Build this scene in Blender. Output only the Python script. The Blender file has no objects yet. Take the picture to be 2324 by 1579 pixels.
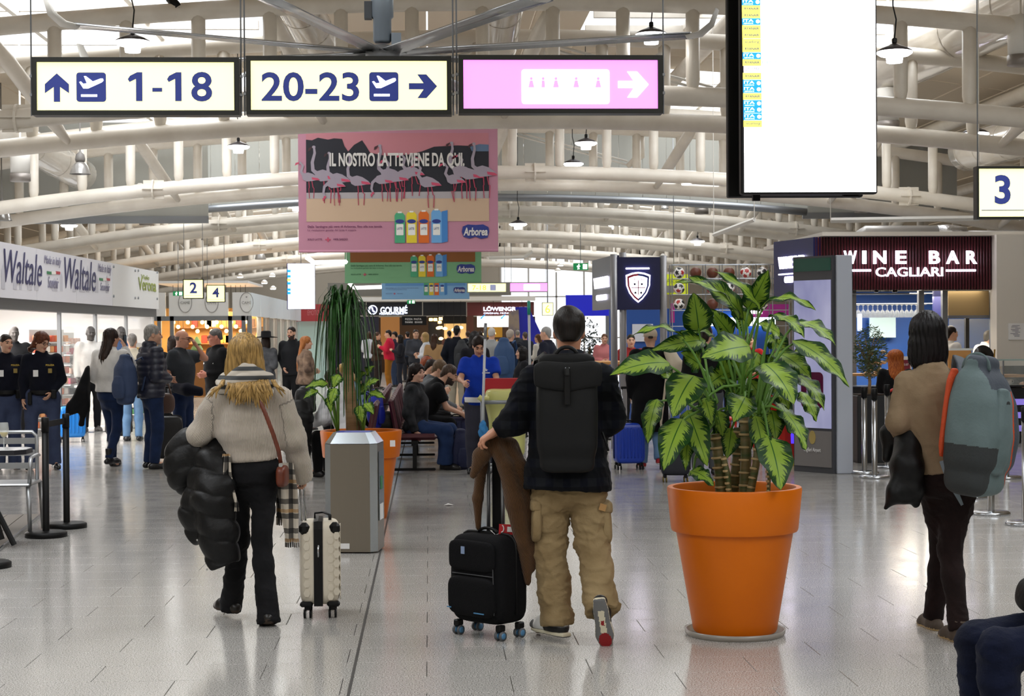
import bpy, math, random
import numpy as np
from mathutils import Vector, Matrix
random.seed(4)
S = bpy.context.scene
COL = S.collection
A = lambda *v: np.array(v, dtype=float)
nrm = lambda v: np.asarray(v, float) / (np.linalg.norm(v) + 1e-12)
# ------------------------------------------------------------------ camera
FPX, CX, CY = 3900.0, 1162.0, 789.5
YAW, PITCH, ROLL = math.radians(2.76), math.radians(0.507), math.radians(0.36)
CAM = A(0, 0, 1.65)
FW = A(math.sin(YAW) * math.cos(PITCH), math.cos(YAW) * math.cos(PITCH), -math.sin(PITCH))
_r0 = A(math.cos(YAW), -math.sin(YAW), 0)
_u0 = np.cross(_r0, FW)
RT = math.cos(ROLL) * _r0 - math.sin(ROLL) * _u0
UP = math.sin(ROLL) * _r0 + math.cos(ROLL) * _u0
cd = bpy.data.cameras.new('camera')
cam = bpy.data.objects.new('camera', cd)
COL.objects.link(cam)
cam.matrix_world = Matrix([[RT[0], UP[0], -FW[0], CAM[0]], [RT[1], UP[1], -FW[1], CAM[1]], [RT[2], UP[2], -FW[2], CAM[2]], [0, 0, 0, 1]])
cd.sensor_width = 36.0
cd.lens = FPX / 2324 * 36.0
cd.clip_end = 400
cd.dof.use_dof = True
cd.dof.focus_distance = 9.6
cd.dof.aperture_fstop = 15.0
S.camera = cam
def P(px, py, d):
 'point seen at a photograph pixel at depth d along the view'
 return CAM + (RT * (px - CX) + UP * (CY - py)) * (d / FPX) + FW * d
def G(px, py, z=0.0):
 'point at height z seen at that pixel'
 r = RT * (px - CX) + UP * (CY - py) + FW * FPX
 return CAM + r * ((z - CAM[2]) / r[2])
def PY(px, py, Y):
 r = RT * (px - CX) + UP * (CY - py) + FW * FPX
 return CAM + r * (Y / r[1])
def PX(px, py, X):
 r = RT * (px - CX) + UP * (CY - py) + FW * FPX
 return CAM + r * (X / r[0])
def dep(p): return float(np.dot(np.asarray(p) - CAM, FW))
# ------------------------------------------------------------------ world, light, exposure
S.view_settings.view_transform = 'Standard'
S.view_settings.look = 'None'
S.view_settings.gamma = 1.0
S.view_settings.use_curve_mapping = False
S.view_settings.exposure = 0.30
W = bpy.data.worlds.new('overcast_sky'); S.world = W
W.use_nodes = True
W.node_tree.nodes['Background'].inputs[0].default_value = (0.93, 0.96, 1.0, 1)
W.node_tree.nodes['Background'].inputs[1].default_value = 1.5
S.cycles.use_denoising = True
S.cycles.max_bounces = 6
S.cycles.transparent_max_bounces = 12
S.cycles.sample_clamp_indirect = 6.0
S.cycles.caustics_reflective = False
S.cycles.caustics_refractive = False
def area(name, loc, sx, sy, power, col=(1, 1, 1), rot=(0, 0, 0)):
 l = bpy.data.lights.new(name, 'AREA'); l.shape = 'RECTANGLE'; l.size = sx; l.size_y = sy
 l.energy = power; l.color = col
 o = bpy.data.objects.new(name, l); COL.objects.link(o); o.location = loc; o.rotation_euler = rot
 return o
HALLX = 1.2
DAY = 0.42
# daylight coming down through the roof's rows of skylights, bay by bay
for by in (-7.0, 2.5, 12.0, 21.5, 35.8, 45.3, 54.8, 64.3):
 for sx in (-5.2, 5.2):
  area('skylight_daylight', (HALLX + sx, by, 7.6), 3.0, 6.0, 820 * DAY, (0.95, 0.98, 1.0))
for by in (26.3,):
 for sx in (-6.2, 6.2):
  area('skylight_daylight', (HALLX + sx, by, 7.6), 3.0, 6.0, 700 * DAY, (0.95, 0.98, 1.0))
# ------------------------------------------------------------------ materials
def lin(h):
 h = h.lstrip('#')
 c = [int(h[i:i + 2], 16) / 255 for i in (0, 2, 4)]
 return tuple((x / 12.92 if x <= 0.04045 else ((x + 0.055) / 1.055) ** 2.4) for x in c) + (1.0,)
_M = {}
def mat(name, hexc, rough=0.6, metal=0.0, spec=0.5, emit=0.0, var=None, bump=None, coat=0.0, trans=0.0, alpha=1.0, sheen=0.0, ecol=None):
 '''var=(hex2, scale, (sx,sy,sz)) mottles the colour by noise; bump=(scale, strength, (sx,sy,sz))'''
 if name in _M: return _M[name]
 m = bpy.data.materials.new(name); m.use_nodes = True
 n, L = m.node_tree.nodes, m.node_tree.links
 b = n['Principled BSDF']
 b.inputs['Base Color'].default_value = lin(hexc)
 b.inputs['Roughness'].default_value = rough
 b.inputs['Metallic'].default_value = metal
 b.inputs['Specular IOR Level'].default_value = spec
 b.inputs['Coat Weight'].default_value = coat
 b.inputs['Transmission Weight'].default_value = trans
 b.inputs['Alpha'].default_value = alpha
 b.inputs['Sheen Weight'].default_value = sheen
 if emit:
  b.inputs['Emission Color'].default_value = lin(ecol or hexc)
  b.inputs['Emission Strength'].default_value = emit
 def noise(scale, st, detail=3):
  tc = n.new('ShaderNodeTexCoord'); mp = n.new('ShaderNodeMapping'); nz = n.new('ShaderNodeTexNoise')
  mp.inputs['Scale'].default_value = st
  nz.inputs['Scale'].default_value = scale; nz.inputs['Detail'].default_value = detail
  L.new(tc.outputs['Object'], mp.inputs['Vector']); L.new(mp.outputs['Vector'], nz.inputs['Vector'])
  return nz
 if var:
  nz = noise(var[1], var[2] if len(var) > 2 else (1, 1, 1))
  cr = n.new('ShaderNodeValToRGB')
  cr.color_ramp.elements[0].position = 0.36; cr.color_ramp.elements[1].position = 0.64
  cr.color_ramp.elements[0].color = lin(hexc); cr.color_ramp.elements[1].color = lin(var[0])
  L.new(nz.outputs['Fac'], cr.inputs['Fac']); L.new(cr.outputs['Color'], b.inputs['Base Color'])
 if bump:
  nz = noise(bump[0], bump[2] if len(bump) > 2 else (1, 1, 1))
  bp = n.new('ShaderNodeBump'); bp.inputs['Strength'].default_value = bump[1]; bp.inputs['Distance'].default_value = 0.01
  L.new(nz.outputs['Fac'], bp.inputs['Height']); L.new(bp.outputs['Normal'], b.inputs['Normal'])
 _M[name] = m
 return m
def attr_stripes(name, c1, c2, period, attr='rib', rough=0.85, bumpd=0.004, sharp=(0.2, 0.8), sheen=0.2):
 'stripes that follow a per-vertex coordinate (knitted ribs, corduroy wales)'
 if name in _M: return _M[name]
 m = mat(name, c1, rough, sheen=sheen)
 n, L = m.node_tree.nodes, m.node_tree.links; b = n['Principled BSDF']
 at = n.new('ShaderNodeAttribute'); at.attribute_name = attr
 mu = n.new('ShaderNodeMath'); mu.operation = 'MULTIPLY'; mu.inputs[1].default_value = 2 * math.pi / period
 si = n.new('ShaderNodeMath'); si.operation = 'SINE'
 mr = n.new('ShaderNodeMapRange'); mr.inputs[1].default_value = -1; mr.inputs[2].default_value = 1
 cr = n.new('ShaderNodeValToRGB')
 cr.color_ramp.elements[0].position = sharp[0]; cr.color_ramp.elements[1].position = sharp[1]
 cr.color_ramp.elements[0].color = lin(c2); cr.color_ramp.elements[1].color = lin(c1)
 bp = n.new('ShaderNodeBump'); bp.inputs['Distance'].default_value = bumpd; bp.inputs['Strength'].default_value = 0.8
 L.new(at.outputs['Fac'], mu.inputs[0]); L.new(mu.outputs[0], si.inputs[0]); L.new(si.outputs[0], mr.inputs[0])
 L.new(mr.outputs[0], cr.inputs['Fac']); L.new(cr.outputs['Color'], b.inputs['Base Color'])
 L.new(mr.outputs[0], bp.inputs['Height']); L.new(bp.outputs['Normal'], b.inputs['Normal'])
 return m
def plaid(name, base, bands, rough=0.85, coord='Object'):
 'woven checks: bands=[(axis, period, width, hex, mix, offset)]'
 if name in _M: return _M[name]
 m = mat(name, base, rough, spec=.12, sheen=0.03)
 n, L = m.node_tree.nodes, m.node_tree.links; b = n['Principled BSDF']
 if coord == 'UV':
  tc = n.new('ShaderNodeAttribute'); tc.attribute_name = 'weave'; out = tc.outputs['Vector']
 else:
  tc = n.new('ShaderNodeTexCoord'); out = tc.outputs[coord]
 sp = n.new('ShaderNodeSeparateXYZ'); L.new(out, sp.inputs[0])
 prev = n.new('ShaderNodeRGB'); prev.outputs[0].default_value = lin(base); po = prev.outputs[0]
 for ax, per, wid, hx, mx, off in bands:
  ad = n.new('ShaderNodeMath'); ad.operation = 'ADD'; ad.inputs[1].default_value = off + 100 * per
  mo = n.new('ShaderNodeMath'); mo.operation = 'MODULO'; mo.inputs[1].default_value = per
  lt = n.new('ShaderNodeMath'); lt.operation = 'LESS_THAN'; lt.inputs[1].default_value = wid
  mm = n.new('ShaderNodeMath'); mm.operation = 'MULTIPLY'; mm.inputs[1].default_value = mx
  mi = n.new('ShaderNodeMix'); mi.data_type = 'RGBA'
  L.new(sp.outputs[ax], ad.inputs[0]); L.new(ad.outputs[0], mo.inputs[0]); L.new(mo.outputs[0], lt.inputs[0]); L.new(lt.outputs[0], mm.inputs[0])
  L.new(mm.outputs[0], mi.inputs[0]); L.new(po, mi.inputs[6]); mi.inputs[7].default_value = lin(hx)
  po = mi.outputs[2]
 L.new(po, b.inputs['Base Color'])
 return m
WHITE = mat('white_paint', '#e6e3dc', 0.45)
BLACK = mat('black_plastic', '#0a0a0b', 0.5, spec=.25)
CHROME = mat('brushed_steel', '#b9bcc0', 0.22, 1.0)
GREYM = mat('grey_metal', '#8c8f93', 0.4, 0.8)
GLASS = mat('clear_glass', '#eef6f4', 0.03, 0.0, trans=0.0, alpha=0.16)
LAMPW = mat('lamp_white', '#ffffff', 0.5, emit=9.0)
# ------------------------------------------------------------------ objects
def inv(p): return p.matrix_world.inverted()
def ob(name, me, m=None, parent=None, smooth=False, world=True, label=None):
 o = bpy.data.objects.new(name, me)
 if m is not None:
  for q in (m if isinstance(m, (list, tuple)) else [m]): me.materials.append(q)
 COL.objects.link(o)
 if parent is not None:
  o.parent = parent
  if world:
   r = parent
   T = Matrix.Identity(4)
   while r is not None:
    T = r.matrix_basis @ T; r = r.parent
   if T != Matrix.Identity(4): me.transform(T.inverted())
 if smooth: me.polygons.foreach_set('use_smooth', [True] * len(me.polygons))
 if label: o['label'] = label
 return o
def tag(o, label, cat, group=None, kind=None):
 if label: o['label'] = label
 if cat: o['category'] = cat
 if group: o['group'] = group
 if kind: o['kind'] = kind
 return o
def thing(name, label, cat, loc=(0, 0, 0), group=None, rz=0.0):
 o = bpy.data.objects.new(name, None); COL.objects.link(o)
 o.location = tuple(float(v) for v in loc); o.rotation_euler = (0, 0, rz)
 o.matrix_basis = Matrix.Translation(o.location) @ Matrix.Rotation(rz, 4, 'Z')
 o.empty_display_size = 0.1
 return tag(o, label, cat, group)
def structure(o): o['kind'] = 'structure'; return o
def dup(root, loc, rz=None, label=None, group=None, scale=None):
 r = root.copy(); COL.objects.link(r)
 r.location = tuple(float(v) for v in loc)
 if rz is not None: r.rotation_euler = (0, 0, rz)
 if scale: r.scale = (scale,) * 3
 if label: r['label'] = label
 if group: r['group'] = group
 def kids(a, b):
  for c in list(a.children):
   q = c.copy(); COL.objects.link(q); q.parent = b
   kids(c, q)
 kids(root, r)
 return r
def mesh_np(V, F, name='m'):
 'mesh from an array of vertices and an array of quads (or triangles)'
 me = bpy.data.meshes.new(name)
 V = np.asarray(V, np.float32); F = np.asarray(F, np.int32)
 me.vertices.add(len(V)); me.vertices.foreach_set('co', V.ravel())
 k = F.shape[1]
 me.loops.add(F.size); me.loops.foreach_set('vertex_index', F.ravel())
 me.polygons.add(len(F)); me.polygons.foreach_set('loop_start', np.arange(0, F.size, k, dtype=np.int32))
 me.update(calc_edges=True)
 return me
class MB:
 'collects simple shapes into one mesh'
 def __init__(s): s.v = []; s.f = []; s.mi = []; s.cur = 0
 def add(s, vs, fs):
  b = len(s.v); s.v += [tuple(float(c) for c in v) for v in vs]
  s.f += [tuple(b + i for i in f) for f in fs]; s.mi += [s.cur] * len(fs)
  return s
 def box(s, c, size, R=None, bev=0.0):
  c = np.asarray(c, float); hx, hy, hz = (q / 2 for q in size)
  if bev <= 0:
   vs = [A(x, y, z) for z in (-hz, hz) for y in (-hy, hy) for x in (-hx, hx)]
   fs = [(0, 2, 3, 1), (4, 5, 7, 6), (0, 1, 5, 4), (2, 6, 7, 3), (0, 4, 6, 2), (1, 3, 7, 5)]
  else:
   b = min(bev, hx * .99, hy * .99, hz * .99)
   vs, id_ = [], {}
   for sx in (-1, 1):
    for sy in (-1, 1):
     for sz in (-1, 1):
      for a in range(3):
       q = A(sx * (hx - b), sy * (hy - b), sz * (hz - b)); q[a] += (sx, sy, sz)[a] * b
       id_[(sx, sy, sz, a)] = len(vs); vs.append(q)
   fs = []
   for a in range(3):
    o1, o2 = (a + 1) % 3, (a + 2) % 3
    for sg in (-1, 1):
     q = []
     for t1, t2 in ((-1, -1), (1, -1), (1, 1), (-1, 1)):
      k = [0, 0, 0]; k[a] = sg; k[o1] = t1; k[o2] = t2; q.append(id_[tuple(k) + (a,)])
     fs.append(tuple(q if sg > 0 else q[::-1]))
   for a in range(3):
    o1, o2 = (a + 1) % 3, (a + 2) % 3
    for t1 in (-1, 1):
     for t2 in (-1, 1):
      k1 = [0] * 3; k1[o1] = t1; k1[o2] = t2; k1[a] = -1; k2 = list(k1); k2[a] = 1
      q = [id_[tuple(k1) + (o1,)], id_[tuple(k2) + (o1,)], id_[tuple(k2) + (o2,)], id_[tuple(k1) + (o2,)]]
      fs.append(tuple(q if t1 * t2 < 0 else q[::-1]))
   for sx in (-1, 1):
    for sy in (-1, 1):
     for sz in (-1, 1):
      q = [id_[(sx, sy, sz, a)] for a in range(3)]
      fs.append(tuple(q if sx * sy * sz > 0 else q[::-1]))
  if R is not None: vs = [np.asarray(R) @ v for v in vs]
  return s.add([c + v for v in vs], fs)
 def tube(s, pts, r, n=10, cap=True, flat=None, ref=None):
  'swept circle (or ellipse: flat=(a,b) factors) along points; r a number or a list'
  pts = [np.asarray(p, float) for p in pts]; m = len(pts)
  rs = [r] * m if np.isscalar(r) else list(r)
  ref = A(0, 0, 1) if ref is None else np.asarray(ref, float)
  rings = []; pu = None
  for i in range(m):
   t = nrm(pts[min(i + 1, m - 1)] - pts[max(i - 1, 0)])
   u = np.cross(t, ref) if pu is None else pu - t * np.dot(pu, t)
   if np.linalg.norm(u) < 1e-4: u = np.cross(t, A(1, 0, 0)) if abs(t[0]) < .9 else np.cross(t, A(0, 1, 0))
   u = nrm(u); w = np.cross(t, u); pu = u
   fa, fb = flat or (1, 1)
   rings.append([pts[i] + rs[i] * (fa * u * math.cos(2 * math.pi * k / n) + fb * w * math.sin(2 * math.pi * k / n)) for k in range(n)])
  vs = [p for g in rings for p in g]
  fs = [(i * n + k, i * n + (k + 1) % n, (i + 1) * n + (k + 1) % n, (i + 1) * n + k) for i in range(m - 1) for k in range(n)]
  if cap: fs += [tuple(range(n))[::-1], tuple((m - 1) * n + k for k in range(n))]
  return s.add(vs, fs)
 def lathe(s, c, prof, n=32, axis=None, cap=True):
  'profile of (radius, height) turned about an axis'
  c = np.asarray(c, float); w = A(0, 0, 1) if axis is None else nrm(axis)
  u = nrm(np.cross(w, A(0, 1, 0) if abs(w[1]) < .9 else A(1, 0, 0))); v = np.cross(w, u)
  vs = [c + w * z + r * (u * math.cos(2 * math.pi * k / n) + v * math.sin(2 * math.pi * k / n)) for r, z in prof for k in range(n)]
  m = len(prof)
  fs = [(i * n + k, i * n + (k + 1) % n, (i + 1) * n + (k + 1) % n, (i + 1) * n + k) for i in range(m - 1) for k in range(n)]
  if cap: fs += [tuple(range(n))[::-1], tuple((m - 1) * n + k for k in range(n))]
  return s.add(vs, fs)
 def prism(s, poly, o, u, w, n, t):
  'flat outline (list of 2-D points) in the plane o,u,w given thickness t along n'
  o, u, w, n = (np.asarray(q, float) for q in (o, u, w, n)); k = len(poly)
  fr = [o + u * a + w * b + n * t for a, b in poly]; bk = [o + u * a + w * b for a, b in poly]
  return s.add(fr + bk, [tuple(range(k)), tuple(range(2 * k - 1, k - 1, -1))] + [(i, k + i, k + (i + 1) % k, (i + 1) % k) for i in range(k)])
 def quad(s, a, b, c, d): return s.add([a, b, c, d], [(0, 1, 2, 3)])
 def mesh(s, name='m'):
  me = bpy.data.meshes.new(name); me.from_pydata(s.v, [], s.f)
  if any(s.mi): me.polygons.foreach_set('material_index', s.mi)
  return me
 def build(s, name, m, parent=None, smooth=False, **k): return ob(name, s.mesh(name), m, parent, smooth, **k)
def auto(o, ang=40):
 'smooth faces, sharp edges over the angle'
 me = o.data
 me.polygons.foreach_set('use_smooth', [True] * len(me.polygons))
 try: me.set_sharp_from_angle(angle=math.radians(ang))
 except Exception: pass
 return o
def rotz(a): return np.array([[math.cos(a), -math.sin(a), 0], [math.sin(a), math.cos(a), 0], [0, 0, 1.0]])
def roty(a): return np.array([[math.cos(a), 0, math.sin(a)], [0, 1.0, 0], [-math.sin(a), 0, math.cos(a)]])
def rotx(a): return np.array([[1.0, 0, 0], [0, math.cos(a), -math.sin(a)], [0, math.sin(a), math.cos(a)]])
# ------------------------------------------------------------------ lettering
def text_mesh(s, bold=0.0, shear=0.0, extr=0.0):
 c = bpy.data.curves.new('t', 'FONT'); c.body = s; c.offset = bold; c.shear = shear; c.extrude = extr; c.resolution_u = 4
 o = bpy.data.objects.new('t', c)
 me = bpy.data.meshes.new_from_object(o)
 bpy.data.objects.remove(o)
 return me
def letter(s, o, u, w, m, parent, wid=None, hei=None, bold=0.0, shear=0.0, thick=0.004, name='lettering', anchor='c', label=None):
 '''lettering fitted to width wid and/or height hei in the plane with right u and up w, centred at o'''
 me = text_mesh(s, bold, shear, 0.02)
 n = len(me.vertices); co = np.empty(n * 3, np.float32); me.vertices.foreach_get('co', co); co = co.reshape(-1, 3)
 lo, hi = co.min(0), co.max(0)
 sx = wid / (hi[0] - lo[0]) if wid else None; sy = hei / (hi[1] - lo[1]) if hei else None
 sx = sx or sy; sy = sy or sx
 ax = {'c': (lo[0] + hi[0]) / 2, 'l': lo[0], 'r': hi[0]}[anchor]
 x = (co[:, 0] - ax) * sx; y = (co[:, 1] - (lo[1] + hi[1]) / 2) * sy; z = np.where(co[:, 2] > 0, thick, 0.0005)
 u, w = nrm(u), nrm(w); nn = np.cross(u, w)
 v = np.asarray(o, float)[None] + x[:, None] * u + y[:, None] * w + z[:, None] * nn
 me.vertices.foreach_set('co', v.astype(np.float32).ravel()); me.update()
 return ob(name, me, m, parent, label=label)
# ------------------------------------------------------------------ rounded forms from blended distance fields
class SDF:
 def __init__(s, lo, hi, h):
  s.lo = np.asarray(lo, float) - 2.5 * h; s.h = h
  s.n = np.ceil((np.asarray(hi, float) + 2.5 * h - s.lo) / h).astype(int) + 1
  s.val = np.full(tuple(s.n), 1e3, np.float32)
  s.ax = [(s.lo[i] + h * np.arange(s.n[i])).astype(np.float32) for i in range(3)]
  s.tags = None
 def _sl(s, lo, hi):
  a = np.clip(np.floor((np.asarray(lo) - s.lo) / s.h).astype(int) - 1, 0, s.n); b = np.clip(np.ceil((np.asarray(hi) - s.lo) / s.h).astype(int) + 2, 0, s.n)
  if np.any(b <= a): return None
  sl = tuple(slice(x, y) for x, y in zip(a, b))
  return sl, s.ax[0][sl[0]][:, None, None], s.ax[1][sl[1]][None, :, None], s.ax[2][sl[2]][None, None, :]
 def _mix(s, sl, d, k, op):
  v = s.val[sl]
  if op == 'add':
   if k > 0:
    hh = np.maximum(k - np.abs(v - d), 0) / k
    v = np.minimum(v, d) - hh * hh * k * 0.25
   else: v = np.minimum(v, d)
  elif op == 'cut':
   d = -d
   if k > 0:
    hh = np.maximum(k - np.abs(v - d), 0) / k
    v = np.maximum(v, d) + hh * hh * k * 0.25
   else: v = np.maximum(v, d)
  s.val[sl] = v
 def cone(s, a, b, ra, rb, k=0.03, op='add', cut=None):
  a, b = np.asarray(a, float), np.asarray(b, float); m = max(ra, rb) + k + 2 * s.h
  q = s._sl(np.minimum(a, b) - m, np.maximum(a, b) + m)
  if q is None: return s
  sl, X, Y, Z = q; d = b - a; L = float(d @ d) + 1e-12
  t = np.clip(((X - a[0]) * d[0] + (Y - a[1]) * d[1] + (Z - a[2]) * d[2]) / L, 0, 1)
  r = np.sqrt((X - a[0] - t * d[0]) ** 2 + (Y - a[1] - t * d[1]) ** 2 + (Z - a[2] - t * d[2]) ** 2) - (ra + (rb - ra) * t)
  if cut is not None: r = np.maximum(r, (X - cut[0][0]) * cut[1][0] + (Y - cut[0][1]) * cut[1][1] + (Z - cut[0][2]) * cut[1][2])
  s._mix(sl, r.astype(np.float32), k, op); return s
 def path(s, pts, rs, k=0.02):
  rs = [rs] * len(pts) if np.isscalar(rs) else rs
  for i in range(len(pts) - 1): s.cone(pts[i], pts[i + 1], rs[i], rs[i + 1], k)
  return s
 def ell(s, c, r, R=None, k=0.02, op='add', p=2.0):
  'ellipsoid (p=2) or rounded box (p>2); R rows = local axes'
  c, r = np.asarray(c, float), np.asarray(r, float); m = float(max(r)) * (1.0 if R is None and p == 2 else 1.75) + k + 2 * s.h
  ext = (r if R is None else np.abs(np.asarray(R)).T @ r) + k + 2 * s.h
  q = s._sl(c - ext, c + ext)
  if q is None: return s
  sl, X, Y, Z = q; R = np.eye(3) if R is None else np.asarray(R, float)
  L = [np.abs(((X - c[0]) * R[i][0] + (Y - c[1]) * R[i][1] + (Z - c[2]) * R[i][2]) / r[i]) for i in range(3)]
  qn = (L[0] ** p + L[1] ** p + L[2] ** p) ** (1.0 / p)
  s._mix(sl, ((qn - 1) * float(min(r))).astype(np.float32), k, op); return s
 def loft(s, a, w, u, v, T, RX, RY, CX_=None, CY_=None, k=0.03, op='add', p=2.0, endr=None, cuts=()):
  'cross-sections (half widths RX along u, RY along v) at distances T along w from a'
  a, w, u, v = (np.asarray(q, float) for q in (a, w, u, v)); T = np.asarray(T, float)
  CX_ = np.zeros(len(T)) if CX_ is None else CX_; CY_ = np.zeros(len(T)) if CY_ is None else CY_
  mr = max(max(RX), max(RY)) + max(np.max(np.abs(CX_)), np.max(np.abs(CY_))) + k + 2 * s.h
  e1, e2 = a + w * T[0], a + w * T[-1]
  q = s._sl(np.minimum(e1, e2) - mr, np.maximum(e1, e2) + mr)
  if q is None: return s
  sl, X, Y, Z = q
  dx, dy, dz = X - a[0], Y - a[1], Z - a[2]
  t = dx * w[0] + dy * w[1] + dz * w[2]
  tt = np.linspace(T[0], T[-1], 96)
  def sm(R_):
   y = np.interp(tt, T, R_)
   y2 = np.convolve(np.pad(y, 4, 'edge'), np.ones(9) / 9, 'valid'); return y2
  tc = np.clip(t, T[0], T[-1])
  ix = (tc - T[0]) / (T[-1] - T[0]) * 95; i0 = np.minimum(ix.astype(np.int32), 94); fr = (ix - i0).astype(np.float32)
  g = lambda arr: (arr[i0] * (1 - fr) + arr[i0 + 1] * fr).astype(np.float32)
  rx, ry, cx, cy = (g(sm(R_)) for R_ in (RX, RY, CX_, CY_))
  x = np.abs((dx * u[0] + dy * u[1] + dz * u[2] - cx) / rx); y = np.abs((dx * v[0] + dy * v[1] + dz * v[2] - cy) / ry)
  mn = np.minimum(rx, ry)
  z = (t - tc) / (mn if endr is None else endr)
  d = ((x ** p + y ** p + np.abs(z) ** p) ** (1.0 / p) - 1) * mn
  for o_, n_ in cuts: d = np.maximum(d, (X - o_[0]) * n_[0] + (Y - o_[1]) * n_[1] + (Z - o_[2]) * n_[2])
  s._mix(sl, d.astype(np.float32), k, op); return s
 def plane(s, o, n, k=0.0):
  'keep what lies behind the plane (cut away the side n points to)'
  o, n = np.asarray(o, float), nrm(n)
  d = (s.ax[0][:, None, None] - o[0]) * n[0] + (s.ax[1][None, :, None] - o[1]) * n[1] + (s.ax[2][None, None, :] - o[2]) * n[2]
  s._mix((slice(None),) * 3, -d.astype(np.float32), k, 'cut'); return s
 def cut_local(s, o, n, c, r):
  'plane cut that acts only within distance r of c (a cuff, a collar)'
  o, n, c = np.asarray(o, float), nrm(n), np.asarray(c, float)
  q = s._sl(c - r, c + r)
  if q is None: return s
  sl, X, Y, Z = q
  d = (X - o[0]) * n[0] + (Y - o[1]) * n[1] + (Z - o[2]) * n[2]
  ball = np.sqrt((X - c[0]) ** 2 + (Y - c[1]) ** 2 + (Z - c[2]) ** 2) - r
  d = np.maximum(-d, ball)      # solid to remove
  s._mix(sl, d.astype(np.float32), 0.0, 'cut'); return s
 def nets(s):
  v, h = s.val, s.h
  v = v.copy()
  for ax in range(3):
   i0 = [slice(None)] * 3; i0[ax] = 0; v[tuple(i0)] = np.maximum(v[tuple(i0)], h); i0[ax] = -1; v[tuple(i0)] = np.maximum(v[tuple(i0)], h)
  ins = v < 0
  c = np.zeros(tuple(np.array(v.shape) - 1), np.int8)
  cr = [(i, j, k) for i in (0, 1) for j in (0, 1) for k in (0, 1)]
  nx, ny, nz = c.shape
  for i, j, k in cr: c += ins[i:i + nx, j:j + ny, k:k + nz]
  mix = (c > 0) & (c < 8)
  I = np.argwhere(mix)
  if len(I) == 0: return np.zeros((0, 3)), np.zeros((0, 4), int)
  idx = np.full(c.shape, -1, np.int32); idx[mix] = np.arange(len(I))
  cv = {q: v[I[:, 0] + q[0], I[:, 1] + q[1], I[:, 2] + q[2]] for q in cr}
  pos = np.zeros((len(I), 3)); cnt = np.zeros(len(I))
  for q in cr:
   for ax in range(3):
    if q[ax] == 0:
     q2 = list(q); q2[ax] = 1; q2 = tuple(q2)
     a, b = cv[q], cv[q2]; m = (a < 0) != (b < 0)
     t = np.where(m, a / np.where(m, a - b, 1), 0)
     p = np.tile(np.array(q, float), (len(I), 1)); p[:, ax] += t
     pos += p * m[:, None]; cnt += m
  V = s.lo + h * (I + pos / cnt[:, None])
  Fs = []
  for ax in range(3):
   b, c2 = (ax + 1) % 3, (ax + 2) % 3
   sa = [slice(None)] * 3; sb = [slice(None)] * 3; sa[ax] = slice(0, -1); sb[ax] = slice(1, None)
   e = ins[tuple(sa)] != ins[tuple(sb)]
   E = np.argwhere(e)
   E = E[(E[:, b] > 0) & (E[:, c2] > 0) & (E[:, b] < ins.shape[b] - 1) & (E[:, c2] < ins.shape[c2] - 1)]
   def cell(db, dc):
    q = E.copy(); q[:, b] -= db; q[:, c2] -= dc; return idx[q[:, 0], q[:, 1], q[:, 2]]
   f = np.stack([cell(1, 1), cell(0, 1), cell(0, 0), cell(1, 0)], 1)
   fl = ins[E[:, 0], E[:, 1], E[:, 2]]
   f[~fl] = f[~fl][:, ::-1]
   Fs.append(f)
  return V, np.concatenate(Fs)
def smooth_v(V, F, it=2):
 'relax a quad mesh a little (Laplacian)'
 a = F.ravel(); b = np.roll(F, -1, 1).ravel()
 for _ in range(it):
  acc = np.zeros_like(V); n = np.zeros(len(V))
  np.add.at(acc, a, V[b]); np.add.at(acc, b, V[a]); np.add.at(n, a, 1); np.add.at(n, b, 1)
  V = V * 0.45 + 0.55 * acc / np.maximum(n, 1)[:, None]
 return V
def folds(V, F, amp, freq, seed=0, st=(1, 1, 1), fn=None):
 'push the surface in and out along its normals: cloth folds'
 n = np.zeros_like(V); fn_ = np.cross(V[F[:, 2]] - V[F[:, 0]], V[F[:, 3]] - V[F[:, 1]])
 for i in range(4): np.add.at(n, F[:, i], fn_)
 n /= np.linalg.norm(n, axis=1)[:, None] + 1e-12
 if fn is not None: d = fn(V, n)
 else:
  r = np.random.RandomState(seed); d = 0
  q = V * np.array(st)
  wv = r.randn(3, 3) * freq * 0.35
  warp = np.sin(q @ wv.T + r.rand(3) * 6) * 0.9
  for i in range(5):
   k = nrm(r.randn(3)) * freq * (0.6 + 0.25 * i)
   d = d + np.sin(q @ k + r.rand() * 6 + warp[:, i % 3] * 1.6) / (1 + 0.35 * i)
  d = amp * d / 2.2
 return V + n * np.asarray(d)[:, None]
def sdf_obj(f, name, m, parent, it=1, fold=None, label=None, fnv=None):
 V, F = f.nets()
 V = smooth_v(V, F, it)
 if fold: V = folds(V, F, *fold)
 if fnv is not None: V = folds(V, F, 0, 0, fn=fnv)
 me = mesh_np(V, F, name)
 o = ob(name, me, m, parent, True, label=label)
 return o
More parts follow.
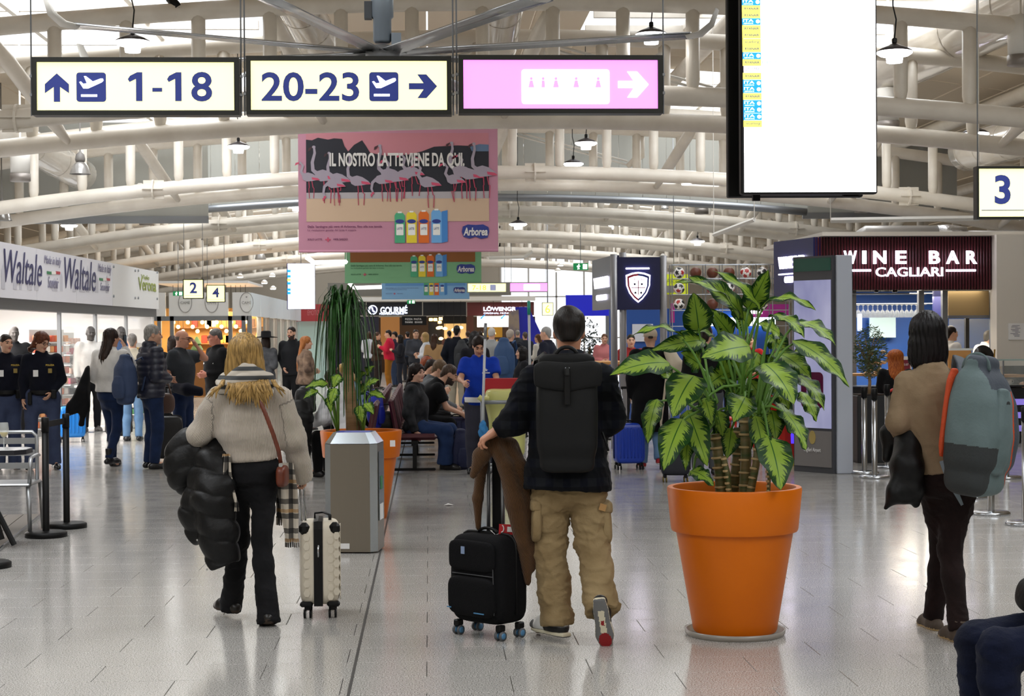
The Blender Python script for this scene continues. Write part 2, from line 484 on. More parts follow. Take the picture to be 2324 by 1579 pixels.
# ================================================================== the hall itself
def granite():
 m = mat('speckled_granite', '#c0bfbc', 0.13)
 n, L = m.node_tree.nodes, m.node_tree.links; b = n['Principled BSDF']
 ge = n.new('ShaderNodeNewGeometry')
 def nz(scale, det):
  q = n.new('ShaderNodeTexNoise'); q.inputs['Scale'].default_value = scale; q.inputs['Detail'].default_value = det
  L.new(ge.outputs['Position'], q.inputs['Vector']); return q
 a = nz(150, 2); cr = n.new('ShaderNodeValToRGB')
 e = cr.color_ramp.elements
 e[0].position = 0.36; e[0].color = lin('#5c5a58')
 e[1].position = 0.66; e[1].color = lin('#cdcac5')
 x = cr.color_ramp.elements.new(0.47); x.color = lin('#a6a39e')
 L.new(a.outputs['Fac'], cr.inputs['Fac'])
 v = nz(0.9, 3); mr = n.new('ShaderNodeMapRange'); mr.inputs[1].default_value = 0.3; mr.inputs[2].default_value = 0.7; mr.inputs[3].default_value = 0.9; mr.inputs[4].default_value = 1.04
 L.new(v.outputs['Fac'], mr.inputs[0])
 mx = n.new('ShaderNodeMix'); mx.data_type = 'RGBA'; mx.blend_type = 'MULTIPLY'; mx.inputs[0].default_value = 1
 L.new(cr.outputs['Color'], mx.inputs[6]); L.new(mr.outputs[0], mx.inputs[7]); L.new(mx.outputs[2], b.inputs['Base Color'])
 w = nz(3.0, 2); mr2 = n.new('ShaderNodeMapRange'); mr2.inputs[3].default_value = 0.09; mr2.inputs[4].default_value = 0.2
 L.new(w.outputs['Fac'], mr2.inputs[0]); L.new(mr2.outputs[0], b.inputs['Roughness'])
 return m
GRAN = granite()
GROUT = mat('tile_grout', '#9d9b97', 0.7)
floor = structure(MB().box((1, 38, -0.07), (46, 104, 0.1)).build('floor', GROUT))
TW, TD, GAP = 0.80, 0.385, 0.003
TY0, TX0 = 9.03, float(G(294, 1456)[0])
tile_me = MB().box((0, 0, -0.011), (TW - GAP, TD - GAP, 0.022), bev=0.0015).mesh('tile')
tile_me.materials.append(GRAN)
cells = []
for r in range(-36, 70):
 for c in range(-14, 15):
  x = TX0 + (c + 0.5) * TW + (0.5 * TW if r % 2 else 0.0); y = TY0 + (r + 0.5) * TD
  cells.append((x, y))
def in_view(x, y):
 d = dep((x, y, 0))
 if d < 7.4: return False
 p = A(x, y, 0) - CAM
 return abs(p @ RT) / d * FPX < 1162 + 0.45 * FPX / d
seen = sorted([c for c in cells if in_view(*c)], key=lambda q: q[1])
near = seen[:290]; nearset = set(near)
for x, y in near:
 t = bpy.data.objects.new('tile', tile_me); COL.objects.link(t); t.parent = floor; t.location = (x, y, 0)
b = MB()
for x, y in cells:
 if (x, y) in nearset: continue
 hx, hy = (TW - GAP) / 2, (TD - GAP) / 2
 q = [(x - hx, y - hy), (x + hx, y - hy), (x + hx, y + hy), (x - hx, y + hy)]
 b.add([(u, w, 0.0) for u, w in q] + [(u, w, -0.021) for u, w in q], [(0, 1, 2, 3), (0, 4, 5, 1), (1, 5, 6, 2), (2, 6, 7, 3), (3, 7, 4, 0)])
b.build('tiles', GRAN, floor)['kind'] = 'stuff'
ys = TY0 + 70 * TD
b = MB(); b.box((1, (ys + 90) / 2, -0.011), (44, 90 - ys, 0.022))
x0, x1 = min(c[0] for c in cells) - .4, max(c[0] for c in cells) + .4
b.box(((-22 + x0) / 2, ys / 2 - 6, -0.011), (x0 + 22, ys + 12, 0.022)); b.box(((24 + x1) / 2, ys / 2 - 6, -0.011), (24 - x1, ys + 12, 0.022))
y0c = min(c[1] for c in cells) - .19
b.box(((x0 + x1) / 2, (y0c - 12) / 2, -0.011), (x1 - x0, y0c + 12, 0.022))
b.build('polished_slab', GRAN, floor)
jx = float(G(797, 1550)[0])
je = MB(); e1, e2 = G(790, 1579), G(905, 1065); dr = nrm(e2 - e1)
je.box((e1 + dr * 6), (0.014, 34, 0.004), rotz(-math.atan2(dr[0], dr[1])))
structure(je.build('trim_1', mat('rubber_joint', '#3a3836', 0.6)))
# ---- roof vault
ARC_R, LOWZ, UPZ, ROOFZ = 62.0, 4.5, 5.6, 6.75
def arc(x, z): return z - (x - HALLX) ** 2 / (2 * ARC_R)
BEIGE = mat('beige_roof_panel', '#cfc0aa', 0.6, bump=(30, 0.3, (0.1, 6, 1)))
STEEL = mat('white_tube_paint', '#e6dfd3', 0.38, var=('#dcd4c7', 3))
ceil = structure(thing('ceiling', None, None, (HALLX, 30, ROOFZ)))
bays = [-11.5, -2.2, 7.3, 16.8, 20.9, 31.2, 40.6, 50.1, 59.6, 69.1, 78.6]
SKY = ((-7.6, -2.6), (2.6, 7.6))
def roof_panel(xa, xb, ya, yb, name='roof_panel'):
 m = MB(); nx = max(2, int((xb - xa) / 0.75))
 for i in range(nx):
  u0, u1 = xa + (xb - xa) * i / nx, xa + (xb - xa) * (i + 1) / nx
  m.box(((u0 + u1) / 2, (ya + yb) / 2, arc((u0 + u1) / 2, ROOFZ) + 0.06), (u1 - u0 - 0.03, yb - ya - 0.04, 0.1), roty(((u0 + u1) / 2 - HALLX) / ARC_R))
 return m.build(name, BEIGE, ceil)
for i in range(len(bays) - 1):
 ya, yb = bays[i], bays[i + 1]
 y1, y2 = ya + 1.5, yb - 1.5
 if yb - ya < 5: y1, y2 = ya, ya
 for xa, xb in ((-20, SKY[0][0]), (SKY[0][1], SKY[1][0]), (SKY[1][1], 22)):
  roof_panel(xa, xb, ya, yb)
 for xa, xb in SKY:
  if y1 > ya: roof_panel(xa, xb, ya, y1)
  if y2 < yb and y2 >= y1: roof_panel(xa, xb, max(y2, y1), yb)
 if y2 > y1:
  for xa, xb in SKY:      # glazing bars of the skylight
   m = MB()
   for k in range(1, 5): m.box(((xa + xb) / 2, y1 + (y2 - y1) * k / 5, arc((xa + xb) / 2, ROOFZ)), (xb - xa, 0.09, 0.14))
   for k in (0.33, 0.66): m.box((xa + (xb - xa) * k, (y1 + y2) / 2, arc(xa + (xb - xa) * k, ROOFZ)), (0.08, y2 - y1, 0.12))
   m.build('skylight_bars', STEEL, ceil)
def truss(Y, label, dz=0.0, n_half=17):
 t = thing('roof_truss', label, 'truss', (HALLX, Y, LOWZ), 'white arched tube trusses of the roof')
 xs = np.linspace(-15.5, 18.5, 40)
 sp = 0.84
 for dy, nm in ((0.0, ''), (2.5, '')):
  for z, r in ((LOWZ, 0.12), (UPZ, 0.11)):
   MB().tube([(x, Y + dy, arc(x, z)) for x in xs], r, 12, ref=(0, 1, 0)).build('chord', STEEL, t, True)
 post = MB().tube([(0, 0, 0.02), (0, 0, 0.2), (0, 0, UPZ - LOWZ - 0.04)], [0.05, 0.085, 0.085], 10, ref=(1, 0, 0)).mesh('post'); post.materials.append(STEEL)
 post.polygons.foreach_set('use_smooth', [True] * len(post.polygons))
 for k in range(-n_half, n_half + 1):
  x = HALLX + k * sp + 0.3
  for dy in (0.0, 2.5):
   o = bpy.data.objects.new('post', post); COL.objects.link(o); o.parent = t
   o.location = (x - HALLX, dy, arc(x, LOWZ) - LOWZ)
 for k in range(-4, 5):
  x = HALLX + k * 3.36 + 0.3
  m = MB()
  p, q = A(x, Y, arc(x, UPZ)), A(x + 0.5 * (1 if k < 0 else -1), Y + 2.5, arc(x, LOWZ))
  m.tube([p, p + (q - p) * .25, q - (q - p) * .25, q], [0.05, 0.1, 0.1, 0.04], 10)
  m.build('diagonal_strut', STEEL, t, True)
  if k % 2 == 0:   # bolted splice with fins on the lower chord
   m = MB(); c = A(x + .4, Y, arc(x + .4, LOWZ))
   m.lathe(c - A(.02, 0, 0), [(0.17, 0), (0.17, 0.03)], 16, (1, 0, 0))
   for a in range(4): m.box(c + A(0, 0.12 * math.cos(a * 1.571), 0.12 * math.sin(a * 1.571)), (0.36, 0.015 + 0.07 * abs(math.cos(a * 1.571)), 0.015 + 0.07 * abs(math.sin(a * 1.571))))
   m.build('splice_flange', STEEL, t)
 # forked strut with a pair of tension rods
 for sx in (-1, 1):
  x = HALLX + sx * 2.9
  m = MB().tube([(x, Y + 2.6, UPZ - .1), (x, Y + 2.6, LOWZ + .55), (x - sx * .25, Y + 2.6, LOWZ + .35)], [0.09, 0.09, 0.05], 10, ref=(0, 1, 0))
  m.build('fork_strut', STEEL, t, True)
  m = MB()
  for dz in (0, .07): m.tube([(x - sx * .25, Y + 2.6, LOWZ + .38 + dz), (x - sx * 2.4, Y + 2.6, UPZ - .15 + dz)], 0.02, 6)
  m.build('tension_rod', WHITE, t, True)
 return t
tl = ['white arched roof truss nearest the camera, passing above the lit gate signs', 'white arched roof truss right behind the pink banner top',
  'white arched roof truss right behind the grey smoke curtain', 'white arched roof truss fourth from the camera, above the green banner',
  'white arched roof truss fifth from the camera, above the blue banner', 'white arched roof truss farthest away, above the dark food counters']
TRY = (20.5, 30.5, 40.0, 49.5, 59.0, 68.5)
for Y, l in zip(TRY, tl): truss(Y, l)
# longitudinal purlins under the roof
pr = []
for i, x in enumerate((-11.5, -8.2, -2.2, 1.2, 4.6, 10.4, 13.6)):
 m = MB().tube([(x, 8, arc(x, ROOFZ) - .3), (x, 78, arc(x, ROOFZ) - .3)], 0.13, 10)
 structure(m.build('trim_%d' % (i + 2), STEEL, None, True))
for i, y in enumerate((37.05, 39.05, 43.05, 44.55, 50.0, 56.05, 58.05)):      # cross rails that carry the far signs
 structure(MB().tube([(x, y, arc(x, ROOFZ) - .3) for x in np.linspace(-8.3, 10.5, 12)], 0.05, 8, ref=(0, 1, 0)).build('trim_%d' % (i + 9), STEEL, None, True))
# grey smoke curtain hanging across the hall
CURT = mat('grey_curtain_fabric', '#a3a39c', 0.8, bump=(4, 0.3, (3, 1, .4)))
t = thing('smoke_curtain', 'long grey smoke curtain hung across the hall behind the second truss', 'curtain', (HALLX, 37.4, 4.4))
m = MB()
for i in range(26):
 xa, xb = -5.2 + i * 0.52, -5.2 + (i + 1) * 0.52
 z0 = 4.62 - ((xa + xb) / 2 - HALLX) ** 2 / 150
 m.box(((xa + xb) / 2, 37.4, (z0 + 6.5) / 2), (0.512, 0.05, 6.5 - z0))
m.build('curtain_fabric', CURT, t)
MB().tube([(x, 37.4, 4.6 - (x - HALLX) ** 2 / 150) for x in np.linspace(-5.2, 8.3, 20)], 0.085, 8, ref=(0, 1, 0)).build('bottom_bar', GREYM, t, True)
t = thing('smoke_curtain', 'grey smoke curtain at the left side, lower than the long one', 'curtain', (-8.4, 33.9, 3.6))
MB().box((-6.6, 33.9, 4.85), (4.6, 0.05, 1.9)).build('curtain_fabric', CURT, t)
MB().box((-6.6, 33.9, 3.9), (4.6, 0.1, 0.14)).build('bottom_bar', GREYM, t)
t = thing('smoke_curtain', 'grey smoke curtain at the right side above the blue crest panel', 'curtain', (9.5, 39.2, 3.6))
MB().box((10.4, 39.2, 5.2), (3.6, 0.05, 1.7)).build('curtain_fabric', CURT, t)
MB().box((10.4, 39.2, 4.3), (3.6, 0.1, 0.14)).build('bottom_bar', GREYM, t)
# shiny inflated ducts slung between the trusses
DUCT = mat('shiny_white_duct', '#e6e0d6', 0.12, coat=0.9, var=('#d2cabd', 1.2), bump=(5, 0.3, (1, 1, 3)))
def duct(a, b, r, label):
 a, b = np.asarray(a), np.asarray(b)
 t = thing('air_duct', label, 'duct', a + (b - a) * .5, 'shiny white ducts under the roof')
 rr = [r * .75] + [r] * 9 + [r * .75]
 m = MB().tube([a + (b - a) * s for s in (0, .02, .13, .25, .37, .5, .62, .75, .87, .98, 1)], rr, 22, ref=(0, 0, 1)); m.build('duct_sleeve', DUCT, t, True)
 for s in (.2, .45, .7, .9): MB().lathe(a + (b - a) * s, [(r * 1.012, -.012), (r * 1.02, 0), (r * 1.012, .012)], 22, b - a, cap=False).build('seam_ring', mat('duct_seam', '#c9c1b4', .4), t)
duct(P(2420, -40, 21), P(1960, 175, 26), 0.42, 'shiny white duct sloping down behind the departures screen')
duct(P(2400, 290, 27), P(2190, 345, 31), 0.35, 'shiny white duct above the yellow gate three sign')
duct(P(640, -60, 20.5), P(730, 110, 22.5), 0.27, 'shiny white duct above the middle gate sign')
duct(P(1150, -60, 20.5), P(1125, 110, 22.5), 0.27, 'shiny white duct above the gap between middle and pink signs')
duct(P(-40, 270, 29), P(190, 400, 33), 0.3, 'shiny white duct at the far left under the gate sign')
# ---- outer walls and the glazed far end
PLASTER = mat('beige_plaster', '#cfc6b6', 0.8)
structure(MB().box((-15.6, 34, 2.9), (0.2, 94, 5.8)).build('wall_left', PLASTER))
structure(MB().box((18.6, 34, 2.9), (0.2, 94, 5.8)).build('wall_right', PLASTER))
structure(MB().box((1.2, -11.6, 3.4), (34, 0.2, 6.8)).build('wall_back', PLASTER))
m = MB(); m.box((-6.2, 79, 3.5), (19, 0.2, 7)); m.box((14.2, 79, 3.5), (9, 0.2, 7)); m.box((6.5, 79, 6.1), (6.6, 0.2, 1.8))
structure(m.build('wall_front', PLASTER))
w = structure(thing('window_1', None, None, (6.5, 79, 0)))
MB().box((6.5, 79.0, 2.6), (6.4, 0.02, 5.2)).build('pane', mat('window_glass', '#f3f8ff', 0.05, alpha=.1), w)
m = MB()
for x in np.linspace(3.3, 9.7, 6): m.box((x, 78.9, 2.6), (0.08, 0.1, 5.2))
for z in (1.4, 3.3): m.box((6.5, 78.9, z), (6.4, 0.1, 0.06))
m.build('window_frame', WHITE, w)
# ================================================================== people
SKIN = {}
def skin(h='#c89a80'):
 return mat('skin_' + h[1:], h, 0.5, var=(h, 10), spec=0.4)
EYE = mat('dark_eye', '#1c1512', 0.2)
LIP = mat('lip', '#a5584e', 0.45)
def cloth(name, h, h2=None, rough=0.9, sc=60, b=0.25, sheen=0.03):
 return mat(name, h, rough, spec=.15, var=(h2, 7) if h2 else None, bump=(sc, b), sheen=sheen)
def hairmat(h, h2):
 return mat('hair_' + h[1:] + h2[1:], h, 0.42, var=(h2, 9, (9, 9, 1.0)), bump=(40, 0.35, (4, 4, 0.25)), spec=0.22)
PERSON_RES = 0.011
def frame(J):
 'body axes: r = the person\'s right, f = forward, u = up the spine'
 sh = A(*(J['shR'] - J['shL'])); hp = A(*(J['hipR'] - J['hipL']))
 r = nrm(sh * 0.6 + hp * 0.8)
 mid = (J['hipL'] + J['hipR']) / 2
 u = nrm(J['neck'] - mid); r = nrm(r - u * (r @ u)); f = np.cross(u, r)
 return r, f, u, mid
def torso_sections(J, b, fem):
 r, f, u, mid = frame(J)
 L = np.linalg.norm(J['neck'] - mid)
 a = mid - u * 0.17 * L
 T = np.array([0, .06, .2, .42, .62, .82, .96, 1.08, 1.17]) * L
 th = nrm(J['knL'] + J['knR'] - J['hipL'] - J['hipR'])
 if abs(th @ u) < .6: T[0] = .10 * L; T[1] = .14 * L
 if fem: RX = [.10, .155, .172, .128, .142, .150, .152, .105, .06]; RY = [.09, .115, .118, .095, .112, .118, .095, .072, .058]
 else: RX = [.10, .152, .162, .148, .166, .180, .178, .115, .062]; RY = [.09, .112, .115, .112, .124, .128, .105, .078, .062]
 CYo = [-.005, -.02, -.02, .005, .012, .005, -.012, -.015, -.012]
 return a, u, r, f, T, np.array(RX) * b, np.array(RY) * b, np.array(CYo) * b, L
def hand_sdf(F, w, d, pn, side, k, curl=0.5, grip=0.0, thumb=1):
 '''hand from wrist w along d, palm faces pn; side=+1 puts the thumb towards cross(d,pn); k scales'''
 d = nrm(d); pn = nrm(pn - d * (pn @ d)); s = np.cross(d, pn) * side
 kn = w + d * 0.085 * k
 R = np.array([d, s, pn])
 F.ell(w + d * 0.048 * k, A(.052, .042, .017) * k, R, k=0.01, p=3)
 F.cone(w - d * 0.03 * k, w + d * .03 * k, .027 * k, .024 * k, 0.012)
 ln = [.068, .077, .072, .056]
 for i in range(4):
  off = (0.031 - 0.0205 * i) * k
  a = kn + s * off - d * abs(i - 1.2) * 0.004 * k
  th = curl * (0.75 + .1 * i)
  p = a; ang = th * .6
  for seg, fr in enumerate((.45, .32, .26)):
   dd = d * math.cos(ang) + pn * math.sin(ang) + s * (0.06 - 0.04 * i) * (1 - curl * .5)
   q = p + dd * ln[i] * fr * k
   F.cone(p, q, (.0092 - .0009 * seg) * k, (.0086 - .0009 * seg) * k, 0.0035)
   p = q; ang += th * .75
 a = w + d * .022 * k + s * .030 * k
 b_ = a + (d * .55 + s * .62 + pn * .30) * .042 * k
 c = b_ + (d * .85 + s * .12 + pn * (.2 + .5 * curl)) * .030 * k
 e = c + (d * .8 - s * .12 + pn * (.2 + .5 * curl)) * .024 * k
 F.cone(a, b_, .0135 * k, .0105 * k, 0.008); F.cone(b_, c, .0105 * k, .0095 * k, .004); F.cone(c, e, .0095 * k, .0078 * k, .003)
def head_sdf(F, c, f, u, s, ears=True, fem=False):
 l = np.cross(f, u); R = np.array([l, f, u])
 F.ell(c + (u * .032 - f * .012) * s, A(.073, .093, .088) * s, R, .02)
 F.ell(c + (-u * .035 + f * .022) * s, A(.060 if not fem else .056, .070, .078) * s, R, .03)
 F.cone(c + (f * .062 - u * .095) * s, c + (f * .075 - u * .098) * s, .020 * s, .018 * s, .025)
 for sg in (-1, 1):
  F.ell(c + (l * .033 * sg + f * .098 + u * .006) * s, A(.021, .014, .013) * s, R, .014 * s, op='cut')
  F.ell(c + (l * .031 * sg + f * .0795 + u * .006) * s, A(.0125, .012, .0095) * s, R, .003 * s)
  F.cone(c + (l * .012 * sg + f * .094 + u * .026) * s, c + (l * .048 * sg + f * .080 + u * .026) * s, .008 * s, .006 * s, .012 * s)
  F.cone(c + (l * .035 * sg + f * .075 - u * .028) * s, c + (l * .045 * sg + f * .062 - u * .022) * s, .016 * s, .014 * s, .02 * s)
  if ears:
   F.ell(c + (l * .075 * sg - f * .008 - u * .004) * s, A(.011, .019, .031) * s, R, .006 * s)
   F.ell(c + (l * .083 * sg - f * .004 - u * .0) * s, A(.006, .010, .018) * s, R, .004 * s, op='cut')
 F.cone(c + (f * .088 + u * .014) * s, c + (f * .108 - u * .028) * s, .008 * s, .0125 * s, .010 * s)
 for sg in (-1, 1): F.cone(c + (f * .098 - u * .031 + l * .009 * sg) * s, c + (f * .094 - u * .031 + l * .011 * sg) * s, .008 * s, .007 * s, .006 * s)
 F.cone(c + (f * .087 - u * .056 + l * .018) * s, c + (f * .087 - u * .056 - l * .018) * s, .0062 * s, .0062 * s, .008 * s)
 F.cone(c + (f * .086 - u * .066 + l * .014) * s, c + (f * .086 - u * .066 - l * .014) * s, .0066 * s, .0066 * s, .008 * s)
def person(J, label, group=None, h=1.75, b=1.0, fem=False, sk='#c89a80', face=None, hup=None, res=0.014, hair=None, top=None, pants=None,
   shoes=None, hands=('rest', 'rest'), extras=(), base=None, beard=None, glasses=False, under=None):
 '''J: world joints.  top/pants/shoes/hair: dicts.  Builds one continuous body with hair and clothes as parts.'''
 k = h / 1.75
 r, f, u, mid = frame(J)
 J = dict(J)
 base = base if base is not None else A(mid[0], mid[1], min(J['anL'][2], J['anR'][2]) - .09 if False else 0)
 t = thing('person', label, 'person', base, group)
 face = nrm(face if face is not None else f); hup = nrm(hup if hup is not None else A(0, 0, 1))
 face = nrm(face); hup = nrm(hup - face * (hup @ face)); hl = np.cross(face, hup)
 hc = J['head']; hs = k * 1.0
 # ---- body
 pts = np.array([J[q] for q in ('shL', 'shR', 'elL', 'elR', 'wrL', 'wrR', 'hipL', 'hipR', 'knL', 'knR', 'anL', 'anR', 'neck', 'toL', 'toR')])
 F = SDF(pts.min(0) - .2 * k, pts.max(0) + .2 * k, max(res * 1.5, .018))
 a, w, rr, ff, T, RX, RY, CYo, L = torso_sections(J, b * k, fem)
 F.loft(a, w, rr, ff, T, RX * .93, RY * .93, None, CYo, k=.04)
 for s_ in 'LR':
  F.cone(J['sh' + s_], J['el' + s_], .046 * b * k, .036 * b * k, .05); F.cone(J['el' + s_], J['wr' + s_], .036 * b * k, .024 * k, .02)
  F.cone(J['hip' + s_], J['kn' + s_], .078 * b * k, .050 * b * k, .05)
  cf = J['kn' + s_] * .7 + J['an' + s_] * .3
  F.cone(J['kn' + s_], cf, .050 * b * k, .050 * b * k, .03); F.cone(cf, J['an' + s_], .050 * b * k, .034 * k, .03)
  F.cone(J['an' + s_], J['to' + s_] * .85 + J['an' + s_] * .15, .032 * k, .022 * k, .02)
 V1, F1 = F.nets(); V1 = smooth_v(V1, F1, 1)
 hr = max(res * .55, .0055)
 Hd = SDF(np.minimum(hc, J['neck']) - .16 * k, np.maximum(hc, J['neck']) + .16 * k, hr)
 head_sdf(Hd, hc, face, hup, hs, fem=fem)
 Hd.cone(hc - hup * .06 * k - face * .018 * k, J['neck'] - u * .03 * k, (.048 if fem else .056) * k, (.052 if fem else .062) * k, .03)
 V2, F2 = Hd.nets(); V2 = smooth_v(V2, F2, 1)
 Vs, Fs = [V1, V2], [F1, F2 + len(V1)]
 for s_, hd in zip('LR', hands):
  if hd is None: continue
  fa = nrm(J['wr' + s_] - J['el' + s_])
  d, pn, curl = fa, None, .55
  if isinstance(hd, dict): d = nrm(hd.get('d', fa)); pn = hd.get('pn'); curl = hd.get('curl', .55)
  if pn is None: pn = nrm(mid + u * .2 - J['wr' + s_]); pn = pn - d * (pn @ d)
  sd = np.cross(d, nrm(pn)); sgn = 1 if (sd @ ff) + .5 * sd[2] > 0 else -1
  if isinstance(hd, dict) and 'side' in hd: sgn = hd['side']
  c = J['wr' + s_] + d * .09 * k
  Hh = SDF(c - .13 * k, c + .13 * k, max(res * .5, .0048))
  hand_sdf(Hh, J['wr' + s_], d, nrm(pn), sgn, k * (.92 if fem else 1), curl)
  Va, Fa = Hh.nets(); Va = smooth_v(Va, Fa, 1) if res < .02 else Va
  Fs.append(Fa + sum(len(q) for q in Vs)); Vs.append(Va)
 V, Fq = np.concatenate(Vs), np.concatenate(Fs)
 me = mesh_np(V, Fq, 'body')
 bm_ = ob('body', me, [skin(sk), EYE, LIP, mat('brow_' + (hair or {}).get('c', '#2a1d16')[1:], (hair or {}).get('c', '#2a1d16'), .8), mat('stubble', beard or '#3a2c26', .85)], t, True, world=False)
 C_ = V[Fq].mean(1)
 q = np.stack([(C_ - hc) @ hl, (C_ - hc) @ face, (C_ - hc) @ hup], 1) / hs
 mi = np.zeros(len(Fq), np.int32); ax_ = np.abs(q[:, 0]); fr = q[:, 1] > .055
 mi[fr & (((ax_ - .031) / .0115) ** 2 + ((q[:, 2] - .006) / .0075) ** 2 < 1)] = 1
 mi[fr & (((ax_ - .03) / .021) ** 2 + ((q[:, 2] - .030 + (ax_ - .03) ** 2 * 8) / .0055) ** 2 < 1)] = 3
 mi[fr & ((q[:, 0] / .024) ** 2 + ((q[:, 2] + .061) / .0095) ** 2 < 1)] = 2
 if beard:
  mi[(np.abs(q[:,2]+.085) < .055) & (q[:,1] > -.005) & ~((q[:,0]/.022) **2+((q[:,2]+.061)/.008) **2 < 1) & ~((ax_ < .03) & (q[:,2] > -.036)) & ~((ax_ < .055) & (q[:,2] > -.05) & (ax_ > .028)) & (q[:,2] > -.135)]=4
 me.transform(Matrix.Translation(-Vector(t.location)))
 me.polygons.foreach_set('material_index', mi)
 # ---- clothes
 if pants: make_pants(t, J, k, b, fem, res, **pants)
 if top: make_top(t, J, k, b, fem, res, hc, **top)
 if shoes: make_shoes(t, J, k, res, **shoes)
 if hair: make_hair(t, hc, face, hup, hl, hs, res, J, **hair)
 if glasses:
  m = MB()
  for sg in (-1, 1):
   c = hc + (hl * .033 * sg + face * .104 + hup * .006) * hs
   m.tube([c + hl * .022 * math.cos(x) * hs + hup * .016 * math.sin(x) * hs for x in np.linspace(0, 2 * math.pi, 13)], .0022, 5, cap=False)
   m.tube([c + hl * .022 * sg * hs, hc + (hl * .077 * sg + face * .0 + hup * .012) * hs], .002, 5)
  m.build('spectacles', BLACK, t)
 return t
def cloth_wrinkle(V, amp, seed):
 'sharp-crested diagonal creases'
 r = np.random.RandomState(seed); d = 0
 for i in range(7):
  kk = nrm(A(*r.randn(3)) * A(1, 1, 2.2)) * r.uniform(28, 60); w_ = np.sin(V @ (r.randn(3) * 16) + r.rand() * 6)
  s_ = np.sin(V @ kk + 2.2 * w_ + r.rand() * 6); d = d + np.maximum(0, 1 - np.abs(s_) * 2.4) * np.maximum(0, np.sin(V @ (r.randn(3) * 11) + r.rand() * 6))
 return amp * d
def make_pants(t, J, k, b, fem, res, m=None, loose=.012, flare=0.0, waist=.33, cuff=None, fold=.004, thigh=1.0, ribattr=False, pocket=None, low=None, name='trousers', seed=3, kneer=None, fold2=0):
 a, w, rr, ff, T, RX, RY, CYo, L = torso_sections(J, b * k, fem)
 pts = np.array([J[q] for q in ('hipL', 'hipR', 'knL', 'knR', 'anL', 'anR')])
 F = SDF(np.minimum(pts.min(0) - .16 * k, a - .1), np.maximum(pts.max(0) + .16 * k, a + w * L * waist + .18 * k), res)
 n = T <= waist * L + .25 * L
 F.loft(a, w, rr, ff, T[n], RX[n] + loose * .5 + .004, RY[n] + loose * .5 + .006, None, CYo[n], k=.03, cuts=((a + w * L * (waist + .14), w),))
 for s_ in 'LR':
  hp, kn, an = J['hip' + s_], J['kn' + s_], J['an' + s_]
  F.cone(hp, kn, (.086 * b * thigh + loose * .8) * k, ((kneer or .056 * b) + loose) * k, .045)
  cf = kn * .68 + an * .32; cu = an + nrm(an - kn) * (cuff if cuff is not None else .02)
  F.cone(kn, cf, ((kneer or .056 * b) + loose) * k, (.054 * b + loose + flare * .15) * k, .03); F.cone(cf, cu, (.054 * b + loose + flare * .15) * k, (.044 + loose + flare) * k, .03, cut=(cu, nrm(an - kn)))
 V, Q = F.nets(); V = smooth_v(V, Q, 1)
 if fold: V = folds(V, Q, fold, 26 / k, seed, (1, 1, 1.8))
 if fold2: V = smooth_v(folds(V, Q, 0, 0, fn=lambda V_, n_: cloth_wrinkle(V_, fold2, seed)), Q, 1)
 return ob(name, mesh_np(V, Q), m, t, True)
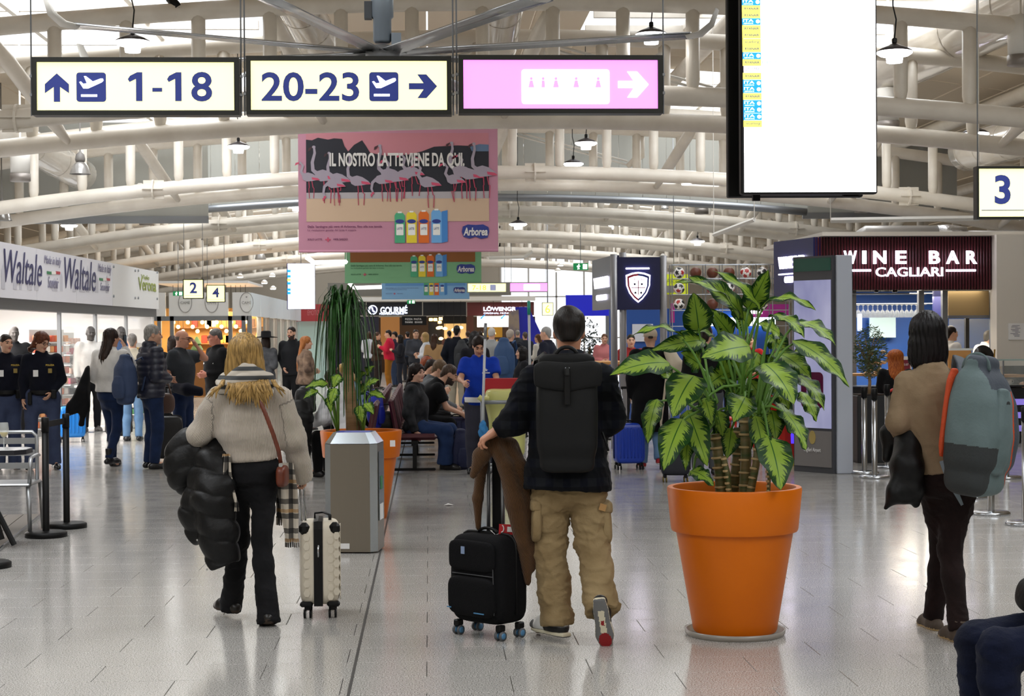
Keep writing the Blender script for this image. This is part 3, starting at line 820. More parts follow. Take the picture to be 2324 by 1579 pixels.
def make_top(t,J,k,b,fem,res,hc,m=None,loose=.018,hem=.22,sleeve='long',collar=.03,fold=.005,puff=0.0,name='sweater',rib=False,wide=0.0,slv=None,open_=None,hood=None,cuffext=0.0,hemflare=0.0,seed=1,sleevem=None,neckw=1.0,fold2=0):
 a, w, rr, ff, T, RX, RY, CYo, L = torso_sections(J, b * k, fem)
 pts = np.array([J[q] for q in ('shL', 'shR', 'elL', 'elR', 'wrL', 'wrR', 'neck', 'hipL', 'hipR')])
 lo = np.minimum(pts.min(0) - .17 * k, (a + w * hem * L) - .12 * k)
 F = SDF(lo, np.maximum(pts.max(0), J['neck']) + .17 * k, res)
 h0 = hem * L
 TT = np.array([h0] + [x for x in T if x > h0 + .02])
 RX, RY = RX.copy(), RY.copy(); RX[:2] = RX[2]; RY[:2] = RY[2]
 g = lambda Y_: np.interp(TT, T, Y_)
 ex = np.interp(TT, [h0, h0 + .3 * L, 1.0 * L], [loose + hemflare, loose + wide * .6, loose])
 ex = ex * np.interp(TT / L, [0, .95, 1.08, 1.2], [1, .9, .45 * neckw, .3 * neckw])
 rx, ry = g(RX), g(RY)
 if wide or not fem: rx = np.maximum(rx, np.interp(TT / L, [0, .9, .97, 1.2], [.15 * b * k, .15 * b * k, .1, .03]))
 top_ = J['neck'] + w * collar * k
 F.loft(a, w, rr, ff, TT, rx + ex + .006, ry + ex + .008, None, g(CYo), k=.03, cuts=((a + w * h0, -w), (top_, w)))
 slv = (slv or loose)
 for s_ in 'LR':
  sh, el, wr = J['sh' + s_], J['el' + s_], J['wr' + s_]
  c_ = None
  if sleeve == 'short': c_ = (sh + (el - sh) * .72, nrm(el - sh))
  F.cone(sh - w * .01, el, (.052 * b + slv) * k, (.042 * b + slv) * k, .05, cut=c_)
  if sleeve == 'long':
   d = nrm(wr - el); e = wr + d * cuffext
   F.cone(el, e, (.042 * b + slv) * k, (.030 + slv * (.75 if not rib else 1.1)) * k, .025, cut=(e, d))
  elif sleeve == 'elbow':
   d = nrm(wr - el); e = el + (wr - el) * .35
   F.cone(el, e, (.042 * b + slv) * k, (.038 * b + slv) * k, .025, cut=(e, d))
 if hood: F.ell(J['neck'] - ff * .085 * k + w * .0, A(.125, .075, .085) * k * hood, np.array([rr, ff, w]), .04)
 V, Fq = F.nets(); V = smooth_v(V, Fq, 1)
 if fold: V = folds(V, Fq, fold, 20 / k, seed, (1, 1, 1.6))
 if fold2: V = smooth_v(folds(V, Fq, 0, 0, fn=lambda V_, n_: cloth_wrinkle(V_, fold2, seed)), Fq, 1)
 if puff:
  def pf(V_, n_):
   ta = (V_ - a) @ w; d0 = np.abs((V_ - a) @ rr)
   q = np.abs(np.sin(ta * math.pi / .075))
   return puff * np.sqrt(q)
  V = folds(V, Fq, 0, 0, fn=pf)
 me = mesh_np(V, Fq, name)
 if rib:
  # coordinate that runs round the torso and round each sleeve
  val = np.zeros(len(V)); best = np.full(len(V), 1e9)
  dx, dy, tz = (V - a) @ rr, (V - a) @ ff, (V - a) @ w
  rib_t = np.arctan2(dx, dy + 1e-6) * .17 if rib == 'torso_angle' else dx
  val = rib_t.copy(); best = np.sqrt((dx / .19) ** 2 + (dy / .15) ** 2) * .17 - .17
  for s_ in 'LR':
   for p, q in ((J['sh' + s_], J['el' + s_]), (J['el' + s_], J['wr' + s_])):
    d = nrm(q - p); tt = np.clip(((V - p) @ d) / np.linalg.norm(q - p), 0, 1.15)
    rel = V - p - np.outer(tt * np.linalg.norm(q - p), d); ds = np.linalg.norm(rel, axis=1) - .06
    e1 = nrm(np.cross(d, ff)); e2 = np.cross(d, e1)
    ang = np.arctan2(rel @ e2, rel @ e1) * .075
    mk = (ds < best) & (tt > .12 if p is J['sh' + s_] else tt >= 0); val[mk] = ang[mk]; best[mk] = ds[mk]
  at = me.attributes.new('rib', 'FLOAT', 'POINT'); at.data.foreach_set('value', val.astype(np.float32))
 o = ob(name, me, m, t, True)
 return o
def make_shoes(t, J, k, res, m=None, sole=None, hgt=.05, wide=1.0, dirs=None, name='shoe', boot=0.0, ups=None, lab=None):
 for i, s_ in enumerate('LR'):
  an, to = J['an' + s_], J['to' + s_]
  shin = nrm(J['kn' + s_] - an)
  d = nrm(to - an - A(0, 0, 0)); up = ups[i] if ups and ups[i] is not None else None
  if up is None:
   d = nrm(A(to[0] - an[0], to[1] - an[1], 0)) if abs(to[2] - an[2]) < .11 else d
   up = nrm(shin - d * (shin @ d)) if abs(d[2]) > .2 else A(0, 0, 1)
  else: up = nrm(up); d = nrm(d - up * (d @ up))
  sd = np.cross(d, up); R = np.array([d, sd, up])
  # sole plane lies under the ankle
  sp = an - up * .085 * k
  heel = sp - d * .045 * k; ball = sp + d * .125 * k; toe = sp + d * .185 * k
  F = SDF(np.minimum.reduce([heel, ball, toe, an]) - .11 * k, np.maximum.reduce([heel, ball, toe, an]) + .12 * k, max(res * .7, .0065))
  F.cone(heel + up * .034 * k, ball + up * .030 * k, .036 * k * wide, .044 * k * wide, .02)
  F.cone(ball + up * .030 * k, toe + up * .020 * k, .044 * k * wide, .032 * k * wide, .02)
  F.cone(sp + up * .04 * k + d * .01 * k, an + up * (.0 + boot) * k - d * .005, .040 * k * wide, (.040 + .004 * (boot > 0)) * k * wide, .03)
  F.plane(sp, -up)
  F.plane(an + up * (.012 + boot) * k, up)
  V, Fq = F.nets(); V = smooth_v(V, Fq, 1)
  me = mesh_np(V, Fq, name)
  o = ob(name, me, [m, sole or m], t, True, label=lab[i] if lab else None)
  C_ = V[Fq].mean(1); z = (C_ - sp) @ up
  me.polygons.foreach_set('material_index', (z < .022 * k).astype(np.int32))
def make_hair(t, hc, face, hup, hl, s, res, J, style='short', c='#2a1d16', c2=None, m=None, length=.2, vol=1.0, chains=None, band=None):
 m = m or hairmat(c, c2 or c)
 back = -face; R = np.array([hl, face, hup])
 h = max(res * .75, .0065)
 if style == 'bald':
  F = SDF(hc - .15 * s, hc + .15 * s, h)
  F.ell(hc + (hup * .018 - face * .02) * s, A(.077, .088, .07) * s, R, .01)
  F.plane(hc + hup * .045 * s, hup); F.plane(hc - hup * .045 * s, -hup); F.plane(hc + face * .012 * s, face)
  F.ell(hc + (hup * .032 - face * .012) * s, A(.070, .090, .085) * s, R, 0, op='cut')
  return sdf_obj(F, 'hair', m, t, 1)
 if style in ('short', 'fade', 'grey'):
  F = SDF(hc - .16 * s, hc + .17 * s, h)
  F.ell(hc + (hup * .040 - face * .016) * s, A(.078 * vol, .100, .091 + .012 * (vol - 1) * 8) * s, R, .02)
  F.cone(hc + (-hup * .03 - face * .070) * s, hc + (-hup * .065 - face * .060) * s, .045 * s, .036 * s, .03)
  # face opening, ears, nape
  F.plane(hc - hup * (.048 if style == 'fade' else .085) * s, -hup, .01)
  F.ell(hc + (face * .115 - hup * .02) * s, A(.075, .075, .092) * s, R, .012, op='cut')
  for sg in (-1, 1): F.ell(hc + (hl * .09 * sg + face * .012 - hup * .055) * s, A(.035, .052, .075) * s, R, .01, op='cut')
  return sdf_obj(F, 'hair', m, t, 1, fold=(.0025, 90, 5, (1, 1, .5)))
 if style == 'cap':
  F = SDF(hc - .2 * s, hc + .22 * s, h)
  F.ell(hc + (hup * .045 - face * .010) * s, A(.086, .106, .092) * s, R, .02)
  F.plane(hc + hup * .012 * s, -hup)
  o = sdf_obj(F, 'cap', m, t, 1)
  b = MB(); pts = [hc + (hl * .07 * math.cos(x) + face * (.07 + .10 * math.sin(x)) + hup * .025) * s for x in np.linspace(0, math.pi, 9)]
  b.add([p + hup * .004 for p in pts] + [p - hup * .004 for p in pts], [tuple(range(9)), tuple(range(17, 8, -1))] + [(i, 9 + i, 10 + i, i + 1) for i in range(8)])
  ob('brim', b.mesh(), m, o)
  return o
 # long styles: a cap of hair, locks falling down the back and the sides
 ln = length
 pts = [hc - .2 * s, hc + .2 * s, hc - A(0, 0, ln + .12) - .2]
 F = SDF(np.min(pts, 0), np.max(pts, 0), h)
 F.ell(hc + (hup * .040 - face * .018) * s, A(.084 * vol, .104 * vol, .093) * s, R, .02)
 dn = A(0, 0, -1)
 if style == 'bob':
  F.loft(hc+(hup*.09 - face*.022)*s,-hup,hl,face,np.array([0,.05,.12,.19,.24,ln])*s,np.array([.04,.080,.096,.102,.094,.070])*s*vol,np.array([.05,.09,.098,.092,.080,.058])*s,None,np.array([0,0,-.004,-.006,-.004,.0])*s,k=.02)
 else:
  top_ = hc + (hup * .05 - face * .03) * s
  n = np.array([0, .08, .16, ln * .7 + .05, ln + .06])
  F.loft(top_,nrm(-hup*.9+dn*.6 - face*.04),hl,face,n*s,np.array([.070,.085,.088,.080,.035])*s*vol,np.array([.06,.062,.050,.040,.02])*s,None,np.array([-.0,-.03,-.06,-.118,-.135])*s,k=.03)
 if chains:
  for pp, rs in chains: F.path(pp, rs, .02)
 # face opening
 F.ell(hc + (face * .115 - hup * .04) * s, A(.066, .085, .105) * s, R, .012, op='cut')
 def strands(V_, n_):
  x = np.arctan2((V_ - hc) @ hl, -((V_ - hc) @ face) + .02)
  z = (V_ - hc) @ hup
  return .0028 * (np.sin(x * 34 + 2.5 * np.sin(z * 19)) + .7 * np.sin(x * 61 + 2 * np.sin(z * 27 + 1)))
 return sdf_obj(F, 'hair', m, t, 1, fnv=strands)
# ---- ready poses in a local frame (x = the person's right, y = forward), turned and placed in the world
def pose(loc, yaw, h=1.75, arms='down', seated=False, lean=0.0, stride=0.0, armL=None, armR=None, head=None, twist=0.0, seatz=.46, legw=1.0, kneeL=None, kneeR=None):
 k = h / 1.75
 J = {}
 for s_, g in (('L', -1), ('R', 1)):
  J['sh' + s_] = A(.180 * g, -.015, 1.435); J['hip' + s_] = A(.088 * g * legw, 0, .93)
  J['kn' + s_] = A(.095 * g * legw, .03, .50); J['an' + s_] = A(.10 * g * legw, -.02, .09); J['to' + s_] = A(.125 * g * legw, .16, .04)
 J['neck'] = A(0, -.02, 1.50); J['head'] = A(0, .015, 1.64)
 if stride:
  J['knL'] += A(0, .5 * stride, 0); J['anL'] += A(0, .9 * stride, 0); J['toL'] += A(0, .9 * stride, 0)
  J['knR'] += A(0, -.25 * stride, 0); J['anR'] += A(0, -.9 * stride, .06); J['toR'] += A(0, -.85 * stride, 0)
 if seated:
  dz = seatz + .09 - .93
  for q in ('shL', 'shR', 'neck', 'head', 'hipL', 'hipR'): J[q] = J[q] + A(0, 0, dz)
  for s_, g in (('L', -1), ('R', 1)):
   J['kn' + s_] = A(.11 * g * legw, .42, seatz + .06); J['an' + s_] = A(.11 * g * legw, .40, .09); J['to' + s_] = A(.13 * g * legw, .57, .04)
  if kneeL is not None: J['knL'], J['anL'], J['toL'] = kneeL
  if kneeR is not None: J['knR'], J['anR'], J['toR'] = kneeR
 if lean:
  hz = J['hipL'][2]; c_, s2 = math.cos(lean), math.sin(lean)
  for q in ('shL', 'shR', 'neck', 'head'):
   p = J[q]; y, z = p[1], p[2] - hz; J[q] = A(p[0], y * c_ + z * s2, hz + z * c_ - y * s2)
 P_ = {'down': ((.235, -.03, -.30), (.235, .06, -.535)), 'front': ((.225, -.02, -.29), (.07, .20, -.33)), 'phone': ((.225, .04, -.28), (.08, .26, -.16)),
   'ear': ((.26, .12, -.20), (.13, .12, .10)), 'pocket': ((.26, -.09, -.27), (.20, .03, -.47)), 'lap': ((.215, .10, -.25), (.08, .31, -.34)),
   'reach': ((.23, .16, -.22), (.16, .40, -.26)), 'brow': ((.24, .24, -.06), (.10, .16, .15)), 'cross': ((.23, -.01, -.28), (-.02, .19, -.24)), 'belt': ((.25, -.05, -.28), (.10, .13, -.46))}
 for s_, g, ar in (('L', -1, armL or arms), ('R', 1, armR or arms)):
  e, w_ = P_[ar] if isinstance(ar, str) else ar
  sh = J['sh' + s_]; J['el' + s_] = A(e[0] * g, sh[1] + e[1], sh[2] + e[2]); J['wr' + s_] = A(w_[0] * g, sh[1] + w_[1], sh[2] + w_[2])
 if head is not None: J['head'] = J['neck'] + A(*head)
 c_, s2 = math.cos(yaw), math.sin(yaw)
 R = np.array([[c_, -s2, 0], [s2, c_, 0], [0, 0, 1]])
 loc = A(loc[0], loc[1], loc[2] if len(loc) > 2 else 0)
 return {q: loc + R @ (v * k) for q, v in J.items()}
def dirv(yaw, pitch=0.0): return A(-math.sin(yaw) * math.cos(pitch), math.cos(yaw) * math.cos(pitch), math.sin(pitch))
# ================================================================== the three walkers in front, and the sitter at the edge
def PJ(d0, **k): return {n: P(v[0], v[1], d0 + (v[2] if len(v) > 2 else 0)) for n, v in k.items()}
# ---- blonde woman in a knitted sweater
Jw = PJ(9.9, head=(557, 806), neck=(561, 872, -.03), shL=(497, 902, -.02), shR=(634, 902, -.02), elL=(452, 985, .0), wrL=(498, 1000, .27), elR=(664, 992, .03), wrR=(685, 1074, .16),
  hipL=(540, 1068), hipR=(602, 1068), knL=(543, 1222, .09), knR=(594, 1232, -.05), anL=(526, 1358, .17), anR=(608, 1384, -.16), toL=(502, 1378, .28), toR=(605, 1396, .0))
KNIT = attr_stripes('cream_rib_knit', '#cfc4b6', '#a2978a', .0078, rough=.9)
blond = hairmat('#7a6138', '#b9955a')
woman = person(Jw, 'woman with long blonde hair in cream ribbed sweater, walking away beside a cream suitcase', h=1.66, b=.93, fem=True, sk='#c99a80', res=.009,
 hands=(dict(curl=.6), dict(curl=1.25)),
 hair=dict(style='bob', m=blond, c='#8f7448', length=.215, vol=1.2),
 top=dict(m=KNIT, loose=.014, wide=.085, hem=.30, slv=.036, collar=.05, fold=.007, fold2=.003, rib=True, cuffext=.035, seed=5),
 pants=dict(m=cloth('black_denim', '#1b1b1d', '#121214', sc=90), loose=.004, flare=.022, cuff=.075, fold=.0035, fold2=.006, seed=2, kneer=.055),
 shoes=dict(m=mat('black_leather', '#14110f', .35), sole=mat('brown_gum_sole', '#3a2a1c', .6), boot=.03, wide=1.0, lab=None, ups=(None, A(.0, .22, .97))))
SCARF = plaid('checked_wool_scarf', '#bdb3a4', [(0, .07, .025, '#2b2b2d', .85, 0), (2, .085, .03, '#232325', .8, .01), (2, .17, .02, '#a07a4a', .7, .06)])
F = SDF(P(480, 905, 9.6), P(640, 820, 10.15), .007)
cc = P(561, 858, 9.92)
for i, (dz, r, rad) in enumerate(((.0, .128, .034), (.03, .105, .032), (-.028, .135, .024))):
 ring = [cc + A(r * 1.1 * math.cos(q), r * .95 * math.sin(q) - .05, dz - .03 * math.sin(q * 2 + i) - .028 * abs(math.cos(q))) for q in np.linspace(0, 2 * math.pi, 17)]
 F.path(ring, rad, .012)
sc = sdf_obj(F, 'scarf', plaid('checked_scarf_wrap', '#bdb5a9', [(2, .052, .024, '#3b3f43', .95, .012)]), woman, 1, fold=(.004, 60, 3, (1, 1, 3)))
rh_ = random.Random(6); mb = MB()
for i in range(150):      # loose hair ends fanned out below the scarf
 x0 = rh_.gauss(560, 30); x0 = min(max(x0, 505), 622); out = (x0 - 560) / 62; tuft = (540 if x0 < 568 else 600)
 if abs(out) > .72: x1, y1 = x0 + out * rh_.uniform(15, 48), rh_.uniform(880, 905)
 else: x1, y1 = x0 * .45 + tuft * .55 + rh_.gauss(0, 9), rh_.uniform(892, 930 if tuft == 600 else 920)
 d_ = 9.735 - .03 * (1 - abs(out)) - rh_.uniform(0, .02)
 mb.tube([P(x0,862,d_+.05),P(x0+(x1 - x0)*.2,874,d_),P(x0+(x1 - x0)*.65,874+(y1 - 874)*.5,d_ - .012),P(x1+rh_.gauss(0,3),y1,d_ - .005)],[.007,.009,.0075,.0015],5,flat=(1,.6),ref=(0,1,0),cap=False)
mb.build('hair_ends', blond, woman, True)['kind'] = 'stuff'
def hang(name, pts, wid, thick, m, parent, fringe=True):
 'a hanging strip of cloth following points, waved across, with fringe'
 pts = [np.asarray(p, float) for p in pts]; mb = MB(); n = len(pts); W_ = 7
 rows = []
 for i, p in enumerate(pts):
  w_ = wid[i] if not np.isscalar(wid) else wid
  rows.append([p + A((j / (W_ - 1) - .5) * w_, .018 * math.sin(j * 1.9 + i * .4), 0) for j in range(W_)])
 f = [A(0, -thick, 0), A(0, thick, 0)]
 vs = [q + o for o in f for r_ in rows for q in r_]; N = n * W_
 fs = []
 for i in range(n - 1):
  for j in range(W_ - 1):
   a_, b_, c_, d_ = i * W_ + j, i * W_ + j + 1, (i + 1) * W_ + j + 1, (i + 1) * W_ + j
   fs += [(a_, d_, c_, b_), (N + a_, N + b_, N + c_, N + d_)]
 for i in range(n - 1):
  for j in (0, W_ - 1): a_, b_ = i * W_ + j, (i + 1) * W_ + j; fs.append((a_, b_, N + b_, N + a_))
 for j in range(W_ - 1):
  for i in (0, n - 1): a_, b_ = i * W_ + j, i * W_ + j + 1; fs.append((a_, b_, N + b_, N + a_))
 mb.add(vs, fs); o = mb.build(name, m, parent, True)
 if fringe:
  fb = MB()
  for j in range(14):
   t_ = j / 13 * (W_ - 1); i0 = min(int(t_), W_ - 2); p = rows[-1][i0] * (1 - t_ + i0) + rows[-1][i0 + 1] * (t_ - i0)
   fb.tube([p, p + A(.004 * math.sin(j * 3), 0, -.05)], .0032, 4)
  q = fb.build('fringe', m, o); q['kind'] = 'stuff'
 return o
hang('scarf_end', [P(514, 1030, 9.78), P(512, 1075, 9.76), P(518, 1110, 9.75), P(528, 1140, 9.75)], [.045, .07, .07, .06], .005, SCARF, sc)
hang('scarf_end', [P(648, 1050, 9.93), P(652, 1110, 9.93), P(658, 1170, 9.93), P(662, 1222, 9.93)], [.09, .12, .10, .075], .005, SCARF, sc)
hang('scarf_end', [P(640, 1090, 9.98), P(640, 1130, 9.98), P(641, 1172, 9.98)], [.06, .07, .07], .005, SCARF, sc)
# brown crossbody bag
TAN = mat('brown_leather', '#6b2f1a', .42, var=('#5a2613', 12))
t = thing('crossbody_bag', 'small brown leather bag on a strap across the blonde woman\'s back', 'bag', P(640, 1100, 9.8))
mb = MB(); sp = [P(568, 872, 9.74), P(582, 893, 9.705), P(601, 935, 9.675), P(620, 985, 9.675), P(633, 1025, 9.70), P(637, 1050, 9.74)]
pts2 = []
for i in range(len(sp) - 1):
 for s_ in (0, .5): pts2.append(sp[i] * (1 - s_) + sp[i + 1] * s_)
pts2.append(sp[-1]); mb.tube(pts2, .012, 8, flat=(1, .25), ref=(0, 1, 0)); mb.build('strap', TAN, t, True)
mb = MB(); mb.lathe(P(637, 1055, 9.745) - A(0, .004, 0), [(.012, 0), (.012, .006)], 12, (0, 1, 0)); mb.build('strap_ring', CHROME, t)
F = SDF(P(625, 1108, 9.68), P(656, 1052, 9.95), .006); F.ell(P(641, 1080, 9.8), A(.03, .085, .062), rotz(.1), .01, p=3.5)
sdf_obj(F, 'pouch', TAN, t);
# black quilted coat over her left arm
def quilt(depth, per, tilt=(0, 0, 1), ph=0):
 tv = nrm(A(*tilt))
 return lambda V_, n_: depth * (np.sqrt(np.abs(np.sin(((V_ @ tv) + ph + .006 * np.sin(V_[:, 0] * 40)) * math.pi / per))) - .85)
NYLON = mat('black_quilted_nylon', '#0a0a0b', .5, spec=.3, bump=(35, .3))
t = thing('puffer_coat', 'black quilted puffer coat hanging over the blonde woman\'s left arm', 'coat', P(470, 1290, 9.9))
F = SDF(P(365, 1310, 9.55), P(560, 915, 10.35), .010)
F.path([P(494, 1008, 9.98), P(482, 1050, 9.84), P(478, 1130, 9.77), P(492, 1210, 9.79), P(500, 1272, 9.81)], [.075, .085, .10, .10, .095], .06)
F.path([P(508, 1030, 9.9), P(505, 1100, 9.77), P(512, 1200, 9.79), P(516, 1268, 9.8)], [.05, .06, .06, .06], .05)
F.path([P(452, 1080, 9.86), P(440, 1160, 9.86), P(440, 1215, 9.87)], [.07, .085, .06], .05)
F.plane(P(505, 1285, 9.8), P(470, 1300, 9.8) * 0 + A(.30, 0, -1)); F.plane(P(430, 1232, 9.8), A(-1, 0, -.85))
sdf_obj(F, 'coat_body', NYLON, t, 1, fold=(.006, 22, 3), fnv=quilt(.018, .125, (.22, 0, 1), .03))
F = SDF(P(355, 1135, 9.6), P(470, 935, 10.4), .010)
F.ell(P(412, 1058, 9.98), A(.105, .10, .17), roty(.15), .05); F.ell(P(428, 1000, 10.0), A(.06, .08, .08), None, .06); F.ell(P(455, 1040, 9.95), A(.07, .08, .14), None, .05)
sdf_obj(F, 'hood', NYLON, t, 1, fnv=quilt(.013, .11, (-.5, 0, 1), 0))
mb = MB(); [mb.lathe(P(x, y, d_), [(.006, 0), (.006, .004)], 8, (0, -1, 0)) for x, y, d_ in ((448, 1225, 9.78), (470, 1292, 9.75))]; mb.build('snap_buttons', CHROME, t)['kind'] = 'stuff'
# ---- man with the roll-top backpack
Jm = PJ(9.25, head=(1291, 754, .01), neck=(1291, 817), shL=(1212, 856), shR=(1370, 856), elL=(1168, 955, -.03), wrL=(1126, 978, .03), elR=(1391, 952, -.02), wrR=(1362, 958, .26),
  hipL=(1249, 1060), hipR=(1327, 1060), knL=(1246, 1238, .06), knR=(1347, 1236, .0), anL=(1262, 1404, .04), anR=(1366, 1378, -.20), toL=(1214, 1434, .2), toR=(1378, 1441, -.08))
PLAID = plaid('dark_navy_check', '#0b0e18', [(0, .09, .05, '#1b1d20', .6, 0), (2, .10, .055, '#06070b', .7, .02)])
man = person(Jm, 'man with short black hair in dark checked overshirt and khaki cargo trousers, walking away', h=1.80, b=1.03, sk='#b98368', res=.009,
 hands=(dict(d=A(-.80, -.12, -.50), pn=A(.45, .05, -.80), curl=1.0), dict(curl=.7)),
 hair=dict(style='fade', c='#120e0c', c2='#1d1612', vol=1.12),
 top=dict(m=PLAID, loose=.022, hem=-.03, slv=.026, wide=.035, hemflare=.036, fold=.009, fold2=.006, collar=.055, name='overshirt', seed=9, neckw=1.3, cuffext=-.008),
 pants=dict(m=cloth('khaki_canvas', '#94805e', '#836f4f', sc=70, b=.35), loose=.022, flare=.022, cuff=.03, fold=.010, fold2=.009, seed=4, kneer=.066),
 shoes=None)
KH = _M['khaki_canvas']
for cxp, cyp, sd in ((1212, 1180, -1), (1378, 1185, 1)):       # cargo pockets with flaps
 c = P(cxp, cyp, 9.27 + .01)
 F = SDF(c - .2, c + .2, .008); F.ell(c - A(.012 * sd, 0, 0), A(.030, .105, .115), roty(.06 * sd), .01, p=4); o = sdf_obj(F, 'cargo_pocket', KH, man, 1, fold=(.003, 40, 8))
 F = SDF(c - .2, c + .2, .007); F.ell(c + A(-.009 * sd, 0, .085), A(.034, .11, .034), roty(.06 * sd), .01, p=4); sdf_obj(F, 'pocket_flap', KH, o, 1)
mb = MB(); mb.box(P(1368, 1151, 9.155), (.036, .004, .036), roty(.3)); mb.build('patch', mat('tan_leather_patch', '#a9804c', .6), man)
# his trainers
SH_W, SH_G, SH_K, SH_C, SH_R = mat('white_leather', '#d9d9d6', .4), mat('grey_suede', '#6d6d6d', .8), mat('black_trim', '#141416', .5), mat('cream_midsole', '#d8d0b6', .6), mat('red_rubber', '#8d1014', .6)
def trainer(an, to, up, side):
 d = nrm(to - an); up = nrm(up); d = nrm(d - up * (d @ up)); sd = np.cross(d, up)
 sp = an - up * .085; k = 1.0
 F = SDF(np.minimum(sp, an) - .25, np.maximum(sp, an) + .25, .0055)
 F.cone(sp - d * .05 + up * .045, sp + d * .12 + up * .038, .040, .046, .02); F.cone(sp + d * .12 + up * .038, sp + d * .185 + up * .028, .046, .036, .02)
 F.cone(sp + up * .05, an + up * .02, .043, .044, .03); F.cone(sp - d * .055 + up * .05, sp - d * .05 + up * .10, .030, .020, .02)
 F.cone(sp + d * .05 + up * .085, sp + d * .12 + up * .07, .034, .028, .03)
 F.plane(sp + up * .018, -up); F.plane(an + up * .03, up)
 V, Q = F.nets(); V = smooth_v(V, Q, 1); me = mesh_np(V, Q); o = ob('trainer', me, [SH_W, SH_G, SH_K], man, True)
 C_ = V[Q].mean(1) - sp; x, z = C_ @ d, C_ @ up
 mi = np.zeros(len(Q), np.int32); mi[(x < .05) & (z < .082 - np.abs(x - .0) * .25)] = 1; mi[(x < .06) & (z < .052)] = 2; mi[(x > .16) & (z < .06)] = 1; mi[(z > .092) & (x < -.02)] = 2
 me.polygons.foreach_set('material_index', mi)
 F = SDF(sp - .25, sp + .25, .0055)
 F.loft(sp + up * .009 - d * .085, d, sd, up, [0, .05, .13, .21, .275], [.032, .041, .041, .052, .030], [.014, .014, .012, .012, .010], k=.0, p=4)
 V, Q = F.nets(); V = smooth_v(V, Q, 1); me = mesh_np(V, Q); s2 = ob('sole', me, [SH_C, SH_G, SH_R, SH_W], o, True)
 C_ = V[Q].mean(1) - sp; x, z, y = C_ @ d, C_ @ up, C_ @ sd
 mi=np.zeros(len(Q),np.int32); bot=z < .003; mi[bot]=1; mi[bot & (np.abs(y) < .016) & (x < .11) & (x > -.03)]=0; mi[bot & (((x - .148)/.045) **2+((y)/.034) **2 < 1)]=2; mi[bot & (np.abs(y) < .008) & (np.abs(x - .045) < .014)]=2
 me.polygons.foreach_set('material_index', mi)
 return o
trainer(Jm['anL'], Jm['toL'], A(0, 0, 1), -1)
trainer(Jm['anR'] + A(0, .0, 0), Jm['toR'], A(.12, .93, .35), 1)
# his backpack
RUB = mat('matt_black_rubberised', '#0f1011', .62, spec=.25, bump=(9, .25, (1, 1, 1)))
t = thing('backpack', 'matt black roll-top backpack worn by the man in khaki trousers', 'backpack', P(1286, 1037, 9.0))
bc = P(1286, 930, 9.02)
F = SDF(bc - A(.25, .2, .32), bc + A(.25, .2, .35), .008)
F.loft(bc - A(0, 0, .255), A(0, 0, 1), A(1, 0, 0), A(0, 1, 0), [0, .06, .25, .42, .50], [.143, .158, .161, .158, .148], [.075, .095, .095, .08, .05], k=.0, p=4.5)
sdf_obj(F, 'bag_body', RUB, t, 1, fold=(.004, 14, 6))
F = SDF(bc - A(.25, .25, .1), bc + A(.25, .2, .40), .008)
F.loft(bc + A(-.163, -.082, .185), A(1, 0, 0), A(0, 1, 0), A(0, 0, 1), [0, .02, .163, .306, .326], [.014, .022, .026, .022, .014], [.060, .068, .080, .068, .060], None, [0, .004, -.012, .004, 0], k=.0, p=3)
sdf_obj(F, 'roll_top', RUB, t, 1, fold=(.004, 20, 7))
MB().box(bc + A(-.005, -.112, .12), (.034, .012, .18), bev=.004).build('closure_strap', BLACK, t)
mb = MB(); mb.box(bc + A(-.005, -.122, .205), (.028, .02, .045), bev=.006); mb.build('buckle', mat('buckle_dark', '#2e3032', .3, .6), t)
mb = MB(); mb.tube([bc + A(.055 * math.cos(q), -.02, .285 + .045 * math.sin(q)) for q in np.linspace(0, math.pi, 10)], .010, 8); mb.build('grab_handle', BLACK, t, True)
for sx in (-1, 1):
 mb = MB(); mb.tube([bc + A(.10 * sx, .04, .26), bc + A(.125 * sx, .12, .285), bc + A(.14 * sx, .20, .27), bc + A(.15 * sx, .30, .18)], .03, 8, flat=(1, .25), ref=(0, 1, 0)); mb.build('shoulder_strap', BLACK, t, True)
mb = MB(); mb.tube([P(1366, 980, 9.05), P(1374, 1000, 9.04), P(1381, 1023, 9.03)], .006, 6); mb.build('loose_strap', BLACK, t, True)
# ---- person with a dark bob and grey backpack on the right
Jr = PJ(9.3, head=(2101, 762, .02), neck=(2112, 828, -.02), shL=(2058, 866), shR=(2180, 862), elL=(2037, 955, -.03), wrL=(2060, 1005, .2), elR=(2205, 955, .0), wrR=(2185, 990, .25),
  hipL=(2120, 1082), hipR=(2184, 1082), knL=(2138, 1238, .12), knR=(2157, 1246, -.03), anL=(2120, 1396, .19), anR=(2176, 1424, -.20), toL=(2098, 1412, .34), toR=(2150, 1446, -.06))
bobp = person(Jr, 'person with a black bob in a beige-brown jumper and dark trousers, carrying a grey backpack', h=1.76, b=.97, fem=True, sk='#c39479', res=.009,
 hands=(dict(curl=.8), dict(curl=.8)), face=A(-.10, 1, 0),
 hair=dict(style='bob', c='#0d0b0c', c2='#161214', length=.262, vol=1.06),
 top=dict(m=cloth('taupe_knit', '#8b7860', '#806d56', sc=120, b=.2), loose=.012, wide=.03, hem=.235, slv=.016, fold=.006, fold2=.004, collar=.012, name='jumper', seed=12),
 pants=dict(m=cloth('dark_corduroy', '#1f1413', '#170e0d', sc=80), loose=.006, flare=.004, cuff=.02, fold=.005, fold2=.006, seed=6, thigh=1.05),
 shoes=dict(m=mat('brown_suede', '#4d4136', .8, var=('#42372d', 20)), sole=mat('gum_sole', '#b39a6d', .6), boot=.03, wide=1.0))
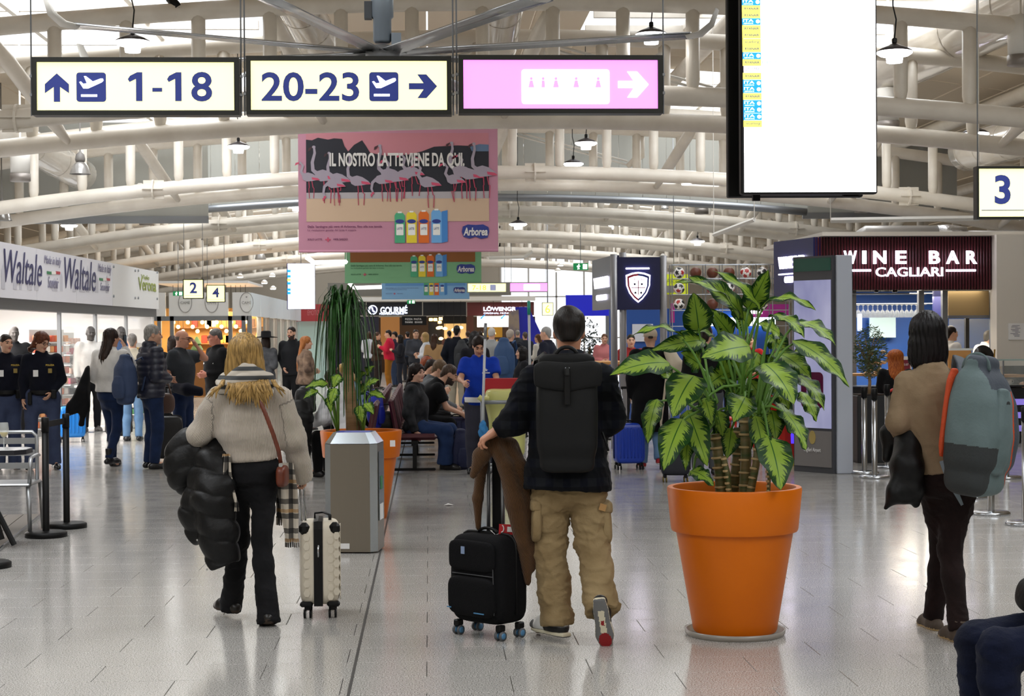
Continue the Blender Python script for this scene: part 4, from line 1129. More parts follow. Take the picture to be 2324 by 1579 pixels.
# backpack
TEAL=mat('grey_green_canvas','#5f7072',.75,var=('#566768',6),bump=(60,.25)); SLATE=mat('slate_canvas','#3c434d',.75,bump=(60,.25)); CHAR=mat('charcoal_canvas','#2c3031',.8,bump=(60,.25)); ORG=mat('orange_mesh','#b53f10',.7,bump=(120,.3))
t = thing('backpack', 'grey-green and slate backpack with orange lining on one shoulder of the bob-haired person', 'backpack', P(2225, 1074, 9.0))
th = .72      # turned so that its side and front both show
R = rotz(th)
c0 = P(2226, 955, 9.0)
X_, Y_, Z_ = R[:, 0], R[:, 1], A(0, 0, 1)
tl_ = roty(.12)
X_, Y_, Z_ = tl_ @ X_, tl_ @ Y_, tl_ @ Z_
def BP(x, y, z): return c0 + X_ * x + Y_ * y + Z_ * z
F = SDF(c0 - .42, c0 + .42, .0058)
F.loft(BP(0, 0, -.27), Z_, X_, Y_, [0, .05, .2, .38, .50, .55], [.165, .19, .20, .185, .15, .10], [.12, .145, .155, .135, .10, .06], None, [.0, -.01, -.015, .0, .02, .03], k=0, p=3.4)
V, Q = F.nets(); V = smooth_v(V, Q, 2); V = folds(V, Q, .0055, 16, 11); me = mesh_np(V, Q)
ob('bag_body', me, [TEAL, SLATE, CHAR, ORG], t, True)
q = V[Q].mean(1) - c0; x, y, z = q @ X_, q @ Y_, q @ Z_
mi = np.zeros(len(Q), np.int32)
mi[(x > .055 + .05 * ((z + .05) / .25) ** 2 - .03 * z) & (x < .135 + .05 * ((z + .05) / .3) ** 2) & (y < 0.02)] = 1
mi[(z > .17) & (x > -.10) & (y < .06)] = 1
mi[(z < -.13) & (x < -.07)] = 2
mi[y > .105] = 3
mi[(np.abs(x - .055 - .05 * ((z + .05) / .25) ** 2 + .03 * z) < .007) & (y < .02) & (z < .17)] = 3
me.polygons.foreach_set('material_index', mi)
F = SDF(c0 - .45, c0 + .45, .008)      # front pocket, proud of the body
F.loft(BP(-.02, -.12, -.24), Z_, X_, Y_, [0, .06, .22, .34, .40], [.06, .075, .075, .06, .04], [.03, .05, .055, .04, .02], k=0, p=3)
sdf_obj(F, 'front_pocket', TEAL, t, 1, fold=(.003, 20, 3))
F = SDF(c0 - .45, c0 + .45, .008)
F.loft(BP(-.115, .12, -.2), Z_, X_, Y_, [0, .05, .22, .4, .45], [.05, .06, .06, .055, .03], [.010, .018, .018, .016, .01], k=0, p=3)
sdf_obj(F, 'back_padding', ORG, t, 1)
mb = MB(); mb.tube([BP(-.05 + .0 * q_, .03 - .07 * math.cos(q_), .27 + .07 * math.sin(q_)) for q_ in np.linspace(-.1, math.pi + .1, 12)], .018, 8, flat=(1, .4)); mb.build('grab_handle', TEAL, t, True)
mb=MB(); mb.tube([P(2182,905,9.02),P(2190,866,9.09),P(2188,832,9.18),P(2180,813,9.30),P(2176,830,9.43),P(2176,880,9.5)],[.04,.044,.046,.046,.042,.04],8,flat=(1,.22),ref=(0,1,0)); mb.build('shoulder_strap',SLATE,t,True)
mb=MB(); mb.tube([P(2140,1045,9.08),P(2148,1068,9.06),P(2164,1105,9.06),P(2184,1146,9.06)],[.02,.02,.017,.008],8,flat=(1,.2),ref=(0,1,0)); mb.build('loose_strap',mat('webbing_grey','#6c7880',.7),t,True)
mb = MB(); mb.lathe(BP(-.015, -.145, .1) , [(.018, 0), (.018, .012)], 16, -Y_); mb.build('cable_port', CHAR, t)
# black coat over the left arm
t = thing('coat', 'thin black coat draped over the bob-haired person\'s left forearm', 'coat', P(2040, 1165, 9.3))
F = SDF(P(1985, 1180, 8.95), P(2110, 915, 9.85), .009)
F.path([P(2062, 985, 9.3), P(2052, 1050, 9.22), P(2032, 1120, 9.2), P(2010, 1152, 9.22)], [.05, .055, .05, .02], .045)
F.path([P(2068, 990, 9.3), P(2072, 1060, 9.2), P(2072, 1110, 9.2), P(2078, 1142, 9.22)], [.045, .05, .045, .02], .045)
F.path([P(2050, 985, 9.35), P(2040, 1060, 9.26), P(2040, 1130, 9.26)], [.05, .045, .03], .045)
F.path([P(2052, 950, 9.42), P(2020, 985, 9.45), P(2012, 1040, 9.42)], [.05, .055, .035], .045)
F.path([P(2075, 960, 9.4), P(2075, 1010, 9.28)], [.04, .045], .045)
F.path([P(2030, 1110, 9.22), P(2052, 1132, 9.2)], [.03, .025], .045)
sdf_obj(F, 'coat_cloth', mat('black_thin_nylon', '#09090a', .5, spec=.25, bump=(18, .4)), t, 1, fold=(.010, 22, 4, (1, 1, .6)))
# ---- sitter at the lower right edge
kn = P(2208, 1462, 6.72)
Js = pose((kn[0] + .46, kn[1] - .02, 0), math.pi / 2 + .06, 1.75, seated=True, arms=((.22, -.16, -.24), (.16, .02, -.40)), seatz=.365, lean=-.22)
sit = person(Js, 'seated person in dark blue jeans at the lower right edge of the picture', h=1.75, b=1.05, res=.011, hair=dict(style='short'),
 hands=(dict(curl=.6), dict(curl=.6)), face=dirv(math.pi / 2),
 top=dict(m=cloth('charcoal_jacket', '#1c1d20'), loose=.03, hem=.16, name='jacket'), pants=dict(m=cloth('dark_blue_denim', '#10162b', '#0c1122', sc=110, b=.3), loose=.016, flare=.012, fold=.007, fold2=.006, seed=8),
 shoes=dict(m=BLACK))
t = thing('shoulder_bag', 'black bag resting on the lap of the sitter at the lower right edge', 'bag', P(2300, 1470, 6.7))
lp = (Js['knL'] + Js['hipL'] + Js['knR'] + Js['hipR']) / 4
F = SDF(lp - A(.3, .3, .05), lp + A(.35, .3, .42), .01)
F.ell(lp + A(.10, .03, .16), A(.165, .13, .085), roty(-.1), .02, p=3)
sdf_obj(F, 'bag_body', mat('black_bag_cloth', '#0e0f11', .6, spec=.2, bump=(50, .3)), t, 1, fold=(.006, 18, 2))
mb = MB(); mb.tube([lp + A(-.02, -.02, .2), lp + A(.03, -.04, .24), lp + A(.12, -.05, .26), lp + A(.22, -.02, .22)], .014, 8, flat=(1, .3)); mb.build('bag_strap', BLACK, t, True)
mb = MB(); mb.tube([lp + A(-.04, -.10, .19), lp + A(.08, -.11, .2), lp + A(.2, -.10, .19)], .004, 6); mb.build('zip', GREYM, t)
# ================================================================== hanging signs, screens and banners
EX, EZ, EYN = A(1, 0, 0), A(0, 0, 1), A(0, -1, 0)
NAVY = mat('sign_navy', '#2b3a86', 0.5)
NAVYG = mat('sign_navy_lit', '#27357d', 0.5, emit=.35)
YEL = mat('backlit_yellow', '#fff9a6', 0.4, emit=1.35)
YEL2 = mat('backlit_deeper_yellow', '#fbf06a', 0.4, emit=1.15)
PINK = mat('backlit_pink', '#f38df0', 0.4, emit=1.2)
WLIT = mat('backlit_white', '#ffffff', 0.4, emit=1.7)
def rect(Y, x0, y0, x1, y1):
 'world rectangle on the plane at distance Y behind these pixel corners: centre, width, height'
 a, b = PY(x0, y1, Y), PY(x1, y0, Y); c = (a + b) / 2
 m0, m1 = PY(x0, (y0 + y1) / 2, Y), PY(x1, (y0 + y1) / 2, Y)
 return A(c[0], Y, c[2]), abs(m1[0] - m0[0]), abs(b[2] - a[2])
def frame_mb(c, w, h, rim, depth):
 m = MB()
 for sx in (-1, 1): m.box(c + A(sx * (w - rim) / 2, depth / 2, 0), (rim, depth, h))
 for sz in (-1, 1): m.box(c + A(0, depth / 2, sz * (h - rim) / 2), (w - 2 * rim, depth, rim))
 m.box(c + A(0, depth * .8, 0), (w - 2 * rim, depth * .4, h - 2 * rim))
 return m
def ell_poly(cx, cy, rx, ry, n=20): return [(cx + rx * math.cos(2 * math.pi * i / n), cy + ry * math.sin(2 * math.pi * i / n)) for i in range(n)]
def rrect(w, h, r, n=4):
 q = []
 for cx, cy, a0 in ((w / 2 - r, h / 2 - r, 0), (-w / 2 + r, h / 2 - r, 90), (-w / 2 + r, -h / 2 + r, 180), (w / 2 - r, -h / 2 + r, 270)):
  q += [(cx + r * math.cos(math.radians(a0 + 90 * i / n)), cy + r * math.sin(math.radians(a0 + 90 * i / n))) for i in range(n + 1)]
 return q
ARROW = [(-.5, .11), (.02, .11), (-.2, .42), (.12, .42), (.5, 0), (.12, -.42), (-.2, -.42), (.02, -.11), (-.5, -.11)]
PLANE = [(-.40, .08), (-.34, .10), (-.26, .02), (-.14, .04), (-.24, .28), (-.17, .28), (.06, .10), (.32, .20), (.40, .20), (.42, .13), (.36, .07), (-.10, -.14), (-.26, -.14)]
def flat(name, poly, o, m, parent, s=1.0, t=.004, u=EX, w=EZ, n=EYN): return MB().prism([(a * s, b * s) for a, b in poly], o, u, w, n, t).build(name, m, parent)
def hang_rods(t, xs, z0, z1, Y, name='hanging_rod', r=.008):
 for x in xs: MB().tube([(x, Y + .05, z0), (x, Y + .05, arc(x, ROOFZ) + .03)], r, 8).build(name, GREYM, t, True)
SY = 13.0
def gate_sign(x0, y0, x1, y1, panel, label):
 c, w, h = rect(SY, x0, y0, x1, y1)
 t = thing('gate_sign', label, 'sign', c - A(0, 0, h / 2), 'row of backlit signs')
 frame_mb(c, w, h, .036, .14).build('housing', mat('sign_housing', '#10120c', .4), t)
 MB().box(c + A(0, .03, 0), (w - .07, .02, h - .07)).build('panel', panel, t)
 hang_rods(t, (c[0] - w / 2 - .014, c[0] + w / 2 + .012), c[2] - h / 2, 6.2, SY, r=.006)
 m = MB()
 for sx in (-1, 1):
  for dz in (-.06, .08): m.box(c + A(sx * (w / 2 + .008), .05, dz), (.03, .03, .02))
 m.build('bracket', GREYM, t)['kind'] = 'stuff'
 return t, c + A(0, .019, 0)
def picto(px, py, sz, parent):
 c = PY(px, py, SY) + A(0, .019, 0)
 b = flat('pictogram', rrect(sz, sz, sz * .1), c, NAVYG, parent)
 flat('plane_symbol', PLANE, c + A(.0, -.004, .02), WLIT, b, sz)
 flat('runway_line', [(-.34, -.25), (.2, -.25), (.2, -.33), (-.34, -.33)], c + A(0, -.004, .0), WLIT, b, sz)
px = 13.0 / FPX
t, _ = gate_sign(72, 130, 542, 261, YEL, 'backlit yellow gate sign reading 1-18 with an up arrow')
flat('arrow', [(-b_, a_) for a_, b_ in ARROW], PY(128, 198, SY) + A(0, .019, 0), NAVYG, t, 64 * px)
picto(206, 197, 66 * px, t)
for x in (309, 398): flat('lettering', [(-.30, .26), (-.22, .38), (.02, .5), (.20, .5), (.20, -.5), (-.02, -.5), (-.02, .27), (-.24, .16)], PY(x, 196, SY) + A(0, .019, 0), NAVYG, t, 65 * px)
MB().box(PY(356, 203, SY) + A(0, .017, 0), (22 * px, .004, 9 * px)).build('lettering', NAVYG, t)
letter('8', PY(457, 196, SY) + A(0, .019, 0), EX, EZ, NAVYG, t, 47 * px, 67 * px, bold=.02)
t, _ = gate_sign(558, 127, 1025, 260, YEL, 'backlit yellow gate sign reading 20-23 with a right arrow')
letter('20-23', PY(704, 196, SY) + A(0, .019, 0), EX, EZ, NAVYG, t, 220 * px, 66 * px, bold=.02)
picto(871, 196, 66 * px, t)
flat('arrow', ARROW, PY(960, 195, SY) + A(0, .019, 0), NAVYG, t, 64 * px)
t, _ = gate_sign(1041, 125, 1504, 257, PINK, 'backlit pink toilets sign with a white arrow')
c = PY(1284, 196, SY) + A(0, .019, 0)
b = flat('pictogram', rrect(200 * px, 78 * px, .02), c, WLIT, t)
PK = mat('pale_pink_print', '#f0a0ea', .5, emit=.8)
for i, x in enumerate((1206, 1233, 1262, 1308, 1358)):
 q = PY(x, 186, SY) + A(0, .014, 0); s = 26 * px
 flat('figure_symbol', [(-.12, .15), (.12, .15), (.26 if i != 1 else .16, -.45), (-.26 if i != 1 else -.16, -.45)], q, PK, b, s)
 flat('figure_symbol', ell_poly(0, .32, .13, .13, 10), q, PK, b, s)
flat('arrow', ARROW, PY(1438, 191, SY) + A(0, .019, 0), WLIT, t, 70 * px)
def number_sign(Y, x0, y0, x1, y1, s, label, bar=True):
 c, w, h = rect(Y, x0, y0, x1, y1)
 t = thing('gate_number_sign', label, 'sign', c - A(0, 0, h / 2), 'yellow gate number signs')
 frame_mb(c, w, h, .018 * h / .4, .1).build('housing', mat('sign_housing', '#10120c', .4), t)
 MB().box(c + A(0, .03, 0), (w - .034, .02, h - .034)).build('panel', YEL, t)
 letter(s, c + A(0, .019, h * .06), EX, EZ, NAVYG, t, hei=h * .56, bold=.03)
 if bar: MB().box(c + A(0, .018, -h * .33), (w * .8, .004, h * .015)).build('underline', NAVYG, t)
 hang_rods(t, (c[0] - w * .45, c[0] + w * .45), c[2] + h / 2, c[2] + 2.6, Y, r=.006)
number_sign(15, 2217, 377, 2337, 497, '3', 'backlit yellow gate number sign reading 3 at the right edge')
number_sign(39, 415, 633, 462, 678, '2', 'small yellow gate number sign reading 2')
number_sign(43, 468, 646, 511, 686, '4', 'small yellow gate number sign reading 4')
# departures screen: two displays back to back
SCR = mat('lit_screen_white', '#fdfeff', .3, emit=1.9)
def board(t, Y, x0, x1, y0, y1, back):
 c, w, h = rect(Y, x0, y0, x1, y1)
 MB().box(c + A(0, .06 * back, 0), (w, .10, h), bev=.01).build('display_body', BLACK, t)
 return c, w, h
t = thing('departures_screen', 'tall lit departures screen in a black double-sided housing', 'screen', PY(1838, 440, 14))
board(t, 14.0, 1681, 1991, -260, 440, 1); board(t, 14.62, 1646, 1950, -258, 450, -1)
c0_, w0_, h0_ = rect(14.0, 1688, -255, 1987, 436)
MB().box(c0_ + A(0, .003, 0), (w0_, .01, h0_)).build('display', SCR, t)
cc_, ww_, hh_ = rect(14.3, 1690, -260, 1940, 441)
MB().box(cc_, (ww_, .42, hh_)).build('mounting_frame', BLACK, t)
m = MB(); m.box(PY(1716, 449, 14.3), (.06, .05, .05)); m.box(PY(1930, 444, 14.2), (.13, .05, .02)); m.build('sensor', BLACK, t)['kind'] = 'stuff'
hang_rods(t, (cc_[0] - .3, cc_[0] + .3), cc_[2] + hh_ / 2, 6.3, 14.25, r=.025)
ITA, YCELL, PALE = mat('screen_blue', '#1f9be0', .4, emit=.9), mat('screen_yellow', '#f3ea6a', .4, emit=1.0), mat('screen_pale_text', '#bfe6f4', .4, emit=.5)
DKT = mat('screen_dark_text', '#3a4f8c', .4, emit=.5)
rows=[(5,'I','AZ1577','Milano Linate','15 15'),(20,'R','FR4014','Bergamo','15 55'),(35,'R','FR4695','Napoli','15 55'),(49,'I','AZ1607','Roma Fiumicino','16 05'),(65,'R','FR8827','Verona','16 30'),(80,'R','FR1487','Bergamo',''),(96,'V','VY6901','Barcelona','16 50'),(111,'R','','',''),(127,'I','AZ1536','Milano Linate','17 05'),(142,'R','FR2','',''),(158,'O','V71747','Torino','18 00'),(173,'R','','',''),(189,'I','AZ1585','Milano Linate','18 40'),(203,'I','','',''),(219,'R','FR4416','Bergamo Orio al Serio','19 00'),(235,'I','AZ1594','Roma Fiumicino',''),(249,'I','AZ1592','Roma Fiumicino','20 10'),(265,'I','','',''),(281,'V','VY6903','Barcelona','21 15')]
p14 = 14.0 / FPX
for y, kd, no, dest, tm in rows:
 sh = 1683 + (y / 281) * 4
 if kd != 'O':
  q = PY(sh + 21, y, 14.0) + A(0, -.006, 0)
  cell = MB().box(q, (42 * p14, .006, 15.2 * p14)).build('airline_cell', ITA if kd == 'I' else YCELL, t)
 else: cell = t; q = PY(sh + 21, y, 14.0)
 if kd == 'I':
  letter('ITA',q+A(-7*p14,-.003,2*p14),EX,EZ,WLIT,cell,24*p14,6.5*p14,bold=.02,thick=.001); letter('AIRWAYS',q+A(-7*p14,-.003,-4.5*p14),EX,EZ,WLIT,cell,22*p14,3*p14,thick=.001); flat('roundel',ell_poly(15*p14,0,4.6*p14,4.6*p14,12),q+A(0,-.003,0),WLIT,cell,t=.001)
 else: letter({'R': 'RYANAIR', 'V': 'vueling', 'O': 'VOLOTEA'}[kd], q + A(1 * p14, -.003, 0), EX, EZ, DKT, cell, 33 * p14, (5 if kd == 'R' else 8) * p14, bold=.02 if kd == 'R' else 0, thick=.001)
 for s_, xx, wd in ((no, 1727, 34), (dest, 1766, 5.2 * len(dest)), (tm, 1856, 20)):
  if s_: letter(s_, PY(xx + (y / 281) * 4, y, 14.0) + A(0, -.003, 0), EX, EZ, PALE, t, wd * p14, 6.5 * p14, thick=.001, anchor='l')
for s_,xx,wd in (('4 DICEMBRE 2023',1700,70),('Welcome to Cagliari airport',1803,106),('14:55',1961,22)): letter(s_,PY(xx,414,14.0)+A(0,-.003,0),EX,EZ,PALE,t,wd*p14,7*p14,thick=.001,anchor='l')
# small distant departures screen
t = thing('departures_screen', 'small distant departures screen hanging left of the tree-like plant', 'screen', PY(683, 702, 40))
c, w, h = rect(40, 651, 597, 715, 702)
MB().box(c + A(0, .06, 0), (w, .1, h), bev=.01).build('display_body', mat('screen_blue_edge', '#1b1b6a', .4), t); MB().box(c + A(.008, .003, 0), (w - .03, .01, h - .02)).build('display', SCR, t)
for yy, mm in ((615, ITA), (627, ITA), (635, YCELL), (643, ITA), (657, ITA), (665, ITA)): MB().box(PY(656, yy, 40) + A(0, -.006, 0), (.08, .006, .06)).build('airline_cell', mm, t)
hang_rods(t, (c[0],), c[2] + h / 2, 5.8, 40)
# distant gate signs in the glow
for (x0, y0, x1, y1, pm, s_, lb) in ((1060, 641, 1150, 664, YEL, '7-18', 'distant pale yellow gate sign right of the blue banner'), (1156, 640, 1244, 663, PINK, '', 'distant pink toilets sign above the far counters')):
 c, w, h = rect(56, x0, y0, x1, y1); t = thing('gate_sign', lb, 'sign', c - A(0, 0, h / 2), 'far row of backlit signs')
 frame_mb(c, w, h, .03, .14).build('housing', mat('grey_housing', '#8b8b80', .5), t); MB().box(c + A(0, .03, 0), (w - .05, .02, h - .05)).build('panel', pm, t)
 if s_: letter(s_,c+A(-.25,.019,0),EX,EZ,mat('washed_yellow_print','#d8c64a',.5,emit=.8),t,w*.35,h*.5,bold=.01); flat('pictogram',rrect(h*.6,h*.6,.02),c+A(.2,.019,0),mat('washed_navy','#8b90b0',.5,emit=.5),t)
 else: flat('pictogram', rrect(w * .42, h * .6, .03), c + A(.1, .019, 0), WLIT, t)
 hang_rods(t, (c[0] - w * .45, c[0] + w * .45), c[2] + h / 2, 5.4, 56)
# banners
def bird(mb, x, y, s, fl=1, neck='up', step=0.0, legs=True):
 'printed wading bird: body, bent neck, beak and thin legs, all flat'
 X = lambda a: x + fl * a * s
 Q = lambda pts, m_: mb.append((m_, [(X(a), y + b * s) for a, b in pts]))
 def strip(pts, w0, w1, m_):
  n = len(pts); L_, R_ = [], []
  for i in range(n):
   a = pts[max(i - 1, 0)]; b = pts[min(i + 1, n - 1)]; dx, dy = b[0] - a[0], b[1] - a[1]; l = math.hypot(dx, dy) + 1e-9
   w = w0 + (w1 - w0) * i / (n - 1); L_.append((pts[i][0] - dy / l * w, pts[i][1] + dx / l * w)); R_.append((pts[i][0] + dy / l * w, pts[i][1] - dx / l * w))
  Q(L_ + R_[::-1], m_)
 if legs:
  for a, k in ((-.02, 0), (.10, step)): strip([(a, -.1), (a + .02 + k * .4, -.42), (a + k, -.44), (a + .02 + k * .6, -.86)], .018, .014, 2)
 Q([(-.30, .05), (-.22, .17), (-.05, .22), (.15, .16), (.36, .02), (.46, -.10), (.34, -.10), (.12, -.14), (-.12, -.16), (-.26, -.08)], 0)
 Q([(.10, .02), (.36, -.02), (.46, -.10), (.30, -.11), (.12, -.08)], 1)
 if neck =='up': strip([(-.22,.08),(-.36,.2),(-.38,.45),(-.30,.75),(-.32,.92)],.07,.032,0); Q(ell_poly(-.33,.94,.06,.045,10),0); Q([(-.37,.96),(-.50,.90),(-.52,.80),(-.46,.82),(-.40,.90)],3 if s > .2 else 1)
 elif neck == 'bend': strip([(-.22, .08), (-.34, .25), (-.26, .5), (-.36, .62)], .07, .035, 0); Q(ell_poly(-.38, .63, .06, .045, 10), 0); Q([(-.40, .66), (-.56, .62), (-.60, .50), (-.52, .54), (-.43, .59)], 1)
 else: strip([(-.24, .04), (-.40, -.1), (-.44, -.35), (-.38, -.5)], .07, .035, 0); Q(ell_poly(-.38, -.52, .05, .05, 10), 1); Q([(-.40, -.5), (-.48, -.58), (-.46, -.70), (-.40, -.62)], 1)
def banner(Y, x0, y0, x1, y1, frame_c, label, birds, scene_cols, ltop):
 c, w, h = rect(Y, x0, y0, x1, y1); u0, v0 = c[0] - w / 2, c[2] + h / 2
 t = thing('advertising_banner', label, 'banner', c - A(0, 0, h / 2), 'milk banners hanging along the hall')
 MB().box(c + A(0, .02, 0), (w, .03, h)).build('cloth', mat('banner_' + frame_c[1:], frame_c, .7), t)
 for sz in (-1, 1): MB().tube([c + A(-w / 2, .02, sz * h / 2), c + A(w / 2, .02, sz * h / 2)], .022, 8).build('batten', mat('banner_' + frame_c[1:], frame_c, .7), t, True)
 hang_rods(t, (c[0] - w * .4, c[0] + w * .4), c[2] + h / 2, c[2] + h / 2 + 1.0, Y)
 def at(fx, fy, lay): return A(u0 + fx * w, Y + .004 - .0025 * lay, v0 - fy * h)
 def poly(name, pts, m, lay, par=t): return MB().prism([(a * w, -b * h) for a, b in pts], A(u0, Y + .004 - .0025 * lay, v0), EX, EZ, EYN, .002).build(name, m, par)
 R_ = lambda a, b, cc, d: [(a, b), (a, d), (cc, d), (cc, b)]
 sky_, dark, sand, haze = scene_cols
 ph = poly('printed_photo', R_(.04, .10, .955, .775), mat('print_' + sky_[1:], sky_, .7), 0)
 poly('printed_sand', R_(.04, .55, .955, .775), mat('print_' + sand[1:], sand, .7), 1, ph)
 poly('printed_haze', R_(.04, .535, .955, .60), mat('print_' + haze[1:], haze, .7), 1.5, ph)
 poly('printed_trees',[(.04,.15),(.07,.155),(.10,.135),(.15,.15),(.18,.14),(.22,.145),(.232,.20),(.25,.24),(.28,.19),(.32,.155),(.34,.2),(.36,.25),(.44,.275),(.55,.265),(.62,.24),(.68,.205),(.80,.195),(.955,.205),(.955,.545),(.04,.555)],mat('print_'+dark[1:],dark,.75),2,ph)
 if birds:
  poly('printed_mountain', [(.86, .205), (.91, .185), (.955, .19), (.955, .24), (.87, .24)], mat('print_blue_hill', '#5d7390', .7), 2.5, ph)
  fl = []
  for x,y,s,f_,nk,st in ((.13,.43,.34,1,'up',.12),(.20,.45,.30,1,'up',-.1),(.055,.44,.26,1,'bend',.1),(.30,.47,.30,1,'up',.12),(.46,.42,.34,1,'up',.15),(.53,.42,.30,-1,'bend',-.12),(.49,.44,.3,1,'bend',.1),(.57,.40,.3,1,'bend',.2),(.65,.48,.32,1,'bend',.1),(.42,.46,.27,1,'down',.12),(.82,.40,.34,1,'up',.05),(.78,.46,.28,1,'bend',-.2),(.86,.42,.33,1,'bend',.1),(.93,.40,.33,1,'up',.1),(.18,.49,.27,1,'down',.12)):
   bird(fl, x * w, -y * h, s * h * .70, f_, nk, st)
  m = MB(); m.mi = []
  for i, (mi_, pts) in enumerate(fl):
   m.cur = mi_; m.prism(pts, A(u0, Y + .004 - .0025 * 3 - .00012 * i, v0), EX, EZ, EYN, .0012)
  o = m.build('printed_birds', [mat('print_feather', '#9c929f', .7), mat('print_beak', '#c04a66', .7), mat('print_legs', '#a83a52', .7), mat('print_dark_beak', '#43282e', .7)], ph)
  letter('IL NOSTRO LATTE VIENE DA QUI.', at(.495, .312, 7), EX, EZ, mat('banner_white_print', '#d6d3cf', .6), t, .675 * w, .122 * h, bold=.03, thick=.002)
 for i, (cx, cl, top) in enumerate(((.506, '#48a377', .71), (.565, '#dfc832', .705), (.626, '#d5681e', .70), (.690, '#6ba5d8', .69))):
  k = poly('printed_carton', [(cx - .026, top + .02), (cx - .026, .94), (cx + .026, .94), (cx + .026, top + .02), (cx + .015, top), (cx - .018, top)], mat('carton_' + cl[1:], cl, .5), 3)
  if i == 3: poly('carton_side', [(cx + .026, top + .01), (cx + .026, .94), (cx + .056, .93), (cx + .056, top)], mat('carton_side_blue', '#3f7fc2', .5), 3, k)
  q = at(cx, .775, 4); flat('carton_label', ell_poly(0, 0, .022 * w, .016 * h), q, NAVY, k, t=.001); flat('carton_panel', rrect(.036 * w, .085 * h, .01), at(cx, .838, 4), mat('carton_white', '#e6e6e0', .5), k, t=.001)
  letter('LATTE', at(cx, .83, 5), EX, EZ, NAVY, k, .026 * w, .018 * h, thick=.001)
  flat('carton_cap', rrect(.02 * w, .012 * h, .004), at(cx, top - .004, 4), mat('carton_white', '#e6e6e0', .5), k, t=.001)
 lg=flat('logo',[(-.5,.0),(-.46,.34),(-.28,.48),(0,.40),(.28,.48),(.47,.30),(.5,0),(.44,-.36),(.2,-.44),(0,-.34),(-.22,-.46),(-.44,-.34)],at(.886,.855,3),NAVY,t,1,t=.002) if False else MB().prism([(a*.138*w,b*.115*h) for a,b in [(-.5,.0),(-.46,.34),(-.28,.48),(0,.44),(.28,.48),(.47,.30),(.5,0),(.44,-.40),(.2,-.48),(0,-.34),(-.22,-.46),(-.44,-.34)]],at(.886,.855,3),EX,EZ,EYN,.002).build('logo',NAVY,t)
 letter('Arborea', at(.886, .855, 5), EX, EZ, mat('banner_white_print', '#d6d3cf', .6), lg, .122 * w, .062 * h, bold=.03, shear=.15, thick=.002)
 dk = mat('banner_small_' + ltop[1:], ltop, .7)
 letter('Dalla Sardegna più vera di Arborea, fino alla tua tavola.', at(.045, .815, 3), EX, EZ, dk, t, .375 * w, .022 * h, bold=.012, thick=.001, anchor='l')
 letter('La rivoluzione gentile del latte è iniziata.', at(.045, .842, 3), EX, EZ, dk, t, .245 * w, .018 * h, thick=.001, anchor='l')
 letter('SOLO LATTE', at(.045, .91, 3), EX, EZ, dk, t, .072 * w, .014 * h, bold=.02, thick=.001, anchor='l'); letter('100% SARDO', at(.173, .91, 3), EX, EZ, dk, t, .072 * w, .014 * h, bold=.02, thick=.001, anchor='l')
 letter('+', at(.146, .912, 3), EX, EZ, mat('print_beak', '#c04a66', .7), t, .028 * w, .034 * h, bold=.02, thick=.001)
 return t
banner(27.5, 677, 272, 1130, 570, '#b98296', 'pink milk advertising banner with wading birds, reading IL NOSTRO LATTE VIENE DA QUI', True, ('#bd7c86', '#22232c', '#c4a98f', '#a9a3a6'), '#6b2d55')
banner(40.6, 782, 437, 1092, 641, '#77ab7f', 'green milk advertising banner behind the pink one', False, ('#5a3524', '#2e1a12', '#8a5426', '#6a4020'), '#2c5a38')
banner(62.0, 866, 548, 1065, 678, '#7fb0dc', 'blue milk advertising banner behind the green one', False, ('#7ba7d4', '#2d5fa8', '#5e93cc', '#86b4de'), '#5c6f9c')
# ================================================================== lamps, fan, camera and fittings under the roof
SHADE = mat('dark_lamp_shade', '#4a4648', .35, .5)
def pendant(x, y, wpx, label, cord=True, dia=.38):
 d = min(dia * FPX / wpx, 66); c = P(x, y, d)
 t = thing('pendant_lamp', label, 'lamp', c - A(0, 0, .08), 'round pendant lamps under the roof'); r = dia / 2
 MB().lathe(c, [(r * .98, .002), (r * .98, .014), (r * .7, .045), (r * .35, .07), (.03, .09)], 24).build('lamp_shade', SHADE, t, True)
 MB().lathe(c - A(0, 0, .045), [(.02, 0), (r * .80, .004), (r * 1.0, .03), (r * .99, .047), (.02, .048)], 24).build('reflector', LAMPW, t, True)
 MB().lathe(c - A(0, 0, .115), [(.02, 0), (r * .44, .0), (r * .48, .07), (.02, .074)], 18).build('bulb', LAMPW, t, True)
 MB().box(c + A(0, 0, .12), (.05, .05, .06), bev=.01).build('driver_box', BLACK, t)
 if cord: MB().tube([c + A(0, 0, .14), c + A(.02, 0, .35), c + A(-.015, 0, .5), A(c[0], c[1], arc(c[0], ROOFZ) + .03)], .008, 6).build('cord', BLACK, t, True)
for x,y,w_,l in ((301,95,78,'round pendant lamp above the 1-18 sign'),(541,332,50,'round pendant lamp under the gap between the two yellow signs'),(1330,324,50,'higher round pendant lamp under the pink toilets sign'),(1301,371,46,'lower round pendant lamp under the pink toilets sign'),
     (2030,118,80,'round pendant lamp just right of the large departures screen'),(2213,303,62,'round pendant lamp above the gate number 3 sign'),(387,464,38,'round pendant lamp above the left fascia, high'),(157,511,37,'round pendant lamp over the white shop fascia, low'),
     (262,533,26,'small round pendant lamp above the shop fascia end'),(672,468,36,'round pendant lamp touching the pink banner left edge'),(1395,511,28,'round pendant lamp left of the far arches, right side'),(1176,508,40,'round pendant lamp touching the pink banner right edge'),(1583,547,32,'round pendant lamp above the ball rack'),(1478,78,72,'round pendant lamp above the pink sign right end'),
     (508, 515, 24, 'small round pendant lamp among the left arches'), (1346, 546, 20, 'tiny round pendant lamp near the crest panel')): pendant(x, y, w_, l)
